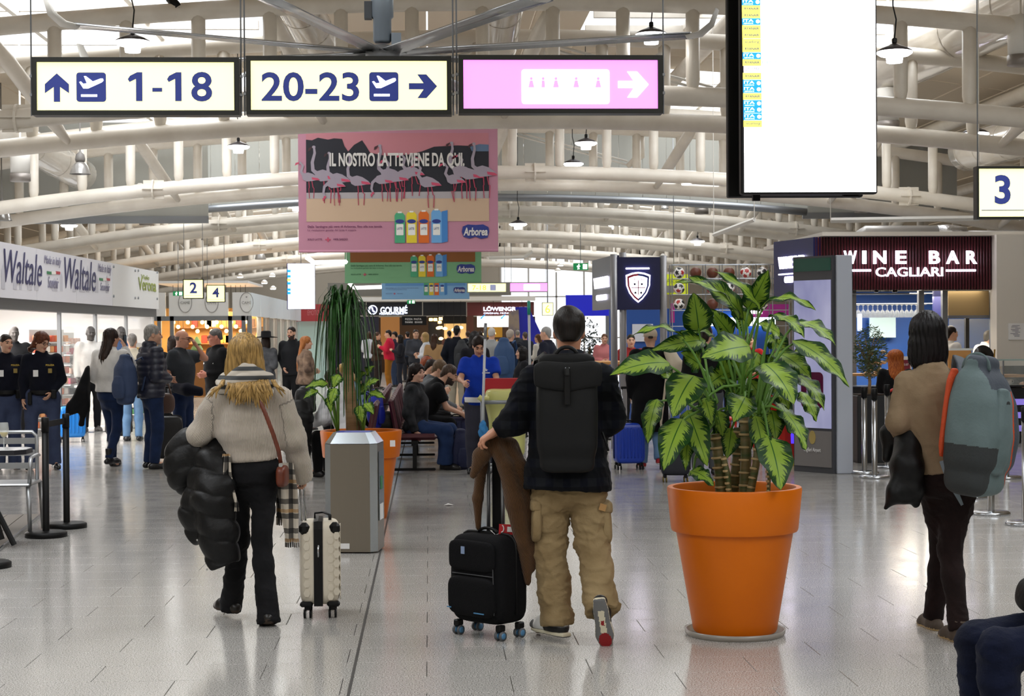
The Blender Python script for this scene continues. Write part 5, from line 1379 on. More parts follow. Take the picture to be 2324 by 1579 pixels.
def spot(x, y, d, label):
 c = P(x, y, d); t = thing('ceiling_spotlight', label, 'lamp', c, 'small bright spotlights')
 MB().lathe(c, [(.02, 0), (.10, 0), (.11, .03), (.03, .10)], 14).build('housing', WHITE, t, True); MB().lathe(c - A(0, 0, .02), [(.02, 0), (.085, 0), (.09, .018), (.02, .02)], 14).build('lens', LAMPW, t, True)
for i,(x,y,d) in enumerate(((318,428,30.7),(57,466,30.7),(92,467,30.7),(1570,400,30.7),(1558,417,30.7),(475,283,30.6),(493,283,30.6),(618,626,55),(620,655,56),(1272,602,58),(545,628,52),(600,642,54),(1505,585,42),(1266,615,55))):
 spot(x,y,d,['small spotlight on the left lower chord, single','left of two spotlights at the far left chord','right of two spotlights at the far left chord','upper of two spotlights beside the departures screen','lower of two spotlights beside the departures screen','left of two tiny spotlights under the 1-18 sign','right of two tiny spotlights under the 1-18 sign','tiny spotlight left of the distant departures screen','tiny spotlight above the glass shop corner','tiny spotlight over the bright far exit','tiny spotlight above the gate 4 sign','tiny spotlight right of the gate 4 sign','tiny spotlight at the crest panel corner','tiny spotlight left of the green exit sign'][i])
BELL = mat('grey_bell_glass', '#8f8c88', .2, .3, coat=.4)
def bell(x, y, wpx, label):
 k = .72; d = min(.5 * k * FPX / wpx, 64); c = P(x, y, d); t = thing('bell_lamp', label, 'lamp', c, 'unlit grey bell lamps')
 MB().lathe(c,[(a_*k,b_*k) for a_,b_ in ((.25,-.2),(.245,-.18),(.19,-.02),(.13,.06),(.08,.1))],24,cap=False).build('lamp_shade',BELL,t,True); MB().lathe(c+A(0,0,.07),[(.08,0),(.088,.045),(.072,.12),(.022,.16),(.012,.2),(.012,arc(c[0],ROOFZ) - c[2])],16).build('ballast',mat('grey_ballast','#75716d',.5),t,True)
for x,y,w_,l in ((182,376,48,'grey bell lamp below the 1-18 sign'),(4,482,46,'grey bell lamp at the left edge'),(363,597,26,'small grey bell lamp above the far left shop'),(398,601,22,'smaller grey bell lamp above the far left shop'),(591,578,26,'small grey bell lamp left of the pink banner foot'),(1508,462,30,'grey bell lamp right of the toilets sign, lower down'),(432,603,14,'tiny grey bell lamp above the gate 2 sign')): bell(x,y,w_,l)
def can(x, y, wpx, label):
 d = min(.32 * FPX / wpx, 64); c = P(x, y, d); t = thing('cylinder_downlight', label, 'lamp', c - A(0, 0, .2), 'white cylinder downlights')
 MB().lathe(c,[(.15,-.085),(.157,.39),(.036,.41),(.014,.43),(.014,max(.7,arc(c[0],ROOFZ) - c[2]+.02))],22).build('cylinder',WHITE,t,True); MB().lathe(c,[(.142,-.21),(.16,-.2),(.16,-.085),(.07,-.078)],22).build('grey_ring',mat('grey_ring','#8a837d',.4,.4),t,True)
for x,y,w_,l in ((46,382,46,'white cylinder downlight at the left under the 1-18 sign'),(2016,262,50,'white cylinder downlight right of the departures screen'),(2316,110,60,'white cylinder downlight at the right edge, high'),(332,490,32,'white cylinder downlight above the white shop fascia'),(1955,462,32,'white cylinder downlight left of the gate 3 sign'),(165,548,27,'white cylinder downlight over the left fascia'),(1592,465,32,'white cylinder downlight left of the departures screen foot'),(450,530,22,'small white cylinder downlight among the left arches')): can(x,y,w_,l)
# big ceiling fan
FANM = mat('fan_aluminium', '#b9bbbd', .25, .85); FGREY = mat('fan_motor_grey', '#8e9aa6', .4, .3)
hub = P(868, 122, 16.0)
t = thing('ceiling_fan', 'large industrial ceiling fan with long aluminium blades above the signs', 'fan', hub)
MB().lathe(hub, [(.05, -.06), (.16, -.05), (.16, .06), (.06, .08)], 20).build('hub', GREYM, t, True)
MB().lathe(hub + A(0, 0, .1), [(.07, 0), (.085, .02), (.085, .22), (.105, .24), (.105, .62), (.06, .64), (.05, arc(hub[0], ROOFZ) - hub[2] - .07)], 20).build('motor', FGREY, t, True)
m = MB(); m.box(hub + A(-.13, 0, .40), (.07, .1, .16)); m.build('terminal_box', mat('dark_grey_box', '#4c5157', .5), t)
m = MB(); m.box(hub + A(.13, -.02, .12), (.09, .1, .13)); m.build('gear_box', FGREY, t)
for i in range(8):
 a = math.radians(-90 + 27 + i * 45); d = A(math.cos(a), math.sin(a), 0); s_ = A(-math.sin(a), math.cos(a), 0)
 m = MB()
 q = [(-.10, .014), (-.04, .03), (.05, .022), (.11, -.012), (.05, .008), (-.04, .012), (-.10, .0)]
 st = [.14, 1.0, 2.0, 2.9]; vs = [hub + d * r + s_ * a_ + A(0, 0, b_ + .02 * r / 3) for r in st for a_, b_ in q]; n = len(q)
 m.add(vs, [(j * n + k, j * n + (k + 1) % n, (j + 1) * n + (k + 1) % n, (j + 1) * n + k) for j in range(3) for k in range(n)] + [tuple(range(n))[::-1], tuple(3 * n + k for k in range(n))])
 b = m.build('blade', FANM, t, True)
 m=MB(); m.tube([hub+d*2.86+A(0,0,.01),hub+d*2.98+A(0,0,.03),hub+d*3.08+A(0,0,.11),hub+d*3.13+A(0,0,.24)],[.1,.11,.10,.07],8,flat=(1,.18),ref=(0,0,1)); m.build('winglet',WHITE,b,True)
# security camera
c = P(398, 12, 20.3); t = thing('security_camera', 'small black security camera hanging above the 1-18 sign', 'camera', c)
MB().tube([c + A(-.06, .35, 1.4), c + A(-.06, 0, .35), c + A(-.06, 0, .1), c + A(-.02, -.02, .05)], .035, 8).build('bracket', BLACK, t, True)
MB().tube([c+A(-.07,.02,.09),c+A(.05,-.06,-.05)],.055,10).build('camera_body',BLACK,t,True); MB().lathe(c+A(.055,-.065,-.056),[(.04,0),(.04,.01)],10,A(.12,-.08,-.14)).build('lens',mat('lens_dark','#222222',.1),t)
# slim linear lamps
LBAR = mat('linear_lamp_housing', '#dedcd6', .4)
def bar(pts, label, em, r=.035):
 pts = [np.asarray(p) for p in pts]; t = thing('linear_lamp', label, 'lamp', pts[0], 'slim linear lamps')
 for p, q in zip(pts[:-1], pts[1:]): MB().tube([p, q], r, 4, ref=(0, 0, 1)).build('lamp_bar', LBAR if not em else mat('linear_lamp_lit', '#ffffff', .4, emit=2.2), t)
 for p in (pts[0], pts[-1]): MB().tube([p, A(p[0], p[1], arc(p[0], ROOFZ) + .03)], .006, 6).build('cord', WHITE, t)
bar([P(1885, 500, 22), P(2222, 495, 22)], 'slim white lamp bar hanging left of the gate number 3 sign', False)
bar([P(1620, 533, 26), P(1712, 498, 25)], 'slim white lamp bar slanting below the departures screen', False)
bar([P(695, 583, 39), P(713, 596, 39), P(786, 594, 40)], 'bent lit lamp bar beside the distant departures screen', True, .05)
bar([P(792, 642, 58), P(805, 653, 58), P(866, 651, 58)], 'bent lit lamp bar left of the blue banner', True, .06)
bar([P(1110, 585, 50), P(1190, 583, 50), P(1208, 570, 50)], 'bent grey lamp bar right of the green banner', False, .05)
# green exit signs
GRN = mat('exit_green', '#157a45', .5, emit=.55)
def exit_sign(x, y, wpx, Y, label):
 c = PY(x, y, Y); w = wpx / FPX * Y; h = w * .46
 t = thing('exit_sign', label, 'sign', c, 'green emergency exit signs'); MB().box(c, (w, .05, h)).build('panel', GRN, t)
 MB().box(c + A(w * .28, -.03, 0), (w * .28, .01, h * .7)).build('door_symbol', WLIT, t)
 flat('running_figure',[(-.30,-.36),(-.2,-.05),(-.34,-.08),(-.36,.1),(-.16,.16),(-.05,.1),(.08,.12),(.08,.04),(-.04,.0),(-.08,-.12),(.0,-.3),(-.08,-.36),(-.18,-.18),(-.22,-.38)],c+A(-w*.08,-.027,0),WLIT,t,h*1.1)
 flat('head_symbol', ell_poly(-.1, .27, .08, .08, 8), c + A(-w * .08, -.027, 0), WLIT, t, h * 1.1)
 hang_rods(t, (c[0],), c[2] + h / 2, c[2] + 1.2, Y)
exit_sign(1318,605,34,44.5,'green exit sign left of the crest panel'); exit_sign(404,666,22,44.5,'green exit sign behind the gate 2 sign'); exit_sign(933,685,18,68,'tiny green exit sign above the dark food counters')
# ================================================================== left: shops, officers, queue
def ground(px, d): q = P(px, 800, d); return A(q[0], q[1], 0)
def PL(px, py, o, n):
 r = RT * (px - CX) + UP * (CY - py) + FW * FPX
 return CAM + r * (((o - CAM) @ n) / (r @ n))
WHITEP = mat('white_panel', '#e4e3e2', .45); PALEP = mat('pale_fascia_panel', '#d8d6dc', .35)
INK = mat('navy_script_ink', '#2f2d5a', .5); INK2 = mat('grey_violet_ink', '#77738a', .5); SKETCH = mat('pale_sketch_print', '#c0bec6', .5)
REDP, GRNP = mat('flag_red', '#b0343f', .5), mat('flag_green', '#2f7a4c', .5)
a0, a1 = P(0, 610, 24.0), P(360, 648, 36.0); a0[2] = a1[2] = 0
U = nrm(a1 - a0); N = np.cross(U, EZ); LEN = np.linalg.norm(a1 - a0)
ang = math.atan2(U[1], U[0])
def shop_box(m, s0, s1, z0, z1, b0, b1, **k):
 'box along the shop front: s along it, b behind it (positive = into the shop)'
 return m.box(a0 + U * (s0 + s1) / 2 - N * (b0 + b1) / 2 + EZ * (z0 + z1) / 2, (s1 - s0, b1 - b0, z1 - z0), rotz(ang), **k)
t = thing('souvenir_shop', 'white fronted souvenir shop at the left with navy script lettering on its fascia', 'shop', a0)
FB, FT = 2.19, 2.97
vx = 255
sv = float((PL(vx, 640, a0, N) - a0) @ U)
for i, (s0, s1, mm) in enumerate(((-3.5, 2.0, PALEP), (2.0, 4.6, PALEP), (4.6, sv, PALEP), (sv + .02, LEN, WHITEP))):
 shop_box(MB(), s0 + .006, s1 - .006, FB, FT, 0, .12).build('fascia_panel', mm, t)
shop_box(MB(), -3.5, LEN, FB - .16, FB, .05, .3).build('lintel', mat('dark_grey_lintel', '#5d5c5c', .5), t)
def on(px, py, off=.006): return PL(px, py, a0, N) + N * off
def pxw(x0, x1, y): return float(np.linalg.norm(on(x1, y) - on(x0, y)))
for s_,xa,xb,ya,yb,m_,sh in (('Waltale',10,96,572,645,INK,.25),('Waltale',147,218,590,658,INK,.25),('Made in Italy',100,138,582,606,INK2,.3),('Souvenir',108,132,628,654,INK2,.3),('Made in Italy',222,252,600,624,INK2,.3),('Souvenir',227,248,642,660,INK2,.3),('Verona',314,354,632,660,mat('olive_lettering','#8c9a34',.5),0),('Viale',320,338,624,634,mat('olive_lettering','#8c9a34',.5),0)):
 xm, ym = (xa + xb) / 2, (ya + yb) / 2
 z_ = np.linalg.norm(on(xm, ya) - on(xm, yb))
 letter(s_, on(xm, ym), U, EZ, m_, t, pxw(xa, xb, ym), z_, shear=sh, bold=.012 if s_ in ('Verona',) else 0, thick=.004)
for xa, xb, y in ((106, 136, 619), (225, 249, 634)):
 for k, mm in enumerate((GRNP, WHITE, REDP)):
  c_ = on(xa + (xb - xa) * (k + .5) / 3, y); MB().box(c_, (pxw(xa, xb, y) / 3, .004, .045), rotz(ang)).build('flag_stripe', mm, t)
m = MB()
for x, hh, ww in ((3, 60, 8), (30, 34, 8), (44, 66, 5), (62, 30, 10), (78, 70, 9), (118, 30, 12), (136, 45, 6), (165, 55, 7), (180, 30, 12), (196, 62, 6), (215, 40, 8), (240, 40, 6)):
 b_ = 655 + x * .04; w_ = pxw(x, x + ww, 640); h_ = np.linalg.norm(on(x, b_) - on(x, b_ - hh))
 m.prism([(0, 0), (w_, 0), (w_, h_ * .7), (w_ * .5, h_), (0, h_ * .7)], on(x, b_, .001), U, EZ, N, .003)
m.build('printed_skyline', SKETCH, t)['kind'] = 'stuff'
m = MB()
for x, y in ((257, 605), (257, 672), (306, 614), (313, 614), (306, 676), (313, 676), (356, 618), (356, 678)): m.lathe(on(x, y, .0), [(.025, 0), (.025, .02)], 8, N)
m.build('panel_bolts', GREYM, t)['kind'] = 'stuff'
# shell behind
SHOPW = mat('shop_white_wall', '#efeeee', .6)
m = MB(); shop_box(m, -3.5, LEN, 0, FT - .05, 4.2, 4.3); m.build('back_wall', SHOPW, t)
m = MB(); shop_box(m, LEN - .1, LEN, 0, FT, .1, 4.2); m.build('side_wall', SHOPW, t)
m = MB(); shop_box(m, -3.5, LEN, FB + .1, FB + .16, .3, 4.2); m.build('shop_ceiling', SHOPW, t)
for s0 in (-2, 1.5, 5, 8.5):
 m = MB(); shop_box(m, s0, s0 + 2.4, FB + .07, FB + .1, 1.2, 3.0); m.build('light_panel', mat('shop_light', '#fff6ee', .5, emit=5.0), t)
for s0, s1 in ((4.0, 6.6), (6.65, 9.3), (9.35, LEN - .15)):
 m = MB(); shop_box(m, s0, s1, .02, FB - .16, .14, .155); m.build('glass_pane', GLASS, t)
 m = MB(); shop_box(m, s0 - .03, s0 + .03, .02, FB - .16, .12, .18); m.build('glass_post', GREYM, t)
area('shop_light', tuple(a0 + U * 3 - N * 2.2 + EZ * 2.2), 3, 8, 420, (1, .96, .92), (0, 0, ang + math.pi / 2))
sx = thing('wall_screen', 'white screen on the wall inside the souvenir shop', 'screen', a0 + U * 1.4 - N * 4 + EZ)
PB = a0 - N * 4.15
def onb(px, py, off=.0): return PL(px, py, PB, N) + N * off
def bw(x0, x1, y): return float(np.linalg.norm(onb(x1, y) - onb(x0, y)))
c_ = onb(84, 734); MB().box(c_, (bw(38, 130, 734), .05, np.linalg.norm(onb(84, 708) - onb(84, 760))), rotz(ang)).build('display_body', BLACK, sx)
MB().box(c_ + N * .03, (bw(40, 128, 734), .01, np.linalg.norm(onb(84, 710) - onb(84, 758))), rotz(ang)).build('display', SCR, sx)
letter('Made in Italy', c_ + N * .04 + EZ * .12, U, EZ, mat('screen_teal_text', '#6fb3a8', .4, emit=.6), sx, bw(52, 112, 734), .16, shear=.3)
letter('Souvenir', c_ + N * .04 - EZ * .17, U, EZ, mat('screen_yellow_text', '#d8d48a', .4, emit=.7), sx, bw(66, 104, 734), .1, shear=.3)
for k, mm in ((-.3, GRNP), (.3, REDP)): MB().box(c_ + N * .04 + U * k * .9, (.35, .006, .03), rotz(ang)).build('flag_stripe', mm, sx)
# display racks crammed with small goods
def rack(px, d, w, h, label, cols, rot, nrow=9, ncol=7, depth=.3):
 g = ground(px, d); t = thing('display_rack', label, 'rack', g, None)
 R = rotz(rot); m = MB(); m.box(g + EZ * h / 2 + R @ A(0, depth / 2, 0), (w, .03, h), R)
 m.build('back_panel', WHITEP, t)
 for k in range(nrow): MB().box(g + R @ A(0, depth * .25, .12 + (h - .16) * k / nrow), (w, depth * .5, .015), R).build('shelf', WHITEP, t)
 for ci, col in enumerate(cols):
  m = MB()
  for k in range(nrow):
   for j in range(ncol):
    if (k * 7 + j * 3) % len(cols) == ci:
     m.box(g + R @ A((j + .5) / ncol * w - w / 2, depth * .15 + .02 * math.sin(j * 5 + k), .125 + (h - .16) * (k + .36) / nrow), (w / ncol * .7, .05, h / nrow * .55), R, bev=.01)
  m.build('small_goods', mat('goods_' + col[1:], col, .5), t)['kind'] = 'stuff'
 return t
rack(122, 28.5, 1.0, 1.75, 'white rack of orange souvenirs under the shop wall screen', ('#d9774a', '#c9563c', '#e3a06a', '#f0e6dc'), ang - .35)
rack(172, 29.5, .45, 1.7, 'narrow rack of dark and pink goods behind the shop glass', ('#3a2c30', '#b0405a', '#d9b0a0'), ang - .2, 9, 4)
rack(52, 29.5, .9, 1.75, 'white rack of souvenirs behind the officers', ('#e9cdb4', '#cf8a6a', '#f3efe9'), ang - .35)
rack(330, 33.5, .9, 1.5, 'white shelf with green goods inside the glazed shop end', ('#4d8a56', '#e9e4d8', '#c9a04a'), ang - .3)
# second kiosk: cafe with oval emblems, and its glazed flank
K0, K1 = P(352, 690, 45.0), P(566, 690, 45.0); kz0, kz1 = 1.65 + 42 / FPX * 45, 1.65 + 95 / FPX * 45
t = thing('cafe_kiosk', 'white cafe kiosk with oval emblems and warm lit shelves behind the left queue', 'kiosk', A(K0[0], 45, 0))
for xa, xb in ((352, 376), (384, 518), (528, 566)):
 p, q = PY(xa, 690, 45), PY(xb, 690, 45)
 MB().box(((p[0] + q[0]) / 2, 45, (kz0 + kz1) / 2), (q[0] - p[0], .1, kz1 - kz0)).build('fascia_panel', WHITEP, t)
OVL = mat('emblem_grey', '#8f8d8c', .5)
for x, s_ in ((421, 'CAMÉ'), (481, 'CAFFÈ'), (560, 'CAMÉ')):
 c_ = PY(x, 686, 45) + A(0, -.055, 0)
 MB().tube([c_+A(.17*math.cos(q),0,.26*math.sin(q)) for q in np.linspace(0,2*math.pi,25)],.009,5,cap=False,ref=(0,1,0)).build('emblem_ring',OVL,t); letter(s_,c_+EZ*.0,EX,EZ,OVL,t,.24,.09); letter('·',c_+EZ*.14,EX,EZ,OVL,t,.04,.04)
K2 = P(680, 690, 63.0)
kd = nrm(A(K2[0] - K1[0], K2[1] - K1[1], 0)); kn = np.cross(kd, EZ); kl = np.linalg.norm((K2 - K1)[:2]); ka = math.atan2(kd[1], kd[0]); kb = A(K1[0], K1[1], 0)
for i in range(7):
 s0, s1 = kl * i / 7, kl * (i + 1) / 7
 MB().box(kb + kd * (s0 + s1) / 2 + EZ * (kz0 + kz1) / 2, (s1 - s0 - .04, .1, kz1 - kz0), rotz(ka)).build('fascia_panel', mat('pale_blue_panel', '#dce6ec', .4), t)
 MB().box(kb + kd * s0 + EZ * kz0 / 2, (.1, .12, kz0), rotz(ka)).build('frame_post', GREYM, t)
 MB().box(kb + kd * (s0 + s1) / 2 + EZ * kz0 / 2, (s1 - s0 - .1, .02, kz0 - .1), rotz(ka)).build('glass_pane', GLASS, t)
for x in (362, 391, 523, 553, 566):
 p = PY(x, 760, 45); MB().box((p[0], 45, kz0 / 2), (.1, .12, kz0)).build('frame_post', GREYM, t)
MB().box(((K0[0] + K1[0]) / 2, 45, kz0 - .06), (K1[0] - K0[0], .12, .12)).build('top_rail', GREYM, t)
MB().box(((K0[0] + K1[0]) / 2 - 1, 49.0, 1.2), (K1[0] - K0[0] + 2, .1, 2.4)).build('back_wall', mat('warm_shop_wall', '#c8964f', .6), t)
MB().box((K1[0] - 1.6, 56.0, 1.2), (.1, 14, 2.4)).build('inner_wall', mat('warm_shop_wall2', '#b58a58', .6), t)
for zz in (.5, .95, 1.4, 1.85): MB().box(((K0[0] + K1[0]) / 2, 48.75, zz), (K1[0] - K0[0], .35, .03)).build('shelf', mat('shelf_wood', '#8a5a2a', .5), t)
area('kiosk_light', ((K0[0] + K1[0]) / 2, 47, 2.3), 2.4, 2, 240, (1, .8, .55)); area('kiosk_light', (K1[0] - .8, 54, 2.3), 1.2, 12, 220, (1, .88, .7))
r_ = random.Random(3)
WARM = mat('warm_lamp', '#ffd28a', .5, emit=6.0)
for k in range(46):      # bottles, gift boxes and jars on the shelves
 x = K0[0] + .1 + (K1[0] - K0[0] - .2) * r_.random(); zz = r_.choice((.5, .95, 1.4, 1.85)); y = 48.65
 kind = r_.random(); col = r_.choice(('#d8b04a', '#e8d9b0', '#b03020', '#7a4a20', '#f0e0c0', '#3c5a2a'))
 mm = mat('goods_' + col[1:], col, .35)
 if kind < .55:
  o=MB().lathe((x,y,zz+.015),[(.045,0),(.05,.02),(.05,.16),(.02,.21),(.018,.27),(.02,.28)],10).build('bottle',mm,None,True); tag(o,'small bottle standing on the warm lit cafe kiosk shelves','bottle','bottles on the kiosk shelves')
 else:
  o = MB().box((x, y, zz + .125), (.16, .14, .22), bev=.012).build('gift_box', mm); tag(o, 'small gift box standing on the warm lit cafe kiosk shelves', 'box', 'gift boxes on the kiosk shelves')
for k in range(16):
 x = K0[0] + .2 + (K1[0] - K0[0] - .4) * (k + .5) / 16; zz = kz0 - .15 - .12 * (k % 3)
 q = thing('bulb_lamp', 'warm bare bulb hanging in the cafe kiosk', 'lamp', (x, 46.8, zz), 'warm bulbs in the kiosk')
 MB().lathe((x, 46.8, zz), [(.02, -.05), (.05, -.02), (.05, .02), (.02, .05)], 10).build('bulb', WARM, q, True); MB().tube([(x, 46.8, zz + .05), (x, 46.8, 3.0)], .006, 5).build('cord', BLACK, q)
MB().box(((K0[0] + K1[0]) / 2, 47, 3.02), (K1[0] - K0[0], 4, .06)).build('kiosk_roof', WHITEP, t)
# small christmas tree and counter
c_ = A(*ground(447, 46.2)); t2 = thing('christmas_tree', 'small decorated tree on the cafe kiosk counter', 'tree', c_ + EZ * 1.05)
m = MB(); m.lathe(c_ + EZ * 1.05, [(.05, 0), (.2, .05), (.12, .18), (.17, .2), (.09, .34), (.13, .36), (.02, .55)], 14); m.build('branches', mat('fir_green', '#2c4a22', .8, bump=(30, .6)), t2)
MB().lathe(c_ + EZ * 1.0, [(.06, 0), (.06, .06)], 10).build('pot', REDP, t2)
m = MB()
for k in range(14): q = k * 2.4; m.lathe(c_ + A(.15 * (1 - k / 16) * math.cos(q), .15 * (1 - k / 16) * math.sin(q), 1.1 + .033 * k), [(.005, -.02), (.02, 0), (.005, .02)], 6)
m.build('baubles', WARM, t2)['kind'] = 'stuff'
t2=thing('counter','cafe kiosk counter behind the glass','counter',((K0[0]+K1[0])/2,46.2,0)); MB().box(((K0[0]+K1[0])/2,46.2,.5),(K1[0] - K0[0] - .3,.5,.96)).build('front',mat('counter_wood','#a9733c',.5),t2); MB().box(((K0[0]+K1[0])/2,46.2,.99),(K1[0] - K0[0] - .2,.6,.04)).build('worktop',WHITEP,t2)
# red fascia beyond
c_,w,h=rect(64,668,690,748,729); t=thing('shop_fascia','far red shop fascia right of the glass flank','shop',c_ - EZ*h); MB().box(c_,(w,.1,h)).build('fascia_panel',mat('red_fascia','#a5343a',.5),t); letter('EMOTION',c_+A(.1,-.055,0),EX,EZ,mat('pale_red_letter','#c9767a',.5),t,w*.4,h*.3)
for dx in (-.5, .5): MB().box((c_[0] + dx * w * .9, 64, (c_[2] - h / 2) / 2), (.1, .12, c_[2] - h / 2)).build('frame_post', GREYM, t)
MB().box((c_[0], 64.3, (c_[2] - h / 2) / 2), (w, .06, c_[2] - h / 2)).build('back_wall', mat('pale_teal_light', '#bfe0dc', .4), t)
# ---- people of the left queue
NAVYU=cloth('officer_navy','#11131f','#0d0f19'); GREYT=cloth('officer_grey_blue','#3d4660','#363e57'); DENIM=cloth('blue_denim','#1d2b4a','#17233d',sc=90); LDEN=cloth('light_denim','#6f8fb2','#6081a6',sc=90)
BLK = cloth('black_cloth', '#131315'); BOOT = mat('black_boot', '#111012', .35); DKHAIR = dict(c='#1c1411', c2='#2a1d17')
def stand(px, d, h, yaw, label, **k):
 g = ground(px, d); pk = {q: k.pop(q) for q in ('arms', 'armL', 'armR', 'seated', 'lean', 'stride', 'head', 'seatz', 'legw', 'kneeL', 'kneeR') if q in k}
 J = pose(g, yaw, h, **pk)
 fy, fp = k.pop('look', (yaw, 0))
 k.setdefault('res', .014 if d < 28 else .02 if d < 40 else .026)
 return person(J, label, h=h, face=dirv(fy, fp), base=g, **k)
pi = math.pi
o1=stand(14,21.3,1.66,pi+.35,'officer with tied-back hair in navy top at the left edge',fem=True,look=(pi+.75,0),hair=dict(style='short',**DKHAIR),top=dict(m=NAVYU,hem=.2,loose=.02),pants=dict(m=GREYT,loose=.02,flare=.02),shoes=dict(m=BOOT),b=1.1)
o2=stand(95,21.2,1.68,pi+.25,'officer with long auburn hair in navy top with yellow badge, hands at belt',fem=True,look=(pi+.9,-.35),armL='belt',armR='down',hair=dict(style='long',c='#4a2718',c2='#6a3a22',length=.16,vol=1.1),top=dict(m=NAVYU,hem=.2,loose=.018),pants=dict(m=GREYT,loose=.018,flare=.022),shoes=dict(m=BOOT),glasses=True,legw=1.5,b=1.05)
for o, g, yw in ((o1, ground(14, 21.3), pi + .35), (o2, ground(95, 21.2), pi + .25)):
 f_, r2 = dirv(yw), A(math.cos(yw), math.sin(yw), 0)
 q = g + f_ * .155 + EZ * 1.29 - r2 * .09
 letter('POLIZIA',q,-r2*-1 if False else np.cross(EZ,f_)*1.0,EZ,mat('badge_yellow','#c9a93a',.5),o,.1,.022,bold=.02); MB().box(q - EZ*.07,(.045,.01,.055),rotz(yw)).build('badge',mat('badge_gold','#8f7a3a',.4),o)
 MB().lathe(g + EZ * .93, [(.165, 0), (.168, .02), (.165, .05)], 20, cap=False).build('belt', BLACK, o, True)
 m = MB(); m.box(g + f_ * .12 - r2 * .13 + EZ * .93, (.07, .06, .11), rotz(yw), bev=.01); m.box(g + f_ * .1 + r2 * .15 + EZ * .88, (.05, .07, .16), rotz(yw), bev=.01); m.build('belt_pouch', BLACK, o)['kind'] = 'stuff'
 MB().box(g + f_ * .15 + r2 * .08 + EZ * 1.19, (.06, .008, .08), rotz(yw)).build('name_card', WHITEP, o)
w1=stand(252,21.4,1.72,-.4,'woman with long dark hair in white jumper and jeans, holding a phone to her ear',fem=True,armR='ear',armL='front',stride=.22,look=(-.6,0),hair=dict(style='long',c='#1d1310',c2='#35231b',length=.34),top=dict(m=cloth('white_knit','#d9d6d2','#c9c6c2'),hem=.24,loose=.035,wide=.05,slv=.03,fold=.008),pants=dict(m=DENIM,loose=.005),shoes=dict(m=BOOT,boot=.1))
w1p = ground(252, 21.4)
t=thing('smartphone','phone held to the ear of the woman in the white jumper','phone',w1p+A(.16,.1,1.55)); MB().box(w1p+A(.155,.075,1.585),(.012,.07,.14),rotz(-.4),bev=.004).build('phone_body',BLACK,t); MB().box(w1p+A(.162,.078,1.585),(.003,.06,.12),rotz(-.4)).build('phone_screen',mat('phone_glass','#20242c',.1),t)
t = thing('coat', 'black coat over the arm of the woman in the white jumper', 'coat', w1p + A(-.3, 0, .6))
F = SDF(P(135, 965, 20.9), P(222, 820, 22.0), .013)
F.path([P(205,842,21.3),P(190,890,21.25),P(165,925,21.25),P(150,945,21.3)],[.07,.085,.07,.02],.05); F.path([P(212,840,21.35),P(205,890,21.25),P(190,930,21.3),P(185,962,21.3)],[.06,.075,.05,.03],.05)
sdf_obj(F, 'coat_cloth', BLK, t, 1, fold=(.012, 18, 2))
stand(300,26.8,1.66,.1,'grey-haired man in a light jacket and pale jeans behind the white-jumper woman',hair=dict(style='short',c='#5a5450',c2='#8a8580'),arms='front',top=dict(m=cloth('beige_jacket','#b5ab98'),loose=.03,hem=.1,slv=.02),pants=dict(m=LDEN,loose=.015),shoes=dict(m=BOOT))
m5=stand(345,21.2,1.76,-1.05,'grey-haired man in a navy quilted jacket with a blue rucksack',arms='front',look=(-1.3,0),hair=dict(style='short',c='#77736e',c2='#a5a19b',vol=1.06),top=dict(m=mat('navy_quilt','#171a2c',.45,bump=(20,.2)),loose=.035,hem=.09,slv=.03,puff=.014,collar=.06,name='quilted_jacket',fold=.003),pants=dict(m=DENIM,loose=.02),shoes=dict(m=BOOT))
def rucksack(c, yaw, label, m1, m2=None, s=1.0, res=.012, tilt=0.0):
 'soft rucksack whose back pad is at c facing yaw+pi'
 t = thing('rucksack', label, 'rucksack', c - EZ * .24 * s); R = rotz(yaw) @ roty(tilt); x, y, z = R[:, 0], R[:, 1], R[:, 2]
 F=SDF(c - .42*s,c+.42*s,res); F.loft(c - z*.24*s - y*.1*s,z,x,y,np.array([0,.05,.2,.36,.47])*s,np.array([.12,.15,.155,.14,.07])*s,np.array([.07,.1,.105,.09,.05])*s,k=0,p=3); sdf_obj(F,'bag_body',m1,t,1,fold=(.006,18,3))
 F=SDF(c - .45*s,c+.45*s,res); F.loft(c - z*.21*s - y*.19*s,z,x,y,np.array([0,.04,.14,.21])*s,np.array([.09,.11,.11,.08])*s,np.array([.03,.045,.045,.03])*s,k=0,p=3); sdf_obj(F,'front_pocket',m2 or m1,t,1)
 for sx in (-1,1): MB().tube([c+x*.09*sx*s+z*.2*s - y*.02,c+x*.1*sx*s+z*.24*s+y*.06,c+x*.12*sx*s+z*.1*s+y*.12,c+x*.12*sx*s - z*.15*s+y*.05],.022*s,8,flat=(1,.3),ref=(0,0,1)).build('shoulder_strap',m2 or m1,t,True)
 MB().tube([c + x * .04 * math.cos(q) * s + z * (.23 + .05 * math.sin(q)) * s - y * .06 * s for q in np.linspace(0, pi, 8)], .009, 6).build('grab_handle', BLACK, t, True)
 return t
BLUEC = mat('slate_blue_canvas', '#2c3c5c', .75, bump=(60, .3)); RBLU = mat('royal_blue_bag', '#1b2aa8', .6, bump=(60, .3))
rucksack(P(300, 857, 21.05), -.75, 'slate blue rucksack on the navy quilted jacket', BLUEC, s=1.05)
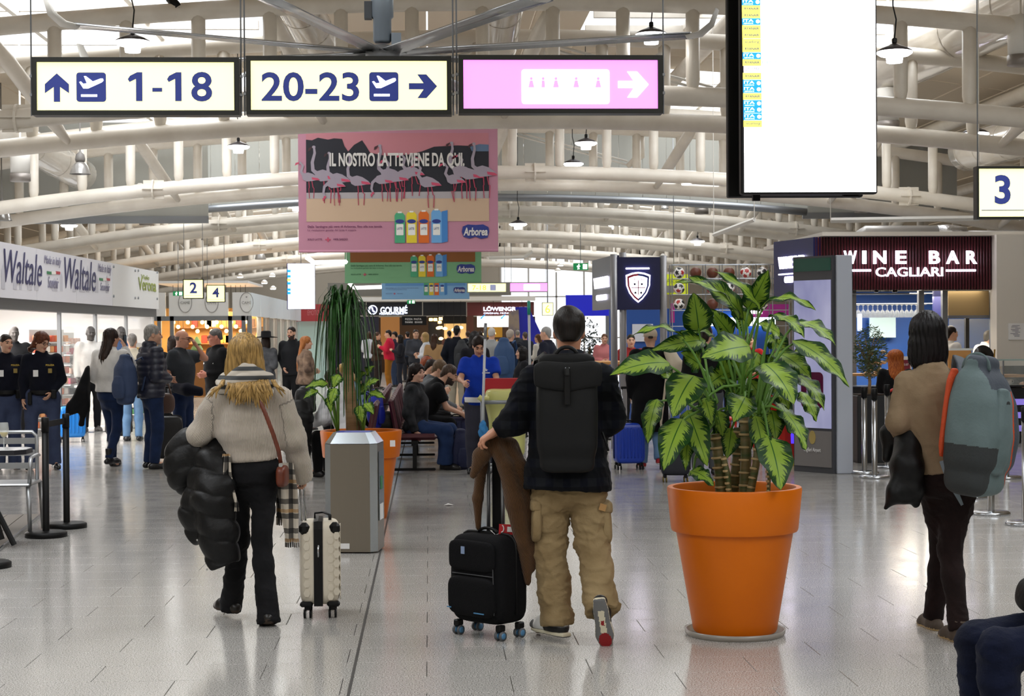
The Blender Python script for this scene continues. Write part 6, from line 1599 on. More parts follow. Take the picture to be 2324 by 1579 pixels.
m6=stand(412,22.6,1.70,-pi/2 - .45,'bald man with glasses in a dark grey t-shirt, hand at his brow',armL='brow',armR='belt',look=(-pi/2 - .1,-.1),hair=dict(style='bald',c='#6a5a50'),glasses=True,b=1.12,sk='#c38d74',top=dict(m=cloth('dark_grey_tee','#34373b','#2f3236'),sleeve='short',hem=.14,loose=.022,slv=.025),pants=dict(m=DENIM,loose=.015),shoes=dict(m=BOOT))
m7=stand(490,24.5,1.72,pi/2+.6,'man with glasses in a black pullover with a white chest stripe',arms='front',look=(pi/2+.3,-.1),hair=dict(style='fade',c='#4a4644',c2='#6a6562'),glasses=True,b=1.1,sk='#c5816c',top=dict(m=BLK,hem=.12,loose=.03,slv=.02,collar=.04),pants=dict(m=BLK,loose=.02),shoes=dict(m=BOOT))
g=ground(490,24.5); f_=dirv(pi/2+.6); MB().tube([g+EZ*1.24+f_*.165+np.cross(EZ,f_)*s_ - f_*s_*s_*2 for s_ in np.linspace(-.15,.15,7)],.018,6,flat=(.25,1)).build('chest_stripe',WHITEP,m7,True)
stand(392, 27.0, 1.62, .6, 'dark-haired woman mostly hidden behind the bald man', fem=True, hair=dict(style='bob', length=.2, **DKHAIR), arms='front', top=dict(m=BLK, loose=.03), pants=dict(m=BLK), shoes=dict(m=BOOT))
hat=stand(604,33,1.62,-.5,'woman in a black wide-brimmed hat behind the blonde woman',fem=True,arms='front',hair=dict(style='bob',length=.2,**DKHAIR),top=dict(m=cloth('grey_fleck_coat','#3a3c40','#56585c',sc=90),loose=.035,hem=.0),pants=dict(m=LDEN),shoes=dict(m=BOOT))
hc = ground(604, 33) + EZ * 1.585; MB().lathe(hc, [(.22, 0), (.225, .012), (.10, .03), (.095, .12), (.06, .135)], 24).build('hat', BLK, hat, True)
# jackets and bags carried in the queue
t=thing('jacket','dark navy jacket held at the bald man\'s waist','jacket',P(430,890,22.3)); F=SDF(P(380,925,21.8),P(470,850,22.9),.013); F.path([P(400,880,22.35),P(425,884,22.25),P(452,888,22.25)],[.07,.085,.06],.03); sdf_obj(F,'jacket_cloth',NAVYU,t,1,fold=(.012,20,2))
t=thing('handbag','brown leather handbag hanging between the navy jacket man and the bald man','bag',P(375,940,21.6)); F=SDF(P(345,960,21.2),P(405,890,22.1),.012); F.ell(P(376,915,21.7),A(.12,.06,.13),None,.02,p=3); sdf_obj(F,'bag_body',mat('dull_brown_leather','#5a4238',.5),t,1,fold=(.006,16,2)); MB().tube([P(362,900,21.7),P(368,872,21.7),P(382,872,21.7),P(390,900,21.7)],.012,6).build('handle',mat('dull_brown_leather','#5a4238',.5),t,True)
# mannequins in the shop
MANN = mat('mannequin_grey', '#4a4644', .35)
def mannequin(px, d, label, top, scarf=None):
 o=stand(px,d,1.8,pi+.4,label,sk='#4a4644',arms='down',res=.02,hair=dict(style='bald',c='#4a4644',m=MANN),top=dict(m=top,loose=.03,hem=.0),pants=dict(m=BLK),shoes=dict(m=MANN)); o.name='mannequin'; o['category']='mannequin'
 for i_ in (1, 2, 3): o.children[0].data.materials[i_] = MANN
 MB().lathe(ground(px, d), [(.24, 0), (.24, .012), (.02, .02)], 20).build('base_plate', CHROME, o)
mannequin(206,29.5,'dark mannequin in a white jumper behind the shop glass',cloth('white_knit','#d9d6d2')); mannequin(275,30.5,'dark mannequin in a blue hooded jacket behind the shop glass',cloth('steel_blue_jacket','#3f5275')); mannequin(32,27.5,'grey mannequin between the two officers',cloth('charcoal_jacket','#1c1d20'))
# ---- suitcases
def suitcase(g, rz, w, dpt, h, label, shell, trim=None, wheelc=None, handle=0.0, ridges=0, soft=False, group=None, res=.008):
 'four-wheeled case on the floor at g: shell, wheels in twin casters, handle'
 t = thing('suitcase', label, 'suitcase', g, group); R = rotz(rz); trim = trim or BLACK; L_ = lambda x, y, z: g + R @ A(x, y, z)
 z0 = .075
 F = SDF(g - A(.5, .5, .0), g + A(.5, .5, h + .02), max(res, .009)); F.ell(L_(0, 0, z0 + (h - z0) / 2), A(w / 2, dpt / 2, (h - z0) / 2), R.T, 0, p=7 if not soft else 6)
 sdf_obj(F, 'shell', shell, t, 2, fold=(.003, 12, 2) if soft else None)
 if ridges:
  for k in range(ridges):
   x = (k + .5) / ridges * w * .84 - w * .42
   MB().tube([L_(x, -dpt / 2 + .004, z0 + .07), L_(x, -dpt / 2 - .004, z0 + .09), L_(x, -dpt / 2 - .004, h - .08), L_(x, -dpt / 2 + .004, h - .06)], .008, 6).build('ridge', shell, t, True)
 m = MB(); q = [L_(0, sy * 0 - 0.0, 0) for sy in (0,)]
 ring = [(w / 2, z0 + .06), (w / 2, h - .09), (w / 2 - .006, h - .04), (w / 2 - .022, h - .016), (w / 2 - .05, h - .003), (w / 2 - .1, h)]; ring += [(-x, z) for x, z in ring[::-1]]
 m.tube([L_(x, 0, z) for x, z in ring], .011, 6, flat=(1, .5), ref=R @ A(0, 1, 0)); m.build('zip_band', trim, t, True)
 for sx in (-1, 1):
  for sy in (-1, 1):
   c_ = L_(sx * (w / 2 - .045), sy * (dpt / 2 - .045), 0); m = MB(); m.box(c_ + EZ * .066, (.035, .05, .035), R, bev=.006); cs = m.build('caster', BLACK, t)
   for k in (-1, 1): MB().lathe(c_ + R @ A(k * .017 - .007, 0, .026), [(.008, 0), (.026, .001), (.026, .013), (.008, .014)], 14, R @ A(1, 0, 0)).build('wheel', wheelc or BLACK, cs, True)
 MB().tube([L_(.07 * math.cos(a_), 0, h + .028 * math.sin(a_)) for a_ in np.linspace(0, pi, 9)], .011, 8, flat=(1, .8)).build('carry_handle', trim, t, True)
 if handle:
  for sx in (-1, 1): MB().tube([L_(sx * .06, dpt / 2 - .05, h - .02), L_(sx * .06, dpt / 2 - .05, handle)], .008, 8).build('handle_rod', CHROME, t, True)
  MB().tube([L_(-.075, dpt / 2 - .05, handle), L_(.075, dpt / 2 - .05, handle)], .016, 8).build('handle_grip', BLACK, t, True)
 return t
suitcase(ground(163, 26.6), .2, .40, .24, .56, 'bright blue suitcase beside the shop entrance', mat('bright_blue_shell', '#1377c9', .35), handle=0, ridges=6, res=.014)
suitcase(ground(268, 26.9), .1, .40, .26, .60, 'black suitcase behind the legs of the white-jumper woman', mat('black_shell', '#151517', .45), soft=True, res=.014)
suitcase(ground(378, 21.9), .3, .38, .26, .62, 'black suitcase beside the man in the navy quilted jacket', mat('black_shell', '#151517', .45), soft=True, handle=.98, res=.012)
# ---- barrier posts
def post_(g, label, metal, h=.98, belt_to=None, group=None, base_r=.17, r=.028, head=True):
 t = thing('barrier_post', label, 'barrier post', g, group)
 MB().lathe(g, [(base_r, 0), (base_r, .018 if metal is not BLACK else .035), (base_r * .9, .03 if metal is not BLACK else .045), (.04, .035 if metal is not BLACK else .05)], 32).build('base', metal, t, True)
 MB().lathe(g, [(r, .03), (r, h - .1), (r, h - .1)], 18, cap=False).build('tube', metal, t, True); MB().lathe(g, [(r * 1.12, h - .12), (r * 1.12, h - .005), (r * .9, h)], 18).build('belt_head', BLACK, t, True)
 if belt_to is not None:
  d_ = nrm(belt_to - g); L_ = np.linalg.norm(belt_to - g); MB().box(g + d_ * L_ / 2 + EZ * (h - .06), (L_ - .05, .004, .05), rotz(math.atan2(d_[1], d_[0]))).build('belt', BLACK, t)
 return t
BP = mat('black_powder_coat', '#101012', .4)
g1, g2 = ground(101, 14.1), ground(148, 14.75)
post_(g1,'front black barrier post of the joined pair at the left',BLACK,belt_to=g2,group='black barrier posts'); post_(g2,'rear black barrier post of the joined pair at the left',BLACK,group='black barrier posts'); post_(ground(-34,12.25),'black barrier post at the left edge showing only its base',BLACK,group='black barrier posts')
# ---- terrace corner: deck, table, glass, metal armchair
DECK = mat('grey_deck_board', '#6d655d', .6, bump=(20, .4, (1, 12, 1)))
t = thing('terrace_deck', 'low wooden terrace deck at the left edge', 'deck', A(*G(-60, 1230)))
e0, e1 = G(-140, 1365), G(92, 1170); ed = nrm(e1 - e0); el_ = np.linalg.norm(e1 - e0); en = np.cross(EZ, ed)
for k in range(8): MB().box(e0 + ed * el_ / 2 + en * (.075 + .145 * k) + EZ * .009, (el_, .138, .018), rotz(math.atan2(ed[1], ed[0]))).build('deck_board', DECK, t)
MB().box(e0 + ed * el_ / 2 - en * .008 + EZ * .011, (el_, .016, .022), rotz(math.atan2(ed[1], ed[0]))).build('edge_trim', CHROME, t)
tt = ground(-35, 13.5); t = thing('cafe_table', 'small cafe table with dark edge at the left edge', 'table', tt)
MB().prism([(-.30,-.20),(.27,-.20),(.34,-.1),(.34,.12),(.27,.22),(-.30,.22)],tt+EZ*.725,EX,A(0,1,0),EZ,.035).build('table_top',mat('dark_table_edge','#22232a',.3),t); MB().prism([(-.295,-.195),(.267,-.195),(.335,-.1),(.335,.12),(.267,.215),(-.295,.215)],tt+EZ*.7605,EX,A(0,1,0),EZ,.003).build('table_surface',mat('grey_laminate','#a5a6a8',.25),t)
MB().tube([tt+A(.0,0,.725),tt+A(.0,0,.45),tt+A(.12,-.02,.05)],.03,8).build('table_leg',BLACK,t); MB().tube([tt+A(.0,0,.45),tt+A(.24,-.1,.02)],.022,8).build('table_leg',BLACK,t); MB().tube([tt+A(0,0,.45),tt+A(-.3,.1,.02)],.022,8).build('table_leg',BLACK,t)
gl = P(9, 1010, 13.45); gl[2] = .7635; t = thing('wine_glass', 'stemmed glass of white wine on the cafe table', 'glass', gl)
MB().lathe(gl,[(.033,0),(.03,.004),(.005,.01),(.004,.085),(.02,.10),(.037,.135),(.038,.16),(.031,.21)],20,cap=False).build('glass_body',mat('glass_thin','#eef3f2',.02,alpha=.32),t,True); MB().lathe(gl+EZ*.1,[(.005,0),(.02,.003),(.0335,.032),(.001,.033)],18).build('wine',mat('white_wine','#d9c25a',.05,alpha=.75),t,True)
cg = ground(38, 14.3); ALU = mat('satin_aluminium', '#a9abad', .35, .7)
t = thing('armchair', 'silver metal armchair beside the cafe table', 'chair', cg); L_ = lambda x, y, z: cg + A(x, y, z)
for x, y in ((.13, -.19), (.135, .22), (-.33, -.19), (-.33, .22)): MB().tube([L_(x * 1.12, y * 1.12, .018), L_(x, y, .42)], [.017, .022], 8).build('leg', ALU, t, True)
MB().box(L_(-.1, 0, .425), (.50, .46, .022), bev=.01).build('seat', ALU, t)
MB().tube([L_(-.30, .24, .43), L_(-.30, .26, .8), L_(-.27, .27, .835), L_(.06, .27, .835), L_(.1, .26, .80), L_(.11, .22, .43)], .016, 8).build('back_frame', ALU, t, True)
for zz in (.55, .66, .76): MB().box(L_(-.1, .262, zz), (.40, .014, .05)).build('back_slat', ALU, t)
for x in (-.32, .15): MB().tube([L_(x * .8, .24, .64), L_(x, .05, .66), L_(x, -.17, .645), L_(x, -.21, .60), L_(x * .93, -.19, .42)], .018, 8, flat=(1, .7)).build('armrest', ALU, t, True)
# ================================================================== planters and their plants
POT = mat('orange_planter', '#d66c02', .42, spec=.3, var=('#cf6600', 2)); SOIL = mat('potting_soil', '#2a1c12', .9, bump=(60, .8))
def planter(g, label, saucer=False, k=1.0):
 t = thing('planter', label, 'planter', g, 'orange planters')
 z0 = .02 if saucer else .0
 MB().lathe(g+EZ*z0,[(r*k,z*k) for r,z in ((.02,0),(.222,0),(.228,.012),(.318,.545),(.340,.548),(.345,.56),(.366,.775),(.362,.785),(.335,.785),(.328,.775),(.315,.66))],56,cap=False).build('pot',POT,t,True)
 MB().lathe(g + EZ * (z0 + .665 * k), [(.0, .012), (.2 * k, .01), (.318 * k, 0)], 30, cap=False).build('soil', SOIL, t, True)
 auto(t.children[0], 35)
 if saucer: MB().lathe(g, [(.02, .004), (.25, .004), (.262, .03), (.275, .034), (.272, .012), (.262, 0)], 40, cap=False).build('saucer', mat('clear_plastic_saucer', '#a59f96', .25, alpha=.75), t, True)
 return t
def leafmat():
 m = mat('variegated_leaf', '#2f6a1e', .42, spec=.3); n, L = m.node_tree.nodes, m.node_tree.links; b = n['Principled BSDF']
 at = n.new('ShaderNodeAttribute'); at.attribute_name = 'leafc'
 sp = n.new('ShaderNodeSeparateXYZ'); L.new(at.outputs['Vector'], sp.inputs[0])
 ab = n.new('ShaderNodeMath'); ab.operation = 'ABSOLUTE'; L.new(sp.outputs[1], ab.inputs[0])
 # side veins: noise stretched along v, swept forward
 sw = n.new('ShaderNodeMath'); sw.operation = 'MULTIPLY_ADD'; L.new(ab.outputs[0], sw.inputs[0]); sw.inputs[1].default_value = -.22; L.new(sp.outputs[0], sw.inputs[2])
 cb = n.new('ShaderNodeCombineXYZ'); mu = n.new('ShaderNodeMath'); mu.operation = 'MULTIPLY'; mu.inputs[1].default_value = 30; L.new(sw.outputs[0], mu.inputs[0]); L.new(mu.outputs[0], cb.inputs[0])
 m2 = n.new('ShaderNodeMath'); m2.operation = 'MULTIPLY'; m2.inputs[1].default_value = 1.6; L.new(sp.outputs[1], m2.inputs[0]); L.new(m2.outputs[0], cb.inputs[1]); L.new(sp.outputs[2], cb.inputs[2])
 nz = n.new('ShaderNodeTexNoise'); nz.inputs['Scale'].default_value = 1.0; nz.inputs['Detail'].default_value = 4; L.new(cb.outputs[0], nz.inputs['Vector'])
 th = n.new('ShaderNodeMath'); th.operation = 'MULTIPLY_ADD'; L.new(ab.outputs[0], th.inputs[0]); th.inputs[1].default_value = -.62; th.inputs[2].default_value = .87
 ta = n.new('ShaderNodeMath'); ta.operation = 'GREATER_THAN'; ad = n.new('ShaderNodeMath'); ad.operation = 'SUBTRACT'; L.new(th.outputs[0], ad.inputs[0]); L.new(nz.outputs['Fac'], ad.inputs[1])
 mr = n.new('ShaderNodeMapRange'); mr.inputs[1].default_value = -.03; mr.inputs[2].default_value = .06; L.new(ad.outputs[0], mr.inputs[0])
 mx = n.new('ShaderNodeMix'); mx.data_type = 'RGBA'; mx.inputs[6].default_value = lin('#1a4213'); mx.inputs[7].default_value = lin('#93b23f'); L.new(mr.outputs[0], mx.inputs[0])
 rb = n.new('ShaderNodeMath'); rb.operation = 'LESS_THAN'; rb.inputs[1].default_value = .035; L.new(ab.outputs[0], rb.inputs[0])
 mx2 = n.new('ShaderNodeMix'); mx2.data_type = 'RGBA'; mx2.inputs[7].default_value = lin('#34661f'); L.new(rb.outputs[0], mx2.inputs[0]); L.new(mx.outputs[2], mx2.inputs[6])
 L.new(mx2.outputs[2], b.inputs['Base Color'])
 b.inputs['Subsurface Weight'].default_value = 0
 tr = n.new('ShaderNodeBsdfTranslucent'); L.new(mx2.outputs[2], tr.inputs['Color']); ms = n.new('ShaderNodeMixShader'); ms.inputs[0].default_value = .25
 out = n['Material Output']; L.new(b.outputs[0], ms.inputs[1]); L.new(tr.outputs[0], ms.inputs[2]); L.new(ms.outputs[0], out.inputs['Surface'])
 return m
LEAF = leafmat(); PETI = mat('leaf_stalk', '#5f8a35', .4); CANE = mat('ringed_cane', '#6d5a32', .6, var=('#3a4a1e', 5, (1, 1, 6))); RINGM = mat('cane_ring', '#b29a6c', .7)
_lid = [0]
def leaf(name, b, tip, w, parent, root=None, sag=.12, face=None, fold=.25, seed=None, m=None, nu=15, wave=.012):
 'broad pointed blade from b to tip: arched midrib, V-shaped cross-section, rippled edge'
 b, tip = np.asarray(b, float), np.asarray(tip, float); L_ = np.linalg.norm(tip - b); d = nrm(tip - b); _lid[0] += 1; s_ = (_lid[0] * 7.31) % 50
 fc = nrm(face if face is not None else A(0, -.6, .8)); side = nrm(np.cross(d, fc)); up = nrm(np.cross(side, d))
 nv = 7; V, AT = [], []
 for i in range(nu):
  u = i / (nu - 1); c = b + (tip - b) * u + up * sag * L_ * 4 * u * (1 - u)
  prof = (math.sin(math.pi * min(1, u ** .72)) ** .75) * (1 - .25 * u) if 0 < u < 1 else 0.0
  for j in range(nv):
   v = j / (nv - 1) * 2 - 1; hw = w / 2 * prof * 1.08
   V.append(c + side * v * hw + up * (fold * hw * abs(v) ** 1.3 + wave * math.sin(u * 17 + v * 2 + s_) * abs(v) * (1 if prof else 0)) - up * .12 * hw * v * v)
   AT.append((u, v, s_))
 Fq = [(i * nv + j, i * nv + j + 1, (i + 1) * nv + j + 1, (i + 1) * nv + j) for i in range(nu - 1) for j in range(nv - 1)]
 n_ = len(V); V2 = np.array(V + [p - up * .0015 for p in V]); F2 = np.array(Fq + [tuple(n_ + k for k in f[::-1]) for f in Fq])
 me = mesh_np(V2, F2); at = me.attributes.new('leafc', 'FLOAT_VECTOR', 'POINT'); at.data.foreach_set('vector', np.array(AT + AT, np.float32).ravel())
 o = ob(name, me, m or LEAF, parent, True)
 if root is not None:
  root = np.asarray(root, float); mid = (root + b) / 2 + EZ * .25 * np.linalg.norm(b - root) * .5
  MB().tube([root, root * .55 + mid * .45, mid, mid * .4 + b * .6, b + d * .02], [.009, .0085, .008, .007, .0055], 6).build('leaf_stalk', PETI, o, True)
 return o
pg = G(1668, 1438); pg[1] += .0; PD = dep(pg)
plant = planter(pg, 'large orange planter holding the variegated broad-leaved plant, standing on a clear saucer', True)
dieff = thing('potted_plant', 'variegated dumb cane plant with broad green and cream leaves in the nearest orange planter', 'plant', pg + EZ * .69)
for x0,y0,x1,y1,r,dd in ((1637,1118,1622,985,.032,-.06),(1664,1118,1676,970,.030,.05),(1690,1118,1690,945,.031,-.04),(1703,1118,1722,990,.022,-.10),(1744,1120,1741,1055,.010,-.12),(1655,1118,1642,1035,.016,-.12)):
 p, q = P(x0, y0, PD + dd), P(x1, y1, PD + dd); c = MB().tube([p - EZ * .05, p, (p + q) / 2 + A(.008, 0, 0), q], [r * 1.05, r, r * .95, r * .85], 12).build('cane', CANE, dieff, True)
 for k in range(6): s_ = (k + .6) / 6; MB().lathe(p + (q - p) * s_, [(r * .99, -.006), (r * 1.09, 0), (r * .99, .006)], 12, q - p, cap=False).build('ring', RINGM, c, True)
LV = [  # blade base, tip, width (photo pixels), depth offset, arch, facing
 (1520, 824, 1384, 851, 60, -.28, .10, (-.3, -.9, .5)), (1677, 724, 1534, 640, 44, -.16, .16, (-.3, -.5, .9)), (1688, 722, 1562, 628, 60, .0, .10, (-.2, -.8, .7)), (1586, 752, 1574, 664, 64, .02, .05, (0, -1, .2)),
 (1697,702,1744,612,52,.06,.04,(.2,-1,.3)),(1726,706,1613,612,36,-.05,.10,(-.2,-.7,.7)),(1724,700,1852,704,40,-.14,.20,(.1,-.5,.9)),(1748,716,1826,768,48,-.24,.14,(.3,-.6,.7)),(1798,732,1898,786,54,.05,.14,(.3,-.6,.8)),
 (1798,772,1928,879,54,-.12,.10,(.3,-.8,.5)),(1702,786,1592,812,78,-.36,.06,(0,-.8,.6)),(1556,770,1428,766,28,-.10,.18,(-.1,-.5,.9)),(1602,772,1474,797,44,.03,.08,(-.2,-.9,.3)),(1622,762,1538,758,30,.10,.14,(-.1,-.6,.8)),
 (1576,852,1526,946,80,-.22,.12,(-.3,-.9,.4)),(1492,905,1470,1006,44,-.05,.06,(-.5,-.9,.1)),(1550,950,1506,1068,66,-.18,.10,(-.3,-.9,.3)),(1560,930,1606,1058,58,-.06,.08,(-.1,-1,.2)),(1733,824,1802,918,80,-.28,.10,(.3,-.9,.5)),
 (1758,800,1842,862,60,.04,.10,(.2,-.8,.6)),(1808,848,1871,932,46,-.04,.08,(.4,-.8,.4)),(1818,888,1853,957,44,.06,.06,(.4,-.9,.2)),(1780,933,1829,1022,48,-.16,.08,(.4,-.9,.3)),(1744,990,1772,1112,76,-.24,.06,(.2,-1,.15)),(1714,942,1736,1062,44,-.14,.06,(.1,-1,.2)),
 (1692,900,1664,957,62,-.26,.10,(0,-.9,.5)),(1640,884,1642,808,56,.14,.04,(0,-1,.1)),(1600,902,1616,964,36,-.12,.08,(-.1,-1,.2)),(1562,992,1556,1068,30,-.1,.1,(-.3,-1,.1)),(1566,1068,1620,1102,38,-.14,.14,(0,-.7,.7)),(1662,764,1610,700,44,.18,.04,(0,-1,.2)),
 (1700,862,1748,936,44,.12,.06,(.2,-1,.1)),(1640,940,1630,1010,36,.12,.06,(-.2,-1,.1)),(1720,884,1700,960,40,.16,.06,(0,-1,.1)),(1765,900,1795,985,42,.18,.06,(.3,-1,.1)),(1602,860,1568,920,50,.16,.06,(-.3,-1,.1)),(1745,760,1790,812,46,.2,.08,(.2,-1,.2)),(1690,950,1700,1030,34,.08,.06,(.1,-1,.1)),
 (1610,700,1570,735,44,.12,.06,(-.2,-.9,.4)),(1700,740,1660,700,50,.16,.06,(0,-1,.3)),(1770,760,1720,735,48,.14,.08,(.1,-.8,.6)),(1590,830,1545,800,50,.14,.08,(-.2,-.9,.4)),(1640,850,1600,880,54,.10,.08,(-.1,-1,.3)),(1720,800,1690,850,60,.08,.08,(0,-1,.3)),(1760,870,1790,930,52,.12,.08,(.2,-1,.3)),(1680,880,1650,930,46,.05,.06,(0,-1,.3)),(1590,940,1560,1000,46,.08,.08,(-.3,-1,.2)),
 (1660,970,1650,1040,44,.02,.06,(0,-1,.2)),(1750,930,1760,1000,50,.10,.06,(.2,-1,.2)),(1800,800,1855,800,46,.12,.12,(.3,-.7,.7)),(1540,870,1500,850,40,.1,.1,(-.3,-.8,.6)),(1700,930,1725,1000,42,-.02,.06,(.1,-1,.2)),(1625,930,1640,990,44,.0,.06,(0,-1,.2)),
 (1658,860,1676,800,46,.24,.04,(0,-1,.1)),(1720,850,1765,800,50,.26,.06,(0,-1,.2)),(1580,900,1545,860,44,.24,.06,(-.2,-1,.2)),(1775,850,1820,830,44,.24,.06,(.3,-.9,.4)),(1612,990,1580,1040,36,.1,.06,(-.2,-1,.1)),(1728,1000,1760,1050,36,.12,.06,(.2,-1,.1))]
tops = [(1622, 985, -.06), (1676, 970, .05), (1690, 945, -.04), (1722, 990, -.10)]
for i, (bx, by, tx, ty, w, dd, sg, fc) in enumerate(LV):
 rt = tops[0] if bx < 1600 else tops[3] if bx > 1740 else tops[1 + i % 2]
 root = P(rt[0] + (i % 3 - 1) * 6, rt[1] - 20 - (i * 13) % 60, PD + rt[2])
 tp = np.array([tx - bx, ty - by]); back = .15 if np.linalg.norm(tp) > 90 else .05
 leaf('leaf', P(bx, by, PD + dd + .04), P(tx, ty, PD + dd - back), w * 1.16 * PD / FPX, dieff, root, sg, A(*fc))
# the tree-like plant farther back
pg2 = ground(818, 15.4); planter(pg2, 'orange planter with a tall drooping-leaved tree plant behind the steel bin', False, 1.0); D2 = 15.4
t = thing('potted_plant', 'tall tree plant with thin drooping dark green leaves in the rear orange planter', 'plant', pg2 + EZ * .66)
TR = mat('tan_bark', '#a98a66', .8, var=('#8f7350', 4, (1, 1, 5)), bump=(40, .4, (1, 1, 6)))
q = [P(803, 1000, D2), P(800, 940, D2), P(792, 870, D2), P(789, 800, D2), P(792, 740, D2), P(786, 700, D2)]
MB().tube(q, [.068, .062, .048, .032, .024, .016], 14).build('trunk', TR, t, True); MB().tube([P(791, 770, D2), P(775, 720, D2 + .05), P(765, 700, D2 + .05)], [.02, .016, .012], 8).build('branch', TR, t, True)
STRAP = mat('dark_strap_leaf', '#1d4216', .35, var=('#2c5a1f', 8)); rr_ = random.Random(8)
for i in range(125):
 hx,hy=((782,700),(760,703),(798,712),(785,742))[i % 4]; a=rr_.uniform(0,2*pi); rad=rr_.uniform(.08,.30); dr=rr_.uniform(.25,.78)*(1.25 if i % 5 else .3); p=P(hx,hy,D2); o_=A(math.cos(a),math.sin(a),0); up_=rr_.uniform(.04,.22)
 if i % 9 == 0: dr = -rr_.uniform(.0, .10); rad = rr_.uniform(.08, .18)
 pts = [p, p + o_ * rad * .35 + EZ * up_, p + o_ * rad * .75 + EZ * (up_ * .7 - dr * .12), p + o_ * rad * .95 - EZ * dr * .5, p + o_ * rad * 1.03 - EZ * dr]
 MB().tube(pts, [.007, .010, .010, .008, .002], 4, flat=(1, .16), cap=False).build('leaf', STRAP, t, True)
t = thing('potted_plant', 'low variegated plant around the trunk in the rear orange planter', 'plant', pg2 + EZ * .66)
for bx,by,tx,ty,w,dd in ((722,885,688,905,22,-.1),(745,870,692,880,24,-.2),(830,875,862,862,26,-.1),(838,890,875,905,22,-.1),(828,915,848,940,28,-.2),(815,890,838,878,34,.1),(745,900,752,935,22,-.2),(762,880,750,920,30,-.25),(815,920,822,960,30,-.15),(830,850,850,830,24,.1),(770,850,756,880,30,-.2),(812,860,830,845,30,.1)):
 leaf('leaf', P(bx, by, D2 + dd), P(tx, ty, D2 + dd - .05), w * D2 / FPX, t, P(768 if bx < 790 else 825, 985, D2 - .05), .14, A(0, -.8, .6))
for x0, x1, y1 in ((768, 755, 905), (826, 812, 935)): MB().tube([P(x0, 988, D2 - .05), P((x0 + x1) / 2, (988 + y1) / 2, D2 - .05), P(x1, y1, D2 - .05)], .016, 8).build('cane', CANE, t, True)
MB().box(P(891, 1006, D2 - .365), (.045, .006, .055), rotz(.12)).build('sticker', WHITEP, bpy.data.objects['planter.001'])
# steel bin
bg = ground(803, 13.1); R7 = rotz(-.13); STEELB = mat('taupe_brushed_panel', '#8c8478', .32, .75, bump=(200, .1, (1, 1, .02))); STEELE = mat('bright_steel_edge', '#c3cbd1', .2, .9)
t = thing('litter_bin', 'tall stainless steel litter bin with blue liner in front of the rear planter', 'bin', bg); hw, ch, H_ = .20, .05, .82
L_ = lambda x, y, z: bg + R7 @ A(x, y, z)
oc = [(-hw + ch, -hw), (hw - ch, -hw), (hw, -hw + ch), (hw, hw - ch), (hw - ch, hw), (-hw + ch, hw), (-hw, hw - ch), (-hw, -hw + ch)]
for i in range(8):
 a_, b_ = oc[i], oc[(i + 1) % 8]; MB().quad(L_(*a_, .01), L_(*b_, .01), L_(*b_, H_), L_(*a_, H_)).build('panel' if i % 2 == 0 else 'corner_strip', STEELB if i % 2 == 0 else STEELE, t)
m = MB(); vs = [L_(*p, H_ + .004) for p in oc] + [L_(p[0] * .72, p[1] * .72, H_ + .085) for p in oc] + [L_(p[0] * .66, p[1] * .66, H_ + .085) for p in oc] + [L_(p[0] * .66, p[1] * .66, H_ - .02) for p in oc]
m.add(vs, [(r * 8 + i, r * 8 + (i + 1) % 8, r * 8 + 8 + (i + 1) % 8, r * 8 + 8 + i) for r in range(3) for i in range(8)]); m.build('sloped_rim', STEELE, t)
MB().prism([(p[0] * .655, p[1] * .655) for p in oc], L_(0, 0, H_ + .05), R7[:, 0], R7[:, 1], EZ, .02).build('liner', mat('blue_liner', '#2b1fc0', .4), t)
MB().box(L_(hw+.004,0,.50),(.006,.24,.52),R7).build('poster',mat('dark_poster','#4a5252',.2),t); MB().box(L_(hw+.009,-.02,.30),(.003,.16,.12),R7).build('poster_patch',WHITEP,t); MB().box(L_(hw+.009,-.02,.52),(.003,.09,.1),R7).build('poster_patch',GRNP,t)
MB().box(L_(-.05, -hw - .003, .055), (.085, .004, .04), R7).build('label_plate', WHITEP, t)
# cream hard-shell suitcase pulled by the blonde woman
CRM = mat('cream_shell', '#cfc6b4', .45); sg = ground(723, 10.12); sg[2] = 0
cs = suitcase(sg, .05, .235, .37, .555, 'cream hexagon-pattern suitcase pulled by the blonde woman', CRM, handle=.80, res=.007)
for o in list(cs.children):
 if o.name.startswith(('zip_band', 'handle', 'carry')): bpy.data.objects.remove(o)
R5 = rotz(.05); L_ = lambda x, y, z: sg + R5 @ A(x, y, z)
zz_ = [(-.187, .075), (-.187, .52), (-.15, .557), (.15, .557), (.187, .52), (.187, .075)]
MB().tube([L_(-.008, y, z) for y, z in zz_], .030, 6, flat=(.25, 1), ref=R5 @ A(1, 0, 0)).build('zip_band', BLACK, cs)
MB().tube([L_(-.008, -.195, .43), L_(-.008, -.197, .36)], .007, 6).build('zip_pull', CHROME, cs, True)
for sx in (-1, 1): MB().box(L_(sx * .088, -.155, .522), (.062, .07, .07), R5, bev=.02).build('corner_guard', BLACK, cs)
for sx in (-1, 1): MB().box(L_(sx * .078, -.165, .085), (.075, .05, .03), R5, bev=.01).build('wheel_housing', BLACK, cs)
m = MB()
hexp = [(.031 * math.cos(k * pi / 3), .026 * math.sin(k * pi / 3)) for k in range(6)]
for row in range(7):
 for col in range(6): m.prism(hexp, L_(.1155, -.13 + col * .053, .13 + row * .056 + (.028 if col % 2 else 0)), R5 @ A(0, 1, 0), EZ, R5 @ A(1, 0, 0), .005)
for row in range(7):
 for x, ex in ((.062, 0), (.098, .028), (-.075, .02)): m.prism([(a_ * .62, b_ * .9) for a_, b_ in hexp], L_(x, -.183, .13 + row * .054 + ex), R5 @ A(1, 0, 0), EZ, R5 @ A(0, -1, 0), .005)
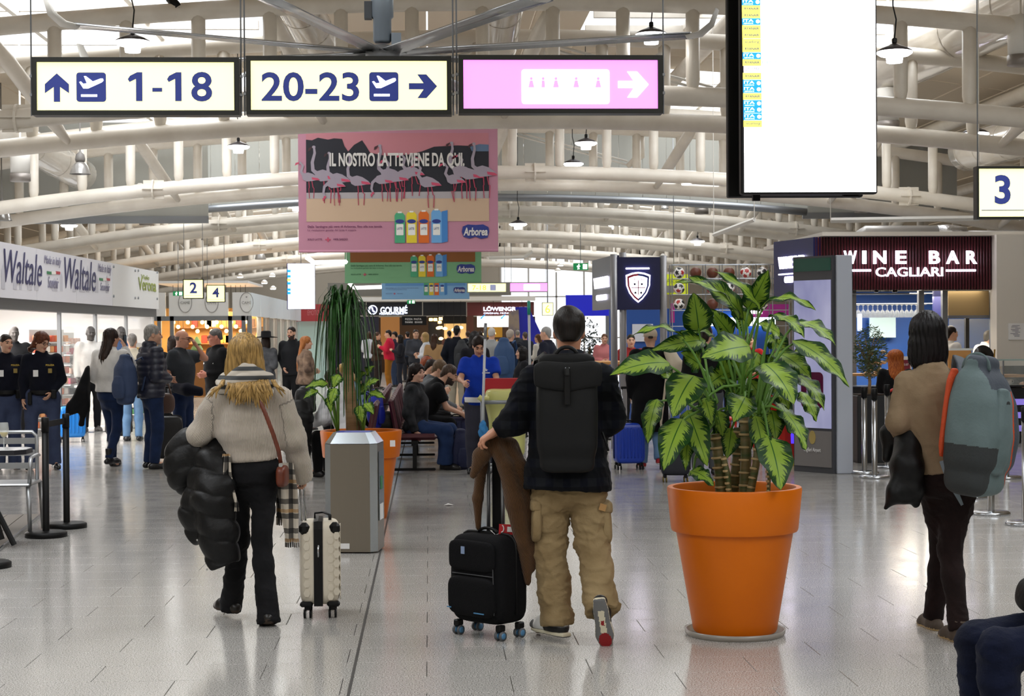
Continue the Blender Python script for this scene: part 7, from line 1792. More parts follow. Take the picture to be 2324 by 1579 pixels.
m.build('hexagon_relief', CRM, cs)['kind'] = 'stuff'
for sx in (-1, 1): MB().tube([L_(-.012 * 1 + sx * .013 - .085, .02, .55), P(684 + sx * 4, 1085, 10.08)], .007, 8).build('handle_rod', CHROME, cs, True)
MB().tube([P(676, 1082, 10.08), P(694, 1082, 10.08)], .018, 10).build('handle_grip', BLACK, cs, True)
MB().tube([L_(-.03, .05, .56), L_(-.03, .05, .59), L_(.02, .05, .595), L_(.06, -.06, .59), L_(.06, -.06, .56)], .010, 8, flat=(1, .6)).build('carry_handle', BLACK, cs, True)
# black soft suitcase held by the man
c1, c2, c3 = G(1044, 1438), G(1130, 1452), G(1176, 1446); fd = nrm(c2 - c1); yw = math.atan2(fd[1], fd[0]); sgm = (c1 + c3) / 2; sgm[2] = 0
SOFT = mat('black_soft_case', '#0c0c0e', .85, spec=.15, bump=(120, .3)); DBL = mat('caster_blue', '#4a7fa8', .4)
bs = suitcase(sgm, yw, np.linalg.norm(c2 - c1) + .12, .24, .56, 'black soft suitcase with grey-blue wheels held by the man in khaki trousers', SOFT, wheelc=mat('wheel_grey', '#55585c', .5), soft=True, res=.007)
R6 = rotz(yw); L_ = lambda x, y, z: sgm + R6 @ A(x, y, z); ww = np.linalg.norm(c2 - c1) + .12
for x in (-ww / 2 + .045, ww / 2 - .045):
 for y in (-.075, .075):
  for k in (-1, 1): MB().lathe(L_(x + k * .0175, y, .026), [(.005, -.0085), (.017, -.008), (.017, .008), (.005, .0085)], 12, R6 @ A(1, 0, 0)).build('wheel_cap', DBL, bs, True)
for z0, z1, dp in ((.12, .335, .03), (.36, .53, .018)):
 F = SDF(sgm - A(.4, .4, 0), sgm + A(.4, .4, .6), .008); F.ell(L_(-.008, -.118, (z0 + z1) / 2), A(ww / 2 - .03, dp, (z1 - z0) / 2), R6.T, 0, p=5); sdf_obj(F, 'front_pocket', SOFT, bs, 1, fold=(.002, 15, 3))
for pts in ([(-ww/2+.05,.50),(-ww/2+.075,.522),(ww/2 - .085,.518),(ww/2 - .055,.495),(ww/2 - .045,.14)],[(-ww/2+.05,.345),(ww/2 - .05,.345)]): MB().tube([L_(x,-.124,z) for x,z in pts],.0035,5).build('piping',mat('piping_grey','#3c3d40',.6),bs,True)
MB().box(L_(-.06,-.138,.475),(.026,.004,.04),R6).build('badge',mat('badge_blue','#7d8fae',.4),bs); MB().box(L_(.07,-.15,.145),(.075,.004,.006),R6).build('trim_line',DBL,bs); MB().box(L_(-.155,-.15,.16),(.03,.004,.006),R6).build('trim_line',DBL,bs)
for x in (-.055, .055): MB().tube([L_(x, .06, .53), L_(x, .06, 1.06)], .011, 8).build('handle_rod', GREYM, bs, True)
MB().box(L_(0, .075, .80), (.075, .006, .50), R6).build('rod_panel', BLACK, bs)
MB().tube([L_(-.075, .06, 1.065), L_(.075, .06, 1.065)], .017, 10).build('handle_grip', BLACK, bs, True)
rg=P(1150,1201,9.3); t=thing('luggage_tag','red paper luggage tag on the black suitcase handle','tag',rg); MB().box(rg,(.085,.002,.055),roty(.06)).build('card',mat('red_card','#b3121c',.5),t); MB().box(rg+A(.02,-.003,0),(.035,.002,.028),roty(.06)).build('label_patch',WHITEP,t); MB().tube([rg+A(-.03+.014*math.cos(q),-.003,.005+.02*math.sin(q)) for q in np.linspace(-1.6,1.2,8)],.003,5).build('printed_arc',WHITEP,t); MB().tube([rg - A(.035,0,.02),rg - A(.06,-.01,.03),L_(0,0,.585)],.0012,4).build('string',WHITEP,t)
# brown corduroy jacket draped over the handle
CORD = attr_stripes('brown_corduroy', '#54330a', '#402506', .0085, rough=.9, sheen=.08)
t = thing('jacket', 'brown corduroy jacket draped over the black suitcase handle under the man\'s hand', 'jacket', P(1140, 1100, 9.35))
F = SDF(P(1040, 1345, 9.0), P(1235, 985, 9.75), .0085)
for pts,r in (([(1112,1006,.03),(1092,1035,-.05),(1074,1078,-.06)],(.032,.044,.02)),([(1106,1006,.05),(1092,1060,.08),(1085,1130,.08),(1086,1198,.08)],(.026,.03,.026,.014)),([(1120,1004,.0),(1148,1060,-.08),(1170,1140,-.09),(1188,1230,-.07),(1198,1322,-.05)],(.03,.044,.056,.046,.016)),([(1150,1002,.02),(1178,1060,-.05),(1196,1150,-.05),(1206,1240,-.04),(1209,1292,-.04)],(.03,.04,.045,.036,.014)),([(1135,1004,.02),(1160,1080,-.03),(1184,1180,-.03),(1196,1260,-.03)],(.034,.046,.05,.03)),([(1168,1010,.05),(1190,1080,.03),(1204,1180,.03)],(.028,.032,.016)),([(1098,1004,.02),(1130,1000,.0),(1165,1004,.02)],(.022,.026,.022))):
 F.path([P(x, y, 9.33 + dd) for x, y, dd in pts], list(r), .022)
V,Q=F.nets(); V=smooth_v(V,Q,2); V=folds(V,Q,.006,26,5,(1,1,.35)); me=mesh_np(V,Q); at=me.attributes.new('rib','FLOAT','POINT'); at.data.foreach_set('value',(V[:,0]+.38*V[:,2]+.02*np.sin(V[:,2]*14)).astype(np.float32)); ob('jacket_cloth',me,CORD,t,True)
# ================================================================== seating, waiting people, cleaner
MAR = mat('maroon_leatherette', '#4a1c24', .45)
def bench(x, y0, n, face, label):
 t = thing('bench_row', label, 'bench', (x, y0, 0), 'rows of waiting seats')
 MB().box((x, y0 + n * .31, .34), (.08, n * .62, .06)).build('beam', BLACK, t)
 for k in range(n):
  y = y0 + k * .62 + .31; MB().box((x + face * .02, y, .41), (.50, .56, .07), bev=.03).build('seat', MAR, t); MB().box((x - face * .25, y, .66), (.06, .56, .42), roty(-face * .18), bev=.025).build('backrest', MAR, t)
 for k in range(0, n + 1, 4):
  y = y0 + k * .62; MB().box((x, y, .03), (.5, .05, .03), bev=.008).build('foot_bar', BLACK, t); MB().box((x, y, .18), (.05, .05, .3)).build('leg', BLACK, t)
xr = float(ground(935, 21.0)[0]) + .03
bench(xr, 20.5, 11, 1, 'row of maroon seats facing right, where the dark-haired woman sits'); bench(xr - .72, 19.3, 13, -1, 'row of maroon seats facing left, behind the rear planter')
SPK = cloth('black_sparkle_knit', '#1b1c1e', '#3a3b3e', sc=200)
def sit_(y, face, h, label, dx=0, **k):
 yaw = -pi / 2 if face > 0 else pi / 2; x = (xr if face > 0 else xr - .72) + face * (.0 + dx); k.setdefault('legw', 1.0)
 pk = {q: k.pop(q) for q in ('arms', 'armL', 'armR', 'lean', 'head', 'legw', 'kneeL', 'kneeR') if q in k}; ya = k.pop('turn', 0)
 fy, fp = k.pop('look', (yaw, 0)); k.setdefault('res', .014); k.setdefault('shoes', dict(m=BOOT))
 return person(pose((x, y, 0), yaw + ya, h, seated=True, seatz=.43, **pk), label, h=h, face=dirv(fy, fp), base=A(x, y, 0), **k)
sit_(20.95,1,1.66,'seated woman with long black hair in a dark sparkly jumper and jeans, looking right',fem=True,arms='down',turn=-.25,look=(-pi/2 - .75,0),dx=.02,hair=dict(style='long',c='#140e0d',c2='#241815',length=.30,vol=1.12),sk='#d3a58e',top=dict(m=SPK,loose=.03,hem=.16,slv=.03),pants=dict(m=cloth('mid_denim','#2c3f66','#24365a',sc=90),loose=.03,flare=.03,fold=.006),b=1.08)
sit_(21.9,1,1.80,'seated bearded man in a black t-shirt leaning forward over his phone',armR='lap',armL='lap',lean=.62,look=(-pi/2,-.45),dx=.0,hair=dict(style='short',c='#33251d',c2='#5a4a40'),beard='#6a5a50',top=dict(m=BLK,sleeve='short',hem=.14,loose=.025,slv=.025),pants=dict(m=BLK,loose=.02))
sit_(23.1,1,1.76,'seated man in a grey jumper behind the bearded man',arms='lap',lean=.45,look=(-pi/2 - .2,-.3),hair=dict(style='short',c='#5a4632',c2='#6d5842',vol=1.08),top=dict(m=cloth('mid_grey_jumper','#5b5d60'),hem=.14,loose=.03),pants=dict(m=BLK,loose=.02))
for i,(y,hc,c2,tc,fm,ln,lb) in enumerate(((24.3,'#1c1411','#2a1d17','#15161a',False,.3,'seated dark-clothed man third behind the bearded man'),(25.5,'#6a2f18','#8a4526','#2a2b30',True,.2,'seated auburn-haired woman farther along the right-facing row'),(26.4,'#120d0c','#1e1614','#101114',True,.2,'seated black-haired woman near the end of the right-facing row'))):
 sit_(y,1,1.7,lb,fem=fm,arms='phone' if i ==0 else 'lap',lean=ln,look=(-pi/2,-.4),hair=dict(style='long' if fm else 'short',c=hc,c2=c2,length=.18),top=dict(m=cloth('seat_top_%d' % i,tc),loose=.035,slv=.025),pants=dict(m=BLK,loose=.02),res=.018)
sit_(19.75,-1,1.66,'seated person in a white padded jacket with black lining, back turned, behind the rear planter',turn=-.5,lean=.35,arms='lap',look=(pi/2 - .2,-.4),fem=True,hair=dict(style='bob',c='#2a1a12',c2='#3a261a',length=.19),top=dict(m=mat('white_padded_nylon','#d9dade',.5),loose=.05,slv=.045,hem=.12,puff=.010,hood=.9,collar=.05),pants=dict(m=BLK,loose=.015))
t=thing('jacket','long black padded jacket hung over the seat end beside the white padded jacket','jacket',P(690,1020,19.6)); F=SDF(P(640,1060,19.0),P(730,865,20.2),.013); F.path([P(690,895,19.65),P(684,950,19.5),P(690,1035,19.5)],[.10,.13,.08],.05); F.path([P(705,893,19.6),P(712,930,19.45)],[.06,.03],.05); sdf_obj(F,'jacket_cloth',NYLON,t,1,fnv=quilt(.012,.12,(.2,0,1)))
for y,hc,tc,lb,hs in ((22.4,'#b9935a','#8fa4c4','seated blonde woman in a pale blue and cream coat in the left-facing row','long'),(23.9,'#191210','#12131a','seated person in black in the middle of the left-facing row','short'),(25.2,'#231812','#20242e','seated person in dark blue at the far end of the left-facing row','short')):
 sit_(y,-1,1.68,lb,fem=hs =='long',lean=.3,arms='lap',turn=-.3,look=(pi/2 - .3,-.3),hair=dict(style=hs,c=hc,c2=hc,length=.2),top=dict(m=cloth('lseat_'+tc[1:],tc),loose=.04,slv=.03),pants=dict(m=BLK,loose=.015),res=.018)
rucksack(P(838, 925, 20.6), 1.2, 'bright blue rucksack standing on the seat beside the tree trunk', RBLU, s=.8)
rucksack(A(*ground(1036, 20.9)) + EZ * .24, .5, 'navy rucksack standing on the floor by the seated woman\'s feet', mat('navy_canvas', '#161d40', .7, bump=(60, .3)), s=.9)
suitcase(ground(1034, 22.0), .1, .36, .24, .58, 'navy suitcase standing before the bearded man', mat('navy_shell', '#171c46', .45), handle=0, ridges=5, res=.012)
hb=P(872,955,20.7); t=thing('handbag','black leather handbag on the seat beside the dark-haired woman','bag',hb - EZ*.12); F=SDF(hb - .25,hb+.25,.012); F.ell(hb,A(.16,.09,.12),None,.02,p=2.6); sdf_obj(F,'bag_body',mat('black_leather','#14110f',.35),t,1,fold=(.008,16,2)); MB().tube([hb+A(-.1,0,.08),hb+A(-.05,0,.2),hb+A(.06,0,.2),hb+A(.1,0,.08)],.011,6).build('handle',BLACK,t,True)
# cleaner and her trolley
cl=stand(1088,20.2,1.60,pi - .1,'cleaner with dark fringe in a royal blue t-shirt behind her trolley',fem=True,arms='reach',lean=.12,look=(pi+.1,-.45),hair=dict(style='short',vol=1.15,**DKHAIR),sk='#c9967a',b=1.12,top=dict(m=cloth('royal_blue_tee','#1a3fb4','#1838a5'),sleeve='short',hem=.10,loose=.03,slv=.022),pants=dict(m=cloth('grey_work_trousers','#3d3d4a'),loose=.025),shoes=dict(m=BOOT))
MB().lathe(ground(1088, 20.2) + EZ * .84, [(.185, 0), (.19, .05), (.185, .06)], 20, cap=False).build('undershirt_hem', WHITEP, cl, True)
letter('★', ground(1088, 20.2) + A(.07, -.19, 1.22), EX, EZ, WHITEP, cl, .05, .04) ; MB().box(ground(1088, 20.2) + A(.07, -.19, 1.185), (.09, .004, .012)).build('shirt_print', WHITEP, cl)
cgd = 19.2; cg = ground(1150, cgd); t = thing('cleaning_trolley', 'grey-framed cleaning trolley with yellow bag and red lid in front of the cleaner', 'trolley', cg); TG = mat('trolley_grey', '#8d9196', .35, .3)
zt = P(1100, 912, cgd)[2]; x0, x1 = P(1096, 900, cgd)[0], P(1212, 900, cgd)[0]; y0, y1 = cgd - .1, cgd + .4
for x in (x0, x1):
 for y in (y0,y1): MB().tube([(x,y,.1),(x,y,zt+.02)],.018,8).build('frame_post',TG,t,True); MB().lathe((x - .012,y,.05),[(.01,0),(.05,.002),(.05,.022),(.01,.024)],14,(1,0,0)).build('wheel',GREYM,t,True)
for z in (.14, zt):
 for a_, b_ in (((x0, y0), (x1, y0)), ((x1, y0), (x1, y1)), ((x1, y1), (x0, y1)), ((x0, y1), (x0, y0))): MB().tube([A(*a_, z), A(*b_, z)], .022, 8).build('frame_rail', TG, t, True)
F=SDF(A(x0 - .1,y0 - .1,.1),A(x1+.1,y1+.1,zt+.1),.014); F.loft(A((x0+x1)/2,(y0+y1)/2,.2),EZ,EX,A(0,1,0),[0,.08,.45,zt - .2],[.10,.19,.21,(x1 - x0)/2 - .02],[.08,.15,.17,.2],k=0,p=3); sdf_obj(F,'bag',mat('yellow_bin_liner','#d9d98a',.3,alpha=.88),t,1,fold=(.014,16,4,(1,1,.4)))
lidc = (P(1102, 893, cgd + .1) + P(1182, 868, cgd + .2)) / 2; MB().box(A((x0 + x1) / 2 - .0, y1 - .1, zt + .16), (x1 - x0 - .05, .04, .22), rotx(-.5), bev=.02).build('lid', mat('red_lid', '#a30f1c', .4), t)
MB().tube([P(1086, 900, cgd - .05), P(1093, 905, cgd - .05), P(1110, 905, cgd - .05)], .03, 8).build('tube_clip', mat('pale_yellow_cloth', '#d9d488', .6), t, True)
def mop(x0_, y0_, x1_, y1_, d, col, tipc, label):
 a_,b_=P(x0_,y0_,d),P(x1_,y1_,d); q=thing('mop_handle',label,'mop',b_); MB().tube([a_+(b_ - a_)*.1,b_],.015,8).build('pole',col,q,True); MB().tube([a_,a_+(b_ - a_)*.14],.019,8).build('grip',tipc,q,True); return q
mop(1102,733,1094,990,cgd - .15,mat('pale_pole','#c9ccd0',.35),GREYM,'silver mop pole at the left of the cleaning trolley'); mop(1200,683,1204,905,cgd+.1,mat('pale_pole','#c9ccd0',.35),mat('teal_grip','#1f9a86',.4),'white mop pole with a teal grip behind the man\'s shoulder')
dc=P(1096,978,cgd - .17); t=thing('duster','fluffy blue duster hanging at the left side of the trolley','duster',dc); F=SDF(dc - .2,dc+.2,.010); F.ell(dc,A(.05,.05,.11),None,.02); sdf_obj(F,'duster_head',mat('blue_fluff','#3a86c4',.9,bump=(150,1)),t,0,fold=(.012,90,3)); MB().tube([dc - EZ*.1,dc - EZ*.16],.02,8).build('collar',mat('teal_grip','#1f9a86',.4),t)
# loose paper on the floor
pp=G(1017,1147); o=MB().add([pp+A(-.04,0,.002),pp+A(.0,-.05,.012),pp+A(.05,.0,.004),pp+A(.0,.05,.014),pp+A(-.04,0,.006),pp+A(.0,-.05,.016),pp+A(.05,.0,.008),pp+A(.0,.05,.018)],[(3,2,1,0),(4,5,6,7),(0,1,5,4),(1,2,6,5),(2,3,7,6),(3,0,4,7)]).build('paper_scrap',WHITEP); tag(o,'crumpled white paper scrap on the floor between bin and black suitcase','paper')
# ================================================================== standing people behind
stand(662,33,1.78,pi - .35,'bearded man in a dark open jacket and blue top, standing beyond the blonde woman',armR='belt',hair=dict(style='short',**DKHAIR),beard='#3a2c26',top=dict(m=cloth('charcoal_jacket','#1c1d20'),loose=.035,hem=.02,slv=.03,hood=.6),pants=dict(m=BLK,loose=.02),shoes=dict(m=BOOT))
stand(694,29.5,1.60,-1.2,'woman with very long auburn hair in a patterned brown coat',fem=True,arms='front',look=(-1.5,0),hair=dict(style='long',c='#8a5226',c2='#a5693a',length=.52,vol=1.05),top=dict(m=cloth('patterned_brown','#8a7360','#4e3f36',sc=30),loose=.04,hem=.05,slv=.03),pants=dict(m=BLK),shoes=dict(m=BOOT))
CR=[(882,50,1.74,1.45,'#b3203a','#8a5a1e','#1a1210','short','phone','man in a raspberry jumper and mustard trousers in the far queue'),(856,51,1.68,-2.0,'#3a2c22','#2a2320','#4a3022','long','front','brown-coated woman facing the man in the raspberry jumper'),(896,53,1.7,1.2,'#2a2436','#2e3a52','#181210','short','front','man in a plum top right behind the raspberry jumper'),(908,49,1.6,1.6,'#1c1c22','#22242e','#15100e','bob','phone','short dark-haired person right of the raspberry jumper'),
  (944,45,1.74,3.3,'#3b3d44','#23252c','#2a1e18','short','front','man in a dark grey jumper facing the camera in the far queue'),(965,44,1.66,1.5,'#c9cbd2','#30343e','#a98a5a','bob','front','fair-haired woman in a white top in the far queue'),(986,41,1.62,-.2,'#a5835c','#3a2e26','#3c2416','long','down','woman in a camel coat seen from behind in the far queue'),
  (1037,37,1.80,-.2,'#10131c','#8a8272','#12100f','short','pocket','man in a black jacket and pale trousers seen from behind, with a dark rucksack'),(1116,35,1.74,-.25,'#8e9090','#1c1c20','#b9b4ac','fade','down','white-haired man in a grey jumper seen from behind'),(1158,33,1.70,-.5,'#14161f','#16171c','#a59a8e','fade','down','balding man with a big blue rucksack seen from behind'),
  (1077,27,1.66,.4,'#131318','#16171c','#100c0c','bob','front','black-haired person directly behind the cleaner'),(1185,27,1.42,1.7,'#1a1a1e','#1a1a1e','#120e0d','bob','front','short black-haired person with a pale collar near the teal mop grip'),(1240,31,1.74,1.1,'#1a1c28','#1a1c24','#8f8e8b','short','pocket','grey-haired man in a dark jacket left of the main man\'s head'),(1192,48,1.66,.3,'#24262c','#1c1d22','#4a4038','short','down','dark-clothed person before the far red counter'),(1062,56,1.7,.1,'#6a6e70','#22242a','#3a2a20','short','front','grey-clothed person at the far food counter'),
  (1090,57,1.7,.6,'#2a3a30','#22242a','#2a1e16','bob','front','green-clothed person at the far food counter'),(1020,57,1.72,.2,'#5a3a30','#22242a','#1a1412','short','front','brown-clothed person at the far food counter'),(925,58,1.7,.3,'#202a3a','#22242a','#1a1412','short','front','navy-clothed person at the far food counter'),(838,56,1.7,.2,'#b8bcc4','#22242a','#3a2418','bob','front','white-shirted person left of the brown-coated woman'),(1175,55,1.72,-.3,'#303236','#26282e','#7a746c','fade','down','grey-haired person before the far red counter'),(1222,44,1.6,1.0,'#c9c4bc','#30343e','#5a3a22','long','front','pale-coated woman near the blue leaning panel')]
for x, d, h, yw, tc, pc, hcol, hs, ar, lb in CR:
 stand(x,d,h,yw,lb,fem=hs in ('long','bob'),arms=ar,hair=dict(style=hs,c=hcol,c2=hcol,length=.3 if hs =='long' else .2),top=dict(m=cloth('c_'+tc[1:],tc),loose=.035,slv=.025,hem=.08,fold=0),pants=dict(m=cloth('c_'+pc[1:],pc),loose=.02,fold=0),shoes=dict(m=BOOT))
rucksack(ground(1150,32.7)+EZ*1.18,-.4,'big blue rucksack on the balding man\'s back',mat('petrol_canvas','#1f3f66',.7),s=1.35,res=.02); rucksack(ground(1050,36.8)+EZ*1.2,-.2,'dark rucksack on the black-jacketed man\'s back',mat('dark_canvas','#15181c',.7),s=1.1,res=.02)
# ================================================================== far food counters
YF = 70.0; DKF = mat('black_fascia', '#0d0d12', .4)
def fbox(m, x0, y0, x1, y1, dy=0, th=.1, Y=YF):
 c, w, h = rect(Y + dy, x0, y0, x1, y1); return m.box(c + A(0, th / 2, 0), (w, th, h))
def zpx(y, Y=YF): return PY(974, y, Y)[2]
fl_ = 755 + 1.65 * FPX / YF
t = thing('food_counter_building', 'dark food counters across the far end of the hall under the glowing lettering', 'building', A(PY(975, 800, YF)[0], YF, 0))
fbox(MB(), 744, 672, 1215, 684, -.2, .5).build('cornice', WHITE, t); fbox(MB(), 744, 640, 1160, 672, .5, .1).build('upper_wall', mat('grey_upper_wall', '#8f8d86', .7), t)
for xa, xb in ((744, 830), (832, 958), (960, 1058)): fbox(MB(), xa, 685, xb, 716).build('fascia_panel', DKF, t)
fbox(MB(), 1060, 685, 1212, 716).build('fascia_panel', mat('brick_red_fascia', '#5a1f1c', .5), t)
fbox(MB(), 744, 718, 860, fl_, 0).build('dark_wall', mat('dark_violet_wall', '#181427', .5), t); fbox(MB(), 1060, 716, 1075, fl_, 0).build('pillar', mat('brown_wood_pillar', '#4a2414', .5), t)
fbox(MB(), 864, 719, 907, 800, -.05).build('wood_panel', mat('warm_wood_panel', '#b97c3c', .5), t)
fbox(MB(), 744, 718, 1215, fl_, 3.2).build('back_wall', mat('counter_back_wall', '#3a2618', .6), t)
fbox(MB(),912,717,968,738,-.02).build('menu_board',BLACK,t); fbox(MB(),972,718,1004,780,.3).build('menu_board',mat('menu_dark','#1a1512',.5),t); fbox(MB(),1006,716,1058,734,-.02).build('menu_board',BLACK,t)
for i, (x, y) in enumerate(((928, 724), (948, 724), (928, 731), (950, 731))): letter(('PIZZA', 'PASTA', 'PANINI', 'BEVANDE')[i], PY(x, y, YF) + A(0, -.03, 0), EX, EZ, WHITEP, t, .3, .07)
for x, y in ((978, 725), (988, 725), (1000, 723), (998, 731), (1000, 743)): fbox(MB(), x - 4, y - 3, x + 4, y + 3, .25, .02).build('lit_label', WARM, t)
LG = mat('logo_glow_blue', '#dfe8ff', .4, emit=2.2)
letter('GOURMÉ', PY(894, 702, YF) + A(0, -.06, 0), EX, EZ, LG, t, 61 * YF / FPX, 19 * YF / FPX, bold=.02); letter('PIADINERIA ITALIANA', PY(889, 712, YF) + A(0, -.06, 0), EX, EZ, LG, t, 55 * YF / FPX, 4 * YF / FPX)
c_=PY(846,703,YF)+A(0,-.05,0); flat('logo_disc',ell_poly(0,0,.19,.19),c_,LG,t); flat('logo_fork',ell_poly(.02,.0,.13,.15),c_ - A(0,.006,0),mat('logo_navy','#252a5a',.5),t); flat('logo_boot',[(-.06,.09),(.0,.1),(.03,-.02),(.10,-.07),(.06,-.11),(-.01,-.06)],c_ - A(0,.012,0),LG,t)
letter('LÖWENGRUBE',PY(1147,700,YF)+A(0,-.06,0),EX,EZ,LG,t,100*YF/FPX,11*YF/FPX,bold=.03); letter('ORIGINAL MÜNCHNER BIER',PY(1146,710,YF)+A(0,-.06,0),EX,EZ,LG,t,97*YF/FPX,4.5*YF/FPX)
fbox(MB(), 1083, 717, 1175, 742, -.12, .08).build('menu_screen', mat('far_screen', '#fbfcff', .4, emit=1.8), t)
for x in (1089, 1135): flat('printed_flag', [(0, 0), (.18, .14), (.22, .14), (.06, -.04)], PY(x, 722, YF) + A(0, -.125, 0), mat('screen_blue', '#1f9be0', .4, emit=.9), t)
m = MB(); fbox(m, 905, 800, 1060, fl_, -.6, .5); m.build('counter', mat('counter_brown', '#5a3a20', .5), t); m = MB(); fbox(m, 1075, 790, 1200, fl_, -.6, .5); m.build('counter', mat('counter_brown', '#5a3a20', .5), t)
fbox(MB(), 1008, 734, 1058, 790, .4, .1).build('lit_display', mat('lit_display', '#d8b070', .4, emit=.7), t); fbox(MB(), 1105, 742, 1140, 765, -.3, .05).build('sign_board', mat('mustard_board', '#a9801c', .5), t)
letter('Cantina', PY(938, 778, YF) + A(0, -.1, 0), EX, EZ, mat('amber_neon', '#ffb347', .4, emit=2.5), t, 1.0, .28, bold=.02)
area('counter_light', (PY(985, 740, YF)[0], YF + 1.2, 2.6), 5, 1, 60, (1, .75, .45), (0, 0, 0)); area('counter_light', (PY(1140, 740, YF)[0], YF + 1.2, 2.6), 2, 1, 30, (1, .75, .45))
rb_ = random.Random(5)
for k in range(30):
 x = 1010 + rb_.random() * 190; x = x if x < 1056 or x > 1078 else 1100; p = PY(x, 788, YF - .4); zz = zpx(800 if x < 1060 else 790, YF - .35)
 o=MB().lathe((p[0],YF - .35,zz),[(.04,0),(.045,.03),(.045,.2),(.015,.27),(.015,.33)],8).build('bottle',mat('amber_bottle' if k % 2 else 'gold_bottle','#a5641c' if k % 2 else '#d9b25a',.3),None,True); tag(o,'bottle standing on the far dark food counter','bottle','bottles on the far counters')
for k in range(9):
 x = (995, 1001, 1010, 1030, 1046, 1092, 1120, 1160, 1185)[k]; y = (744, 768, 745, 748, 743, 758, 756, 752, 757)[k]; p = PY(x, y, YF - .7)
 q=thing('counter_lamp','glowing pendant lamp over the far food counters','lamp',p,'lamps over the far counters'); MB().lathe(p,[(.02,-.06),(.09,-.04),(.09,.02),(.02,.06)],12).build('lamp_shade',WARM,q,True); MB().tube([p+EZ*.05,A(p[0],p[1],zpx(684,YF - .7)),A(p[0],YF - .02,zpx(684,YF - .7))],.008,5).build('cord',BLACK,q)
# blue leaning panel and bright blue fascia near the exit
t = thing('blue_panel', 'tall leaning deep blue panel right of the red food counter', 'panel', PY(1205, 830, 60));
MB().prism([(-.62,.0),(.55,0),(.62,1.1),(-.05,2.55),(-.5,2.55)],A(PY(1203,800,60)[0],60,.0),EX,EZ,EYN,.1).build('panel_body',mat('deep_blue_panel','#171c9a',.4),t); MB().prism([(-.60,.0),(-.1,.0),(-.2,2.4),(-.55,2.3)],A(PY(1203,800,60)[0] - .2,59.85,.06),EX,EZ,EYN,.04).build('picture',mat('panel_picture','#4a4660',.5,var=('#8a7a6a',2)),t)
c_,w,h=rect(62,1284,669,1382,717); t=thing('shop_fascia','bright blue far shop fascia right of the main man\'s head','shop',c_ - EZ*h); MB().box(c_,(w,.1,h)).build('fascia_panel',mat('bright_blue_fascia','#1a22c8',.4,emit=.25),t)
for dx in (-.46, .46): MB().box((c_[0] + dx * w, 62, (c_[2] - h / 2) / 2), (.12, .12, c_[2] - h / 2)).build('frame_post', GREYM, t)
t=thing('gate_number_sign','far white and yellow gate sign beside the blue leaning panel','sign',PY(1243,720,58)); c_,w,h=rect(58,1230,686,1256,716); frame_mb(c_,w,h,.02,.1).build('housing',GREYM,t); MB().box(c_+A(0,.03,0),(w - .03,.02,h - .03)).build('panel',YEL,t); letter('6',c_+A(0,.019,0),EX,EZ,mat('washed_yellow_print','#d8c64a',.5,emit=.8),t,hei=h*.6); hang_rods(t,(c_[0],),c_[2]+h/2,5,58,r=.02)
# ================================================================== right: wine bar, crest gate, ball rack
YB=26.0; RIBR=mat('dark_red_rib','#4a0d18',.4); DBLUE=mat('bar_navy','#151a4e',.4); GLOW=mat('letter_glow','#f1eaff',.4,emit=3.2); BLUEW=mat('bar_blue_wall','#1b4f9e',.5); WOODC=mat('light_wood','#c08a4e',.5)
def bx(m, x0, y0, x1, y1, Y, th=.1): c, w, h = rect(Y, x0, y0, x1, y1); return m.box(c + A(0, th / 2, 0), (w, th, h))
wb = thing('wine_bar', 'wine bar kiosk with ribbed dark red fascia and glowing white lettering', 'building', A(PY(2050, 800, YB)[0], YB, 0))
bx(MB(), 1848, 536, 2264, 659, YB + .04, .1).build('fascia_backing', mat('rib_shadow', '#1c060b', .6), wb)
m = MB(); c_, w_, h_ = rect(YB, 1848, 536, 2264, 659)
for k in range(62): m.box(c_ + A(-w_ / 2 + w_ * (k + .5) / 62, .03, 0), (w_ / 62 * .62, .05, h_), bev=.012)
m.build('fascia_ribs', RIBR, wb)['kind'] = 'stuff'
n_ = A(0, -.03, 0)
for i,(s_,x) in enumerate((('W',1928),('I',1960),('N',1995),('E',2043),('B',2119),('A',2160),('R',2203))): letter(s_,PY(x,584,YB)+n_,EX,EZ,GLOW,wb,(9 if s_ =='I' else 30 if s_ in 'WNA' else 25)*YB/FPX,30*YB/FPX,bold=.03,thick=.03)
letter('CAGLIARI', PY(2062, 617, YB) + n_, EX, EZ, GLOW, wb, 156 * YB / FPX, 21 * YB / FPX, bold=.008, thick=.03)
for xa, xb in ((1921, 1977), (2148, 2215)): bx(MB(), xa, 611, xb, 616, YB - .04, .03).build('glow_line', GLOW, wb)
# navy flank going back to the left
f0,f1=PY(1846,600,YB),P(1756,615,27.6); f0[2]=f1[2]=0; fu=nrm(f0 - f1); fn=np.cross(fu,EZ); fa=math.atan2(fu[1],fu[0]); fl=np.linalg.norm(f0 - f1); z0,z1=PY(1900,668,YB)[2],PY(1900,538,YB)[2]
MB().box((f0 + f1) / 2 + EZ * (z0 + z1) / 2 - fn * .06, (fl, .12, z1 - z0), rotz(fa)).build('navy_fascia', DBLUE, wb)
fc=(f0+f1)/2+fn*.01; letter('WINE BAR',fc+EZ*(z1 - .35),fu,EZ,GLOW,wb,fl*.66,.19,bold=.01,thick=.03); letter('CAGLIARI',fc+EZ*(z1 - .62),fu,EZ,GLOW,wb,fl*.34,.10,bold=.01,thick=.03); MB().box(fc+EZ*(z1 - .53),(fl*.7,.02,.02),rotz(fa)).build('glow_line',GLOW,wb)
bx(MB(), 2262, 531, 2420, 830, YB - .2, .3).build('side_pier', mat('beige_pier', '#d6d0c6', .7), wb); zc = PY(2300, 530, YB)[2]
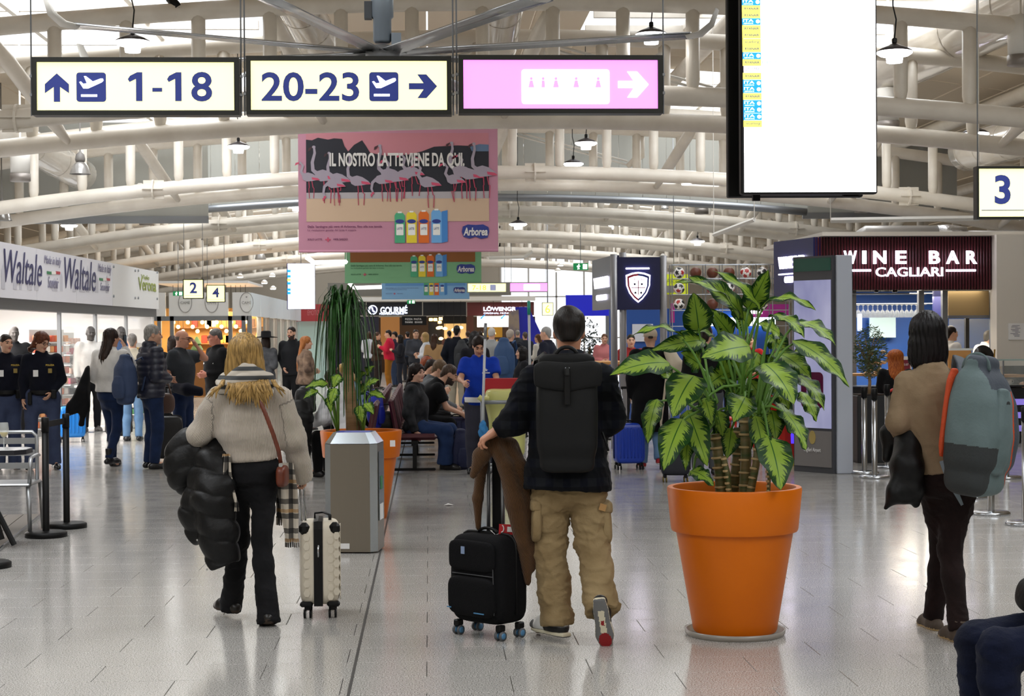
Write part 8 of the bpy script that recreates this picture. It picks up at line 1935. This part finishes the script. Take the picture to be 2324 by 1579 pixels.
MB().box((PY(2130, 600, YB)[0] + .3, YB + 2.2, zc), (w_ + 1.4, 4.6, .06)).build('roof', mat('beige_pier', '#d6d0c6', .7), wb)
bx(MB(), 1846, 660, 2270, 1000, YB + 4.0, .1).build('back_wall', BLUEW, wb)
for x in (1938, 2092, 2146, 2256): bx(MB(), x - 6, 659, x + 6, 1003, YB + .3, .1).build('frame_post', GREYM, wb)
bx(MB(),2152,660,2250,716,YB+.5,.03).build('roller_blind',mat('cream_blind','#c8ab78',.6),wb); bx(MB(),2152,716,2250,722,YB+.4,.08).build('hatch_frame',GREYM,wb); bx(MB(),2192,722,2200,812,YB+.6,.08).build('hatch_frame',mat('dark_frame','#2a2826',.5),wb)
bx(MB(), 2154, 723, 2250, 812, YB + .75, .01).build('hatch_glass', GLASS, wb); bx(MB(), 2120, 660, 2142, 800, YB + 2, .1).build('navy_pillar', DBLUE, wb)
bx(MB(),1974,720,2033,766,YB+3.8,.05).build('white_poster',mat('pale_blue_poster','#bfdde6',.5),wb); bx(MB(),1948,712,1956,750,YB+3.7,.06).build('light_tube',mat('cool_tube','#dff0ff',.4,emit=4),wb)
area('bar_light', (PY(2060, 700, YB)[0], YB + 1.6, z0 + .1), 2.6, 2.4, 95, (1, .9, .76)); area('bar_light', (PY(2200, 700, YB)[0], YB + 2, z0), 1, 1.5, 60, (1, .88, .7))
# insulated duct on the roof
t = thing('air_duct', 'grey pipe with silver wrapped joint lying on the wine bar roof', 'duct', PY(2120, 530, YB + .6)); q = lambda x, y: PY(x, y, YB + .6)
MB().tube([q(1935,545),q(1965,524),q(2128,524)],.085,12).build('pipe',mat('dull_pipe','#9a9794',.35,.4),t,True); MB().tube([q(2128,524),q(2150,523),q(2192,527)],[.09,.1,.085],12).build('foil_wrap',mat('foil','#c4c4c6',.25,.9,bump=(40,.8)),t,True); MB().tube([q(2192,530),q(2430,531)],.05,10).build('thin_pipe',mat('dull_pipe','#9a9794',.35,.4),t,True)
MB().box(q(2050, 538) , (1.4, .1, .05)).build('bracket', GREYM, t)
# glass rack over the counter
t = thing('glass_rack', 'steel rack over the bar with upturned wine glasses', 'rack', PY(2000, 700, YB + .8)); yr = YB + .8; zr = PY(2000, 690, yr)[2]
for y, dz in ((yr - .2, 0), (yr + .15, 0), (yr - .2, .16), (yr + .15, .16)): MB().tube([(PY(1918, 690, yr)[0], y, zr + dz), (PY(2108, 690, yr)[0], y, zr + dz)], .012, 6).build('rail', CHROME, t)
for x in (1922, 2088): MB().tube([(PY(x, 690, yr)[0], yr, 1.0), (PY(x, 690, yr)[0], yr, zr + .36)], .022, 8).build('rack_post', GREYM, t)
GL2 = mat('rack_glass', '#e8f0f2', .03, alpha=.2)
wg = None
for r in range(2):
 for k in range(15):
  x = PY(1930 + k * 11, 700, yr)[0]; y = yr - .16 + r * .26
  if wg is None:
   wg=MB().lathe((0,0,-.2),[(.035,0),(.04,.05),(.03,.10),(.004,.125),(.004,.19),(.032,.2)],12,cap=False).mesh('wine_glass'); wg.polygons.foreach_set('use_smooth',[True]*len(wg.polygons)); wg.materials.append(GL2)
  o = bpy.data.objects.new('wine_glass', wg); COL.objects.link(o); o.location = (x, y, zr - .012); tag(o, 'upturned stemmed glass hanging in the bar glass rack', 'glass', 'glasses hanging in the bar rack')
def wbottle(x, y, d, label):
 c=P(x,y,d); t=thing('wine_bottle',label,'bottle',c,'wine bottles on the rack top'); MB().lathe(c,[(.03,0),(.042,.005),(.042,.2),(.015,.25),(.014,.31),(.016,.315)],14).build('bottle_body',mat('dark_bottle','#14100f',.1),t,True); MB().lathe(c+EZ*.05,[(.0425,0),(.0425,.12)],14,cap=False).build('bottle_label',WHITEP,t,True); MB().box(c+A(0,-.043,.125),(.03,.004,.045)).build('label_mark',REDP,t)
for x,y,d,l in ((2031,663,26.5,'wine bottle with white label under the word CAGLIARI'),(1820,663,25.6,'wine bottle with white label in front of the navy fascia'),(1989,663,26.7,'dark wine bottle left of the labelled one under the glowing lettering'),(1925,663,26.5,'wine bottle at the totem edge on the rack top')): wbottle(x,y,d,l)
t = thing('bottle_shelf', 'narrow steel shelf carrying the wine bottles under the glowing lettering', 'shelf', P(1960, 664, 26.4))
for (xa,xb,d) in ((1905,2060,26.55),(1800,1845,25.6)): p,q_=P(xa,665,d),P(xb,665,d); MB().box((p+q_)/2 - EZ*.012,(np.linalg.norm(q_ - p),.25,.02)).build('shelf_board',GREYM,t); MB().tube([p,A(p[0],p[1],.0)],.02,8).build('shelf_post',GREYM,t)
# counter with glass case
cY = 24.6; t = thing('bar_counter', 'wine bar counter with glass case, wooden ledge and dark front', 'counter', A(PY(2260, 900, cY)[0], cY, 0)); zt_ = PY(2250, 852, cY)[2]
for xa, xb in ((1935, 2110), (2110, 2205), (2205, 2330)): bx(MB(), xa + 1, 880, xb - 1, 1010, cY, .6).build('front_panel', mat('dark_counter_front', '#17181c', .4), t)
bx(MB(),1935,846,2200,853,cY+.3,.4).build('wood_ledge',WOODC,t); bx(MB(),2178,850,2330,857,cY - .05,.5).build('wood_ledge',WOODC,t); bx(MB(),1935,874,2330,881,cY - .02,.6).build('worktop',mat('dark_worktop','#22242a',.3),t)
bx(MB(), 2178, 817, 2330, 875, cY - .1, .012).build('glass_front', GLASS, t); bx(MB(), 2178, 815, 2330, 819, cY - .1, .4).build('glass_top', mat('glass_edge', '#a8c4c0', .1, alpha=.7), t)
for x in (2200, 2278): bx(MB(), x - 1, 818, x + 1, 875, cY - .12, .03).build('glass_joint', GREYM, t)
for y in (905, 935, 965): bx(MB(), 2270, y, 2330, y + 14, cY - .03, .04).build('lilac_shelf', mat('lilac_light', '#8f7fe0', .4, emit=.5), t)
m_ = []
for i, (x, col) in enumerate(((2248, '#e8d5dc'), (2268, '#d0608a'), (2290, '#efecea'), (2232, '#d9a8bb'))):
 c=PY(x,873,cY+.1); t=thing('mug',('pale pink mug in the bar glass case, second from left','deep pink mug in the bar glass case','white mug in the bar glass case, rightmost','pink mug in the bar glass case, leftmost')[i],'mug',c,'mugs in the glass case'); mm=mat('mug_'+col[1:],col,.3)
 MB().lathe(c,[(.03,0),(.04,.004),(.042,.095),(.038,.095),(.035,.01)],16,cap=False).build('mug_body',mm,t,True); MB().tube([c+A(.04,0,.075),c+A(.065,0,.065),c+A(.065,0,.035),c+A(.04,0,.025)],.007,6).build('mug_handle',mm,t,True)
c=PY(2178,848,cY+.4); t=thing('menu_stand','wooden menu stand on the bar counter','stand',c); MB().box(c+EZ*.19,(.36,.03,.34),rotx(-.2),bev=.01).build('board',WOODC,t); MB().box(c+A(0,-.06,.36),(.36,.03,.03)).build('white_rail',WHITEP,t); MB().box(c+EZ*.012,(.3,.2,.024)).build('base',WOODC,t)
c=PY(2232,850,cY+.8); t=thing('meat_slicer','steel meat slicer with dark disc on the bar counter','slicer',c); MB().box(c+EZ*.06,(.4,.3,.12),bev=.02).build('body',CHROME,t); MB().lathe(c+A(-.02,-.06,.26),[(.02,0),(.18,.0),(.185,.012),(.02,.03)],28,(.3,-1,.15)).build('blade',mat('dark_disc','#2a2726',.25,.6),t,True); MB().tube([c+A(.12,-.1,.1),c+A(.14,-.1,.38)],.012,8).build('lever',mat('brass','#b58a3a',.3,.9),t)
c=PY(2052,850,cY+.45); t=thing('counter_sign','small dark red sign in a white frame on the bar counter','sign',c); MB().box(c+EZ*.14,(.22,.02,.26)).build('frame',WHITEP,t); MB().box(c+A(0,-.014,.14),(.17,.006,.16)).build('panel',mat('wine_red_card','#7a1f35',.5),t); letter('WINE LIST',c+A(0,-.02,.15),EX,EZ,WHITEP,t,.12,.03)
t = thing('pastry_tray', 'heap of pastries on the bar counter behind the olive tree', 'food', PY(2000, 850, cY + .5)); F = SDF(PY(1960, 870, cY + .2), PY(2045, 770, cY + 1.0), .02)
for k in range(22): F.ell(PY(1968 + (k * 29) % 68, 846 - 20 * (k // 9) - (k % 3) * 4, cY + .45 + .04 * (k % 4)), A(.05, .04, .03), rotz(k), .008)
sdf_obj(F, 'pastries', mat('pastry_crust', '#c98f4e', .5, var=('#e9d3b4', 14)), t, 0)['kind'] = 'stuff'; MB().box(PY(2002, 852, cY + .5), (.6, .35, .02)).build('tray', CHROME, t)
# paper notice on the pier
c = PY(2308, 752, YB - .2); o = MB().box(c - A(0, .006, 0), (.27, .004, .25)).build('paper_notice', WHITEP); tag(o, 'white paper notice taped to the beige pier of the wine bar', 'notice')
m = MB()
for k in range(9): m.box(c + A(-.02 + .03 * math.sin(k * 4), -.0095, .09 - .02 * k), (.12 - .02 * (k % 3), .002, .007))
m.build('notice_print', INK2, o)
# bar staff and guests
stand(2158,26.9,1.70,-1.3,'bar worker in a white shirt and dark apron behind the hatch',arms='front',hair=dict(style='short',**DKHAIR),top=dict(m=cloth('white_knit','#d9d6d2'),loose=.03,fold=0),pants=dict(m=BLK),shoes=dict(m=BOOT)); stand(2222,28.2,1.66,-1.2,'second bar worker in white, blurred behind the hatch glass',arms='front',lean=.3,hair=dict(style='short',**DKHAIR),top=dict(m=cloth('white_knit','#d9d6d2'),loose=.03,fold=0),pants=dict(m=BLK),shoes=dict(m=BOOT))
def guest(px, d, h, yaw, label, sz=.44, **k):
 g = ground(px, d); k.setdefault('res', .014); ar = k.pop('arms', 'lap')
 return person(pose(g, yaw, h, seated=True, seatz=sz, arms=ar, lean=k.pop('lean', .15)), label, h=h, face=dirv(yaw, -.1), base=g, pants=dict(m=BLK, loose=.015), shoes=dict(m=BOOT), **k)
rh=guest(2034,22.9,1.66,-.15,'woman with long wavy red hair seated with her back to us at the wine bar',fem=True,hair=dict(style='long',c='#8a3f18',c2='#b56528',length=.34,vol=1.3),top=dict(m=BLK,loose=.02),sz=.55); guest(2308,27.0,1.62,pi,'blonde woman seated behind the bar counter at the right edge',fem=True,hair=dict(style='bob',c='#a8842c',c2='#c9a850',length=.2,vol=1.15),top=dict(m=BLK,loose=.02),sz=.62)
REDC = mat('red_chair_plastic', '#c2200f', .4)
def rchair(px, d, label, rz=0, seat=.46, x=None):
 g = ground(px, d) if x is None else x; t = thing('red_chair', label, 'chair', g, 'red plastic chairs'); R = rotz(rz); L_ = lambda a, b_, c_: g + R @ A(a, b_, c_)
 MB().box(L_(0, 0, seat), (.42, .40, .03), R, bev=.012).build('seat', REDC, t)
 for sx in (-1, 1):
  for sy in (-1, 1): MB().tube([L_(sx * .22, sy * .21, 0), L_(sx * .17, sy * .16, seat)], .017, 6).build('leg', REDC, t, True)
 MB().tube([L_(-.19,-.19,seat),L_(-.2,-.22,seat+.32),L_(-.12,-.24,seat+.37),L_(.12,-.24,seat+.37),L_(.2,-.22,seat+.32),L_(.19,-.19,seat)],.02,8,flat=(1,.8)).build('back_frame',REDC,t,True); MB().box(L_(0,-.22,seat+.2),(.13,.015,.3),R,bev=.006).build('back_slat',REDC,t)
rchair(2034,22.85,'red chair under the red-haired woman',0,.50); rchair(1732,22.2,'red chair seen through the broad leaves',.5,.55); rchair(1778,23.2,'red chair right of the one seen through the leaves',-.4,.46); rchair(1662,23.5,'red chair left of the one seen through the leaves',.8,.46)
# olive tree
og=ground(1972,21.6); t=thing('planter_box','black square planter holding the small olive tree','planter',og); MB().box(og+EZ*.42,(.40,.40,.84),bev=.01).build('box',mat('black_planter','#1b1d20',.5),t); MB().box(og+EZ*.845,(.36,.36,.02)).build('soil',SOIL,t)
t=thing('potted_plant','small bushy olive tree in the black square planter','plant',og+EZ*.85); MB().tube([og+EZ*.84,og+A(.01,0,1.0),og+A(-.01,0,1.2),og+A(.01,0,1.4)],[.022,.02,.018,.01],8).build('trunk',TR,t,True)
ro = random.Random(2); m = MB()
for k in range(1500):
 q_=A(ro.gauss(0,1),ro.gauss(0,1),ro.gauss(0,1)); q_=nrm(q_)*ro.random() **.4; c=og+A(.01,0,1.34)+q_*A(.23,.22,.40)*(1 - .25*(q_[2] < -.2)); a=ro.random()*6.3; d_=A(math.cos(a),math.sin(a),ro.uniform(-.4,.8)); d_=nrm(d_)*.034; s_=nrm(np.cross(d_,A(ro.random(),ro.random(),ro.random())))*.0065
 m.add([c - d_, c + s_, c + d_, c - s_], [(0, 1, 2, 3)])
m.build('leaves', mat('olive_leaf', '#3d5230', .5, var=('#66784f', 9)), t)['kind'] = 'stuff'
for k in range(9): a=k*.7; MB().tube([og+A(0,0,1.1+.02*k),og+A(.09*math.cos(a),.09*math.sin(a),1.25+.03*k),og+A(.17*math.cos(a),.17*math.sin(a),1.36+.03*k)],.006,5).build('branch',TR,t,True)
# tall information totem
tg = ground(1905, 20.2); t = thing('information_totem', 'tall silver-edged information totem with a glossy picture face right of the plant', 'totem', tg); TH = 2.52
ta, tb, tc_ = G(1862, 1062), G(1898, 1075), G(1934, 1074); tu = nrm(tb - ta); tv = A(-tu[1], tu[0], 0); tw_ = np.linalg.norm(tb - ta); tm = (ta + tb) / 2
tr_ = math.atan2(tu[1], tu[0]); p0 = tb + A(.095, .02, 0)
MB().box(p0 + EZ * TH / 2, (.19, .10, TH), rotz(.08), bev=.01).build('edge_column', mat('pale_silver', '#b4bac6', .35, .1), t)
SU = nrm(A(-.30, .42, 0)); SN = np.cross(SU, EZ) * -1; pc = tb + SU * .31 + EZ * TH / 2; sa = math.atan2(SU[1], SU[0])
MB().box(pc, (.60, .09, TH), rotz(sa)).build('totem_body', mat('totem_dark', '#4a4a4e', .3), t)
SN = A(SU[1], -SU[0], 0) * (1 if (A(SU[1], -SU[0], 0) @ (CAM - pc)) > 0 else -1)
MB().box(pc+SN*.05+EZ*.12,(.56,.012,1.72),rotz(sa)).build('picture',mat('totem_glass','#b4b6d0',.08,var=('#6d70a0',1.6,(1,1,.5)),coat=.6,emit=.35,ecol='#a5a6d0'),t); MB().box(pc+SN*.05 - EZ*.98,(.56,.012,.42),rotz(sa)).build('grey_foot',mat('totem_foot','#7e7a78',.2),t); MB().box(pc+SN*.05+EZ*1.16,(.56,.012,.15),rotz(sa)).build('green_header',mat('dark_green_header','#2f5a4c',.2),t)
F=SDF(pc+SN*.06 - .5,pc+SN*.06+.5,.02); MB().prism(rrect(.34,.42,.06),pc+SN*.058 - EZ*.30,-SU,EZ,SN,.004).build('printed_case',mat('printed_wine_red','#5a1238',.2),t); MB().prism(rrect(.16,.26,.02),pc+SN*.063 - EZ*.31,-SU,EZ,SN,.004).build('printed_map',mat('printed_lilac','#b9a8d8',.2),t); MB().prism(ell_poly(0,0,.05,.08,14),pc+SN*.058 - EZ*.85,-SU,EZ,SN,.004).build('emblem',mat('emblem_gold','#b09a5a',.4),t); letter('Cagliari Airport',pc+SN*.06 - EZ*1.0,-SU,EZ,WHITEP,t,.26,.06)
# steel barrier posts
for i,(x,y,ty,lb) in enumerate(((1962,1079,872,'steel barrier post nearest the totem'),(1985,1089,878,'steel barrier post second from the totem'),(2014,1066,868,'steel barrier post beside the dark coat'),(2249,1172,0,'large steel barrier post under the grey-green backpack'),(2284,1090,0,'steel barrier post farther back at the right edge'),(2328,1196,0,'steel barrier post cut by the right edge'),(2205,1134,0,'steel barrier post base behind the brown trousers'))):
 g = G(x, y - 5); post_(g, lb, CHROME, h=1.0, group='steel barrier posts', r=.032)
# ---- crest gate and sports bar
YC = 24.0; t = thing('crest_gate', 'navy panel gate with a football club crest on grey posts', 'gate', A(PY(1450, 900, YC)[0], YC, 0)); PG = mat('post_grey', '#8f8e90', .4, .3)
for x, y0_ in ((1397, 575), (1413, 573), (1505, 580)): p = PY(x, y0_, YC); MB().lathe((p[0], YC + (.25 if x == 1397 else 0), 0), [(.05, 0), (.05, p[2])], 14).build('post', PG, t, True)
bx(MB(),1401,583,1498,703,YC - .06,.08).build('crest_panel',DBLUE,t); q0,q1=P(1396,640,24.4),P(1349,640,26.2); qd=nrm(A(*(q0 - q1)[:2],0)); ql=np.linalg.norm((q0 - q1)[:2]); qn=np.cross(qd,EZ); qa=math.atan2(qd[1],qd[0]); qz0,qz1=PY(1400,700,YC)[2],PY(1400,577,YC)[2]; qc=A(*((q0+q1)/2)[:2],(qz0+qz1)/2)
MB().box(qc, (ql, .07, qz1 - qz0), rotz(qa)).build('side_panel', mat('grey_blue_panel', '#5b6068', .4), t); MB().box(q0 * A(1, 1, 0) + EZ * (qz0 + qz1) / 2, (.1, .1, qz1 - qz0), rotz(qa)).build('panel_edge', DBLUE, t)
letter('WINE BAR', qc + qn * .04 + EZ * .02, qd, EZ, GLOW, t, ql * .7, .16, bold=.01, thick=.02); letter('CAGLIARI', qc + qn * .04 - EZ * .2, qd, EZ, GLOW, t, ql * .45, .08, bold=.01, thick=.02)
cc = PY(1448, 648, YC - .06); SHD = [(-.5, .42), (-.25, .5), (0, .53), (.25, .5), (.5, .42), (.48, .05), (.36, -.22), (.18, -.42), (0, -.55), (-.18, -.42), (-.36, -.22), (-.48, .05)]; s_ = .345
cr=MB().prism([(a*s_,b*s_*1.15) for a,b in SHD],cc - EZ*.02,EX,EZ,EYN,.02).build('crest',GLOW,t); MB().prism([(a*s_*.90,b*s_*1.03) for a,b in SHD],cc - A(0,.021,.02),EX,EZ,EYN,.002).build('crest_outline',mat('crest_blue','#1c2d78',.4),cr)
MB().prism([(a*s_*.90 if a < 0 else 0,b*s_*1.03) for a,b in SHD if a <=0.0],cc - A(0,.0235,.02),EX,EZ,EYN,.001).build('crest_red',mat('crest_red','#a81c34',.4),cr); MB().prism([(a*s_*.74,b*s_*.86) for a,b in SHD],cc - A(0,.025,.02),EX,EZ,EYN,.002).build('crest_field',GLOW,cr)
letter('CAGLIARI', cc + A(0, -.028, .085), EX, EZ, mat('crest_red', '#a81c34', .4), cr, .19, .035, bold=.02)
for sz in ((.2, .012), (.012, .2)): MB().box(cc - A(0, .029, .03), (sz[0], .003, sz[1])).build('crest_cross', mat('crest_red', '#a81c34', .4), cr)
for dx, dz in ((-.05, .03), (.05, .03), (-.04, -.09), (.04, -.09)): flat('moor_head', ell_poly(0, 0, .017, .017, 8), cc + A(dx, -.028, dz - .01), mat('crest_dark', '#20253c', .4), cr, t=.002)
MB().box(PY(1447, 609, YC - .08), (.33, .02, .022)).build('crest_bar', GLOW, t)
YS = 33.0; t = thing('sports_bar', 'bright blue walled bar behind the crest panel', 'building', A(PY(1450, 800, YS)[0], YS, 0)); zf = 755 + 1.65 * FPX / YS
for xa, xb in ((1384, 1398), (1411, 1460), (1460, 1525), (1525, 1640), (1640, 1755)): bx(MB(), xa, 700, xb, zf, YS, .1).build('wall_panel', BLUEW, t)
bx(MB(),1435,735,1482,775,YS - .04,.03).build('white_poster',mat('pale_poster','#d6dbe6',.5),t); bx(MB(),1523,688,1531,732,YS - .1,.03).build('magenta_banner',mat('magenta_banner','#a82486',.5),t); bx(MB(),1690,690,1790,720,YS - .1,.03).build('magenta_banner',mat('magenta_banner','#a82486',.5),t); bx(MB(),1700,696,1730,712,YS - .13,.03).build('lit_screen',SCR,t); bx(MB(),1600,720,1760,740,YS - .1,.05).build('light_band',mat('cool_tube','#dff0ff',.4,emit=4),t); bx(MB(),1412,850,1760,zf,YS - 1.6,.5).build('counter',mat('blue_counter','#2a4a8a',.5),t)
bx(MB(), 1400, 838, 1770, 851, YS - 1.7, .6).build('worktop', WOODC, t)
t=thing('lift_sign','yellow-green lift sign reading Ascensori beside the ball rack','sign',PY(1530,645,37)); bx(MB(),1499,622,1561,668,37,.06).build('panel',mat('lime_panel','#b9c41a',.5,emit=.3),t); letter('Ascensori',PY(1533,637,37)+A(.05,-.01,0),EX,EZ,mat('olive_lettering','#8c9a34',.5),t,.5,.1); bx(MB(),1506,648,1530,664,36.95,.03).build('grey_picture',mat('grey_picture','#7c7d74',.5),t); hang_rods(t,(PY(1530,645,37)[0],),3,5,37)
# ball rack: wire cubes with balls
YR = 30.0; t = thing('ball_rack', 'tall wire rack of cubes displaying balls behind the plant', 'rack', A(PY(1640, 800, YR)[0], YR, 0)); rx = [1525 + 38 * k for k in range(8)]; rz_ = [600, 632, 668, 704, 740]
for x in rx:
 for dy in (0, .3): MB().tube([(PY(x, 600, YR)[0], YR + dy, 0), (PY(x, 600, YR)[0], YR + dy, PY(x, 600, YR)[2])], .009, 6).build('wire_post', GREYM, t)
for y in rz_:
 for dy in (0, .3): MB().tube([(PY(rx[0], 600, YR)[0], YR + dy, PY(1600, y, YR)[2]), (PY(rx[-1], 600, YR)[0], YR + dy, PY(1600, y, YR)[2])], .007, 6).build('wire_rail', GREYM, t)
BW, BRD, BBK, BBR = mat('ball_white', '#dcdad6', .4), mat('ball_red', '#a52a2a', .4), mat('ball_black', '#1d1d20', .4), mat('brown_ball', '#5a2a14', .5, bump=(90, .3))
import bmesh
bm = bmesh.new(); bmesh.ops.create_icosphere(bm, subdivisions=3, radius=.1); sb = bpy.data.meshes.new('ball'); bm.to_mesh(sb); bm.free()
ico = [nrm(A(*v)) for v in [(0, 1, 1.618), (0, -1, 1.618), (0, 1, -1.618), (0, -1, -1.618), (1, 1.618, 0), (-1, 1.618, 0), (1, -1.618, 0), (-1, -1.618, 0), (1.618, 0, 1), (-1.618, 0, 1), (1.618, 0, -1), (-1.618, 0, -1)]]
for q_ in (BW, BBK, BRD): sb.materials.append(q_)
sb.polygons.foreach_set('use_smooth', [True] * len(sb.polygons)); mi = []
for p in sb.polygons:
 c = nrm(p.center); dd = sorted([(c @ v, k) for k, v in enumerate(ico)])[-1]; mi.append((1 if dd[1] % 2 else 2) if dd[0] > .92 else 0)
sb.polygons.foreach_set('material_index', mi); bb = sb.copy(); bb.materials.clear(); bb.materials.append(BBR); bb.polygons.foreach_set('material_index', [0] * len(mi))
cols_ = [(rx[k] + rx[k + 1]) / 2 for k in range(7)]
for k, r, br in ((0, 0, 0), (1, 0, 1), (2, 0, 1), (3, 0, 1), (4, 0, 0), (5, 0, 0), (0, 1, 0), (2, 1, 0), (3, 1, 0), (4, 1, 0), (5, 1, 0), (0, 2, 0), (2, 2, 1), (4, 2, 0), (5, 2, 0)):
 o = bpy.data.objects.new('brown_ball' if br else 'football', bb if br else sb); COL.objects.link(o); p = PY(cols_[k], rz_[r + 1], YR); o.location = (p[0], YR + .15, p[2] + .108); o.rotation_euler = (k, r * 2.1, k * 1.3)
 nth=('first','second','third','fourth','fifth','sixth')[k]; tag(o,'%s ball, %s row of the wire rack, %s column from left' % ('brown leather' if br else 'white, red and black',('top','second','third')[r],nth),'ball','balls in the wire rack')
# woman in a cap, her case, others beyond the plant
hw_=stand(1476,20.7,1.68,-.1,'woman in a beige cap and long black coat seen from behind, pulling a blue suitcase',fem=True,arms='down',stride=.12,look=(.2,0),hair=dict(style='cap',c='#cdbba4',m=mat('beige_cap','#bfae98',.8)),top=dict(m=cloth('black_wool_coat','#0f0f12'),loose=.05,hem=-.62,slv=.035,name='long_coat',hemflare=.03),pants=dict(m=LDEN,loose=.02),shoes=dict(m=mat('red_shoe','#a01c22',.5),sole=WHITEP)); MB().box(ground(1476,20.7)+A(-.01,-.108,1.585),(.06,.02,.03),bev=.008).build('cap_gap',mat('brow_2a1d16','#2a1d16'),hw_)
t=thing('shoulder_bag','cream cloth bag on the shoulder of the woman in the beige cap','bag',P(1535,860,20.5)); F=SDF(P(1490,875,20.1),P(1580,785,20.9),.012); F.path([P(1520,800,20.5),P(1534,830,20.45),P(1545,852,20.45)],[.07,.09,.06],.03); sdf_obj(F,'bag_body',mat('cream_cloth','#d6cab4',.8),t,1,fold=(.008,18,3)); MB().tube([P(1512,860,20.45),P(1500,960,20.5),P(1505,1000,20.5)],.014,6).build('hanging_strap',mat('cream_cloth','#d6cab4',.8),t,True)
suitcase(ground(1426,20.65),.12,.36,.26,.56,'royal blue ridged suitcase left of the woman in the beige cap',mat('royal_blue_shell','#1c3fae',.35),handle=.98,ridges=7,res=.011); suitcase(ground(1531,18.9),-.1,.32,.25,.50,'dark blue suitcase with yellow-marked wheels behind the variegated plant',mat('dark_navy_shell','#171a24',.5),wheelc=mat('yellow_mark','#6b5a1c',.5),handle=.95,res=.011)
stand(1602,19.8,1.72,-.3,'person in grey trousers hidden behind the variegated plant',arms='front',hair=dict(style='short',**DKHAIR),top=dict(m=BLK,loose=.03),pants=dict(m=cloth('grey_trousers','#4b4d50'),loose=.03),shoes=dict(m=BOOT))
for x,d,c_,hc_,l in ((1432,29,'#8a2a2a','#1a1210','dark-haired person at the blue bar counter, left of the cap'),(1372,38,'#b06a6a','#5a3a22','distant pink-clothed person between the crest gate posts'),(1640,28,'#1a1c24','#2a1a12','person in black at the blue bar behind the leaves'),(1700,27.5,'#a02020','#1a1210','person in red at the blue bar behind the leaves')):
 stand(x, d, 1.6, pi, l, arms='front', hair=dict(style='short', c=hc_, c2=hc_), top=dict(m=cloth('r_' + c_[1:], c_), loose=.03, fold=0), pants=dict(m=BLK, fold=0), shoes=dict(m=BOOT))
tp=ground(1375,26.5); t=thing('high_table','wooden topped high table at the foot of the crest gate','table',tp); MB().box(tp+EZ*1.18,(.6,.6,.05),bev=.01).build('table_top',WOODC,t); MB().tube([tp,tp+EZ*1.16],.04,10).build('table_leg',BLACK,t); MB().lathe(tp,[(.25,0),(.25,.02),(.03,.04)],20).build('base',BLACK,t)
tp=ground(1795,21.3); t=thing('game_machine','red child ride with a blue lit panel beside the totem','machine',tp); MB().box(tp+EZ*.3,(.36,.4,.5),bev=.06).build('body',REDC,t); MB().box(tp+A(.05,-.21,.36),(.2,.02,.18),rotx(-.2)).build('lit_panel',mat('violet_lit','#4a32e0',.4,emit=1.2),t); MB().box(tp+EZ*.03,(.5,.5,.06)).build('base',mat('yellow_base','#d8c23a',.5),t)
sg2 = ground(1338, 40); t = thing('potted_plant', 'dark bushy plant right of the main man\'s head', 'plant', sg2); MB().lathe(sg2, [(.2, 0), (.25, .5), (.22, .5)], 16).build('pot', BLACK, t, True); m = MB()
for k in range(500): q_=nrm(A(ro.gauss(0,1),ro.gauss(0,1),ro.gauss(0,1)))*ro.random() **.5; c=sg2+EZ*1.25+q_*A(.3,.3,.75); a=ro.random()*6.3; d_=A(math.cos(a),math.sin(a),.5)*.06; s_=A(-math.sin(a),math.cos(a),.3)*.02; m.add([c - d_,c+s_,c+d_,c - s_],[(0,1,2,3)])
m.build('leaves', mat('dark_leaf', '#26352a', .6), t)['kind'] = 'stuff'; MB().tube([sg2 + EZ * .4, sg2 + EZ * 1.3], .03, 8).build('trunk', TR, t)
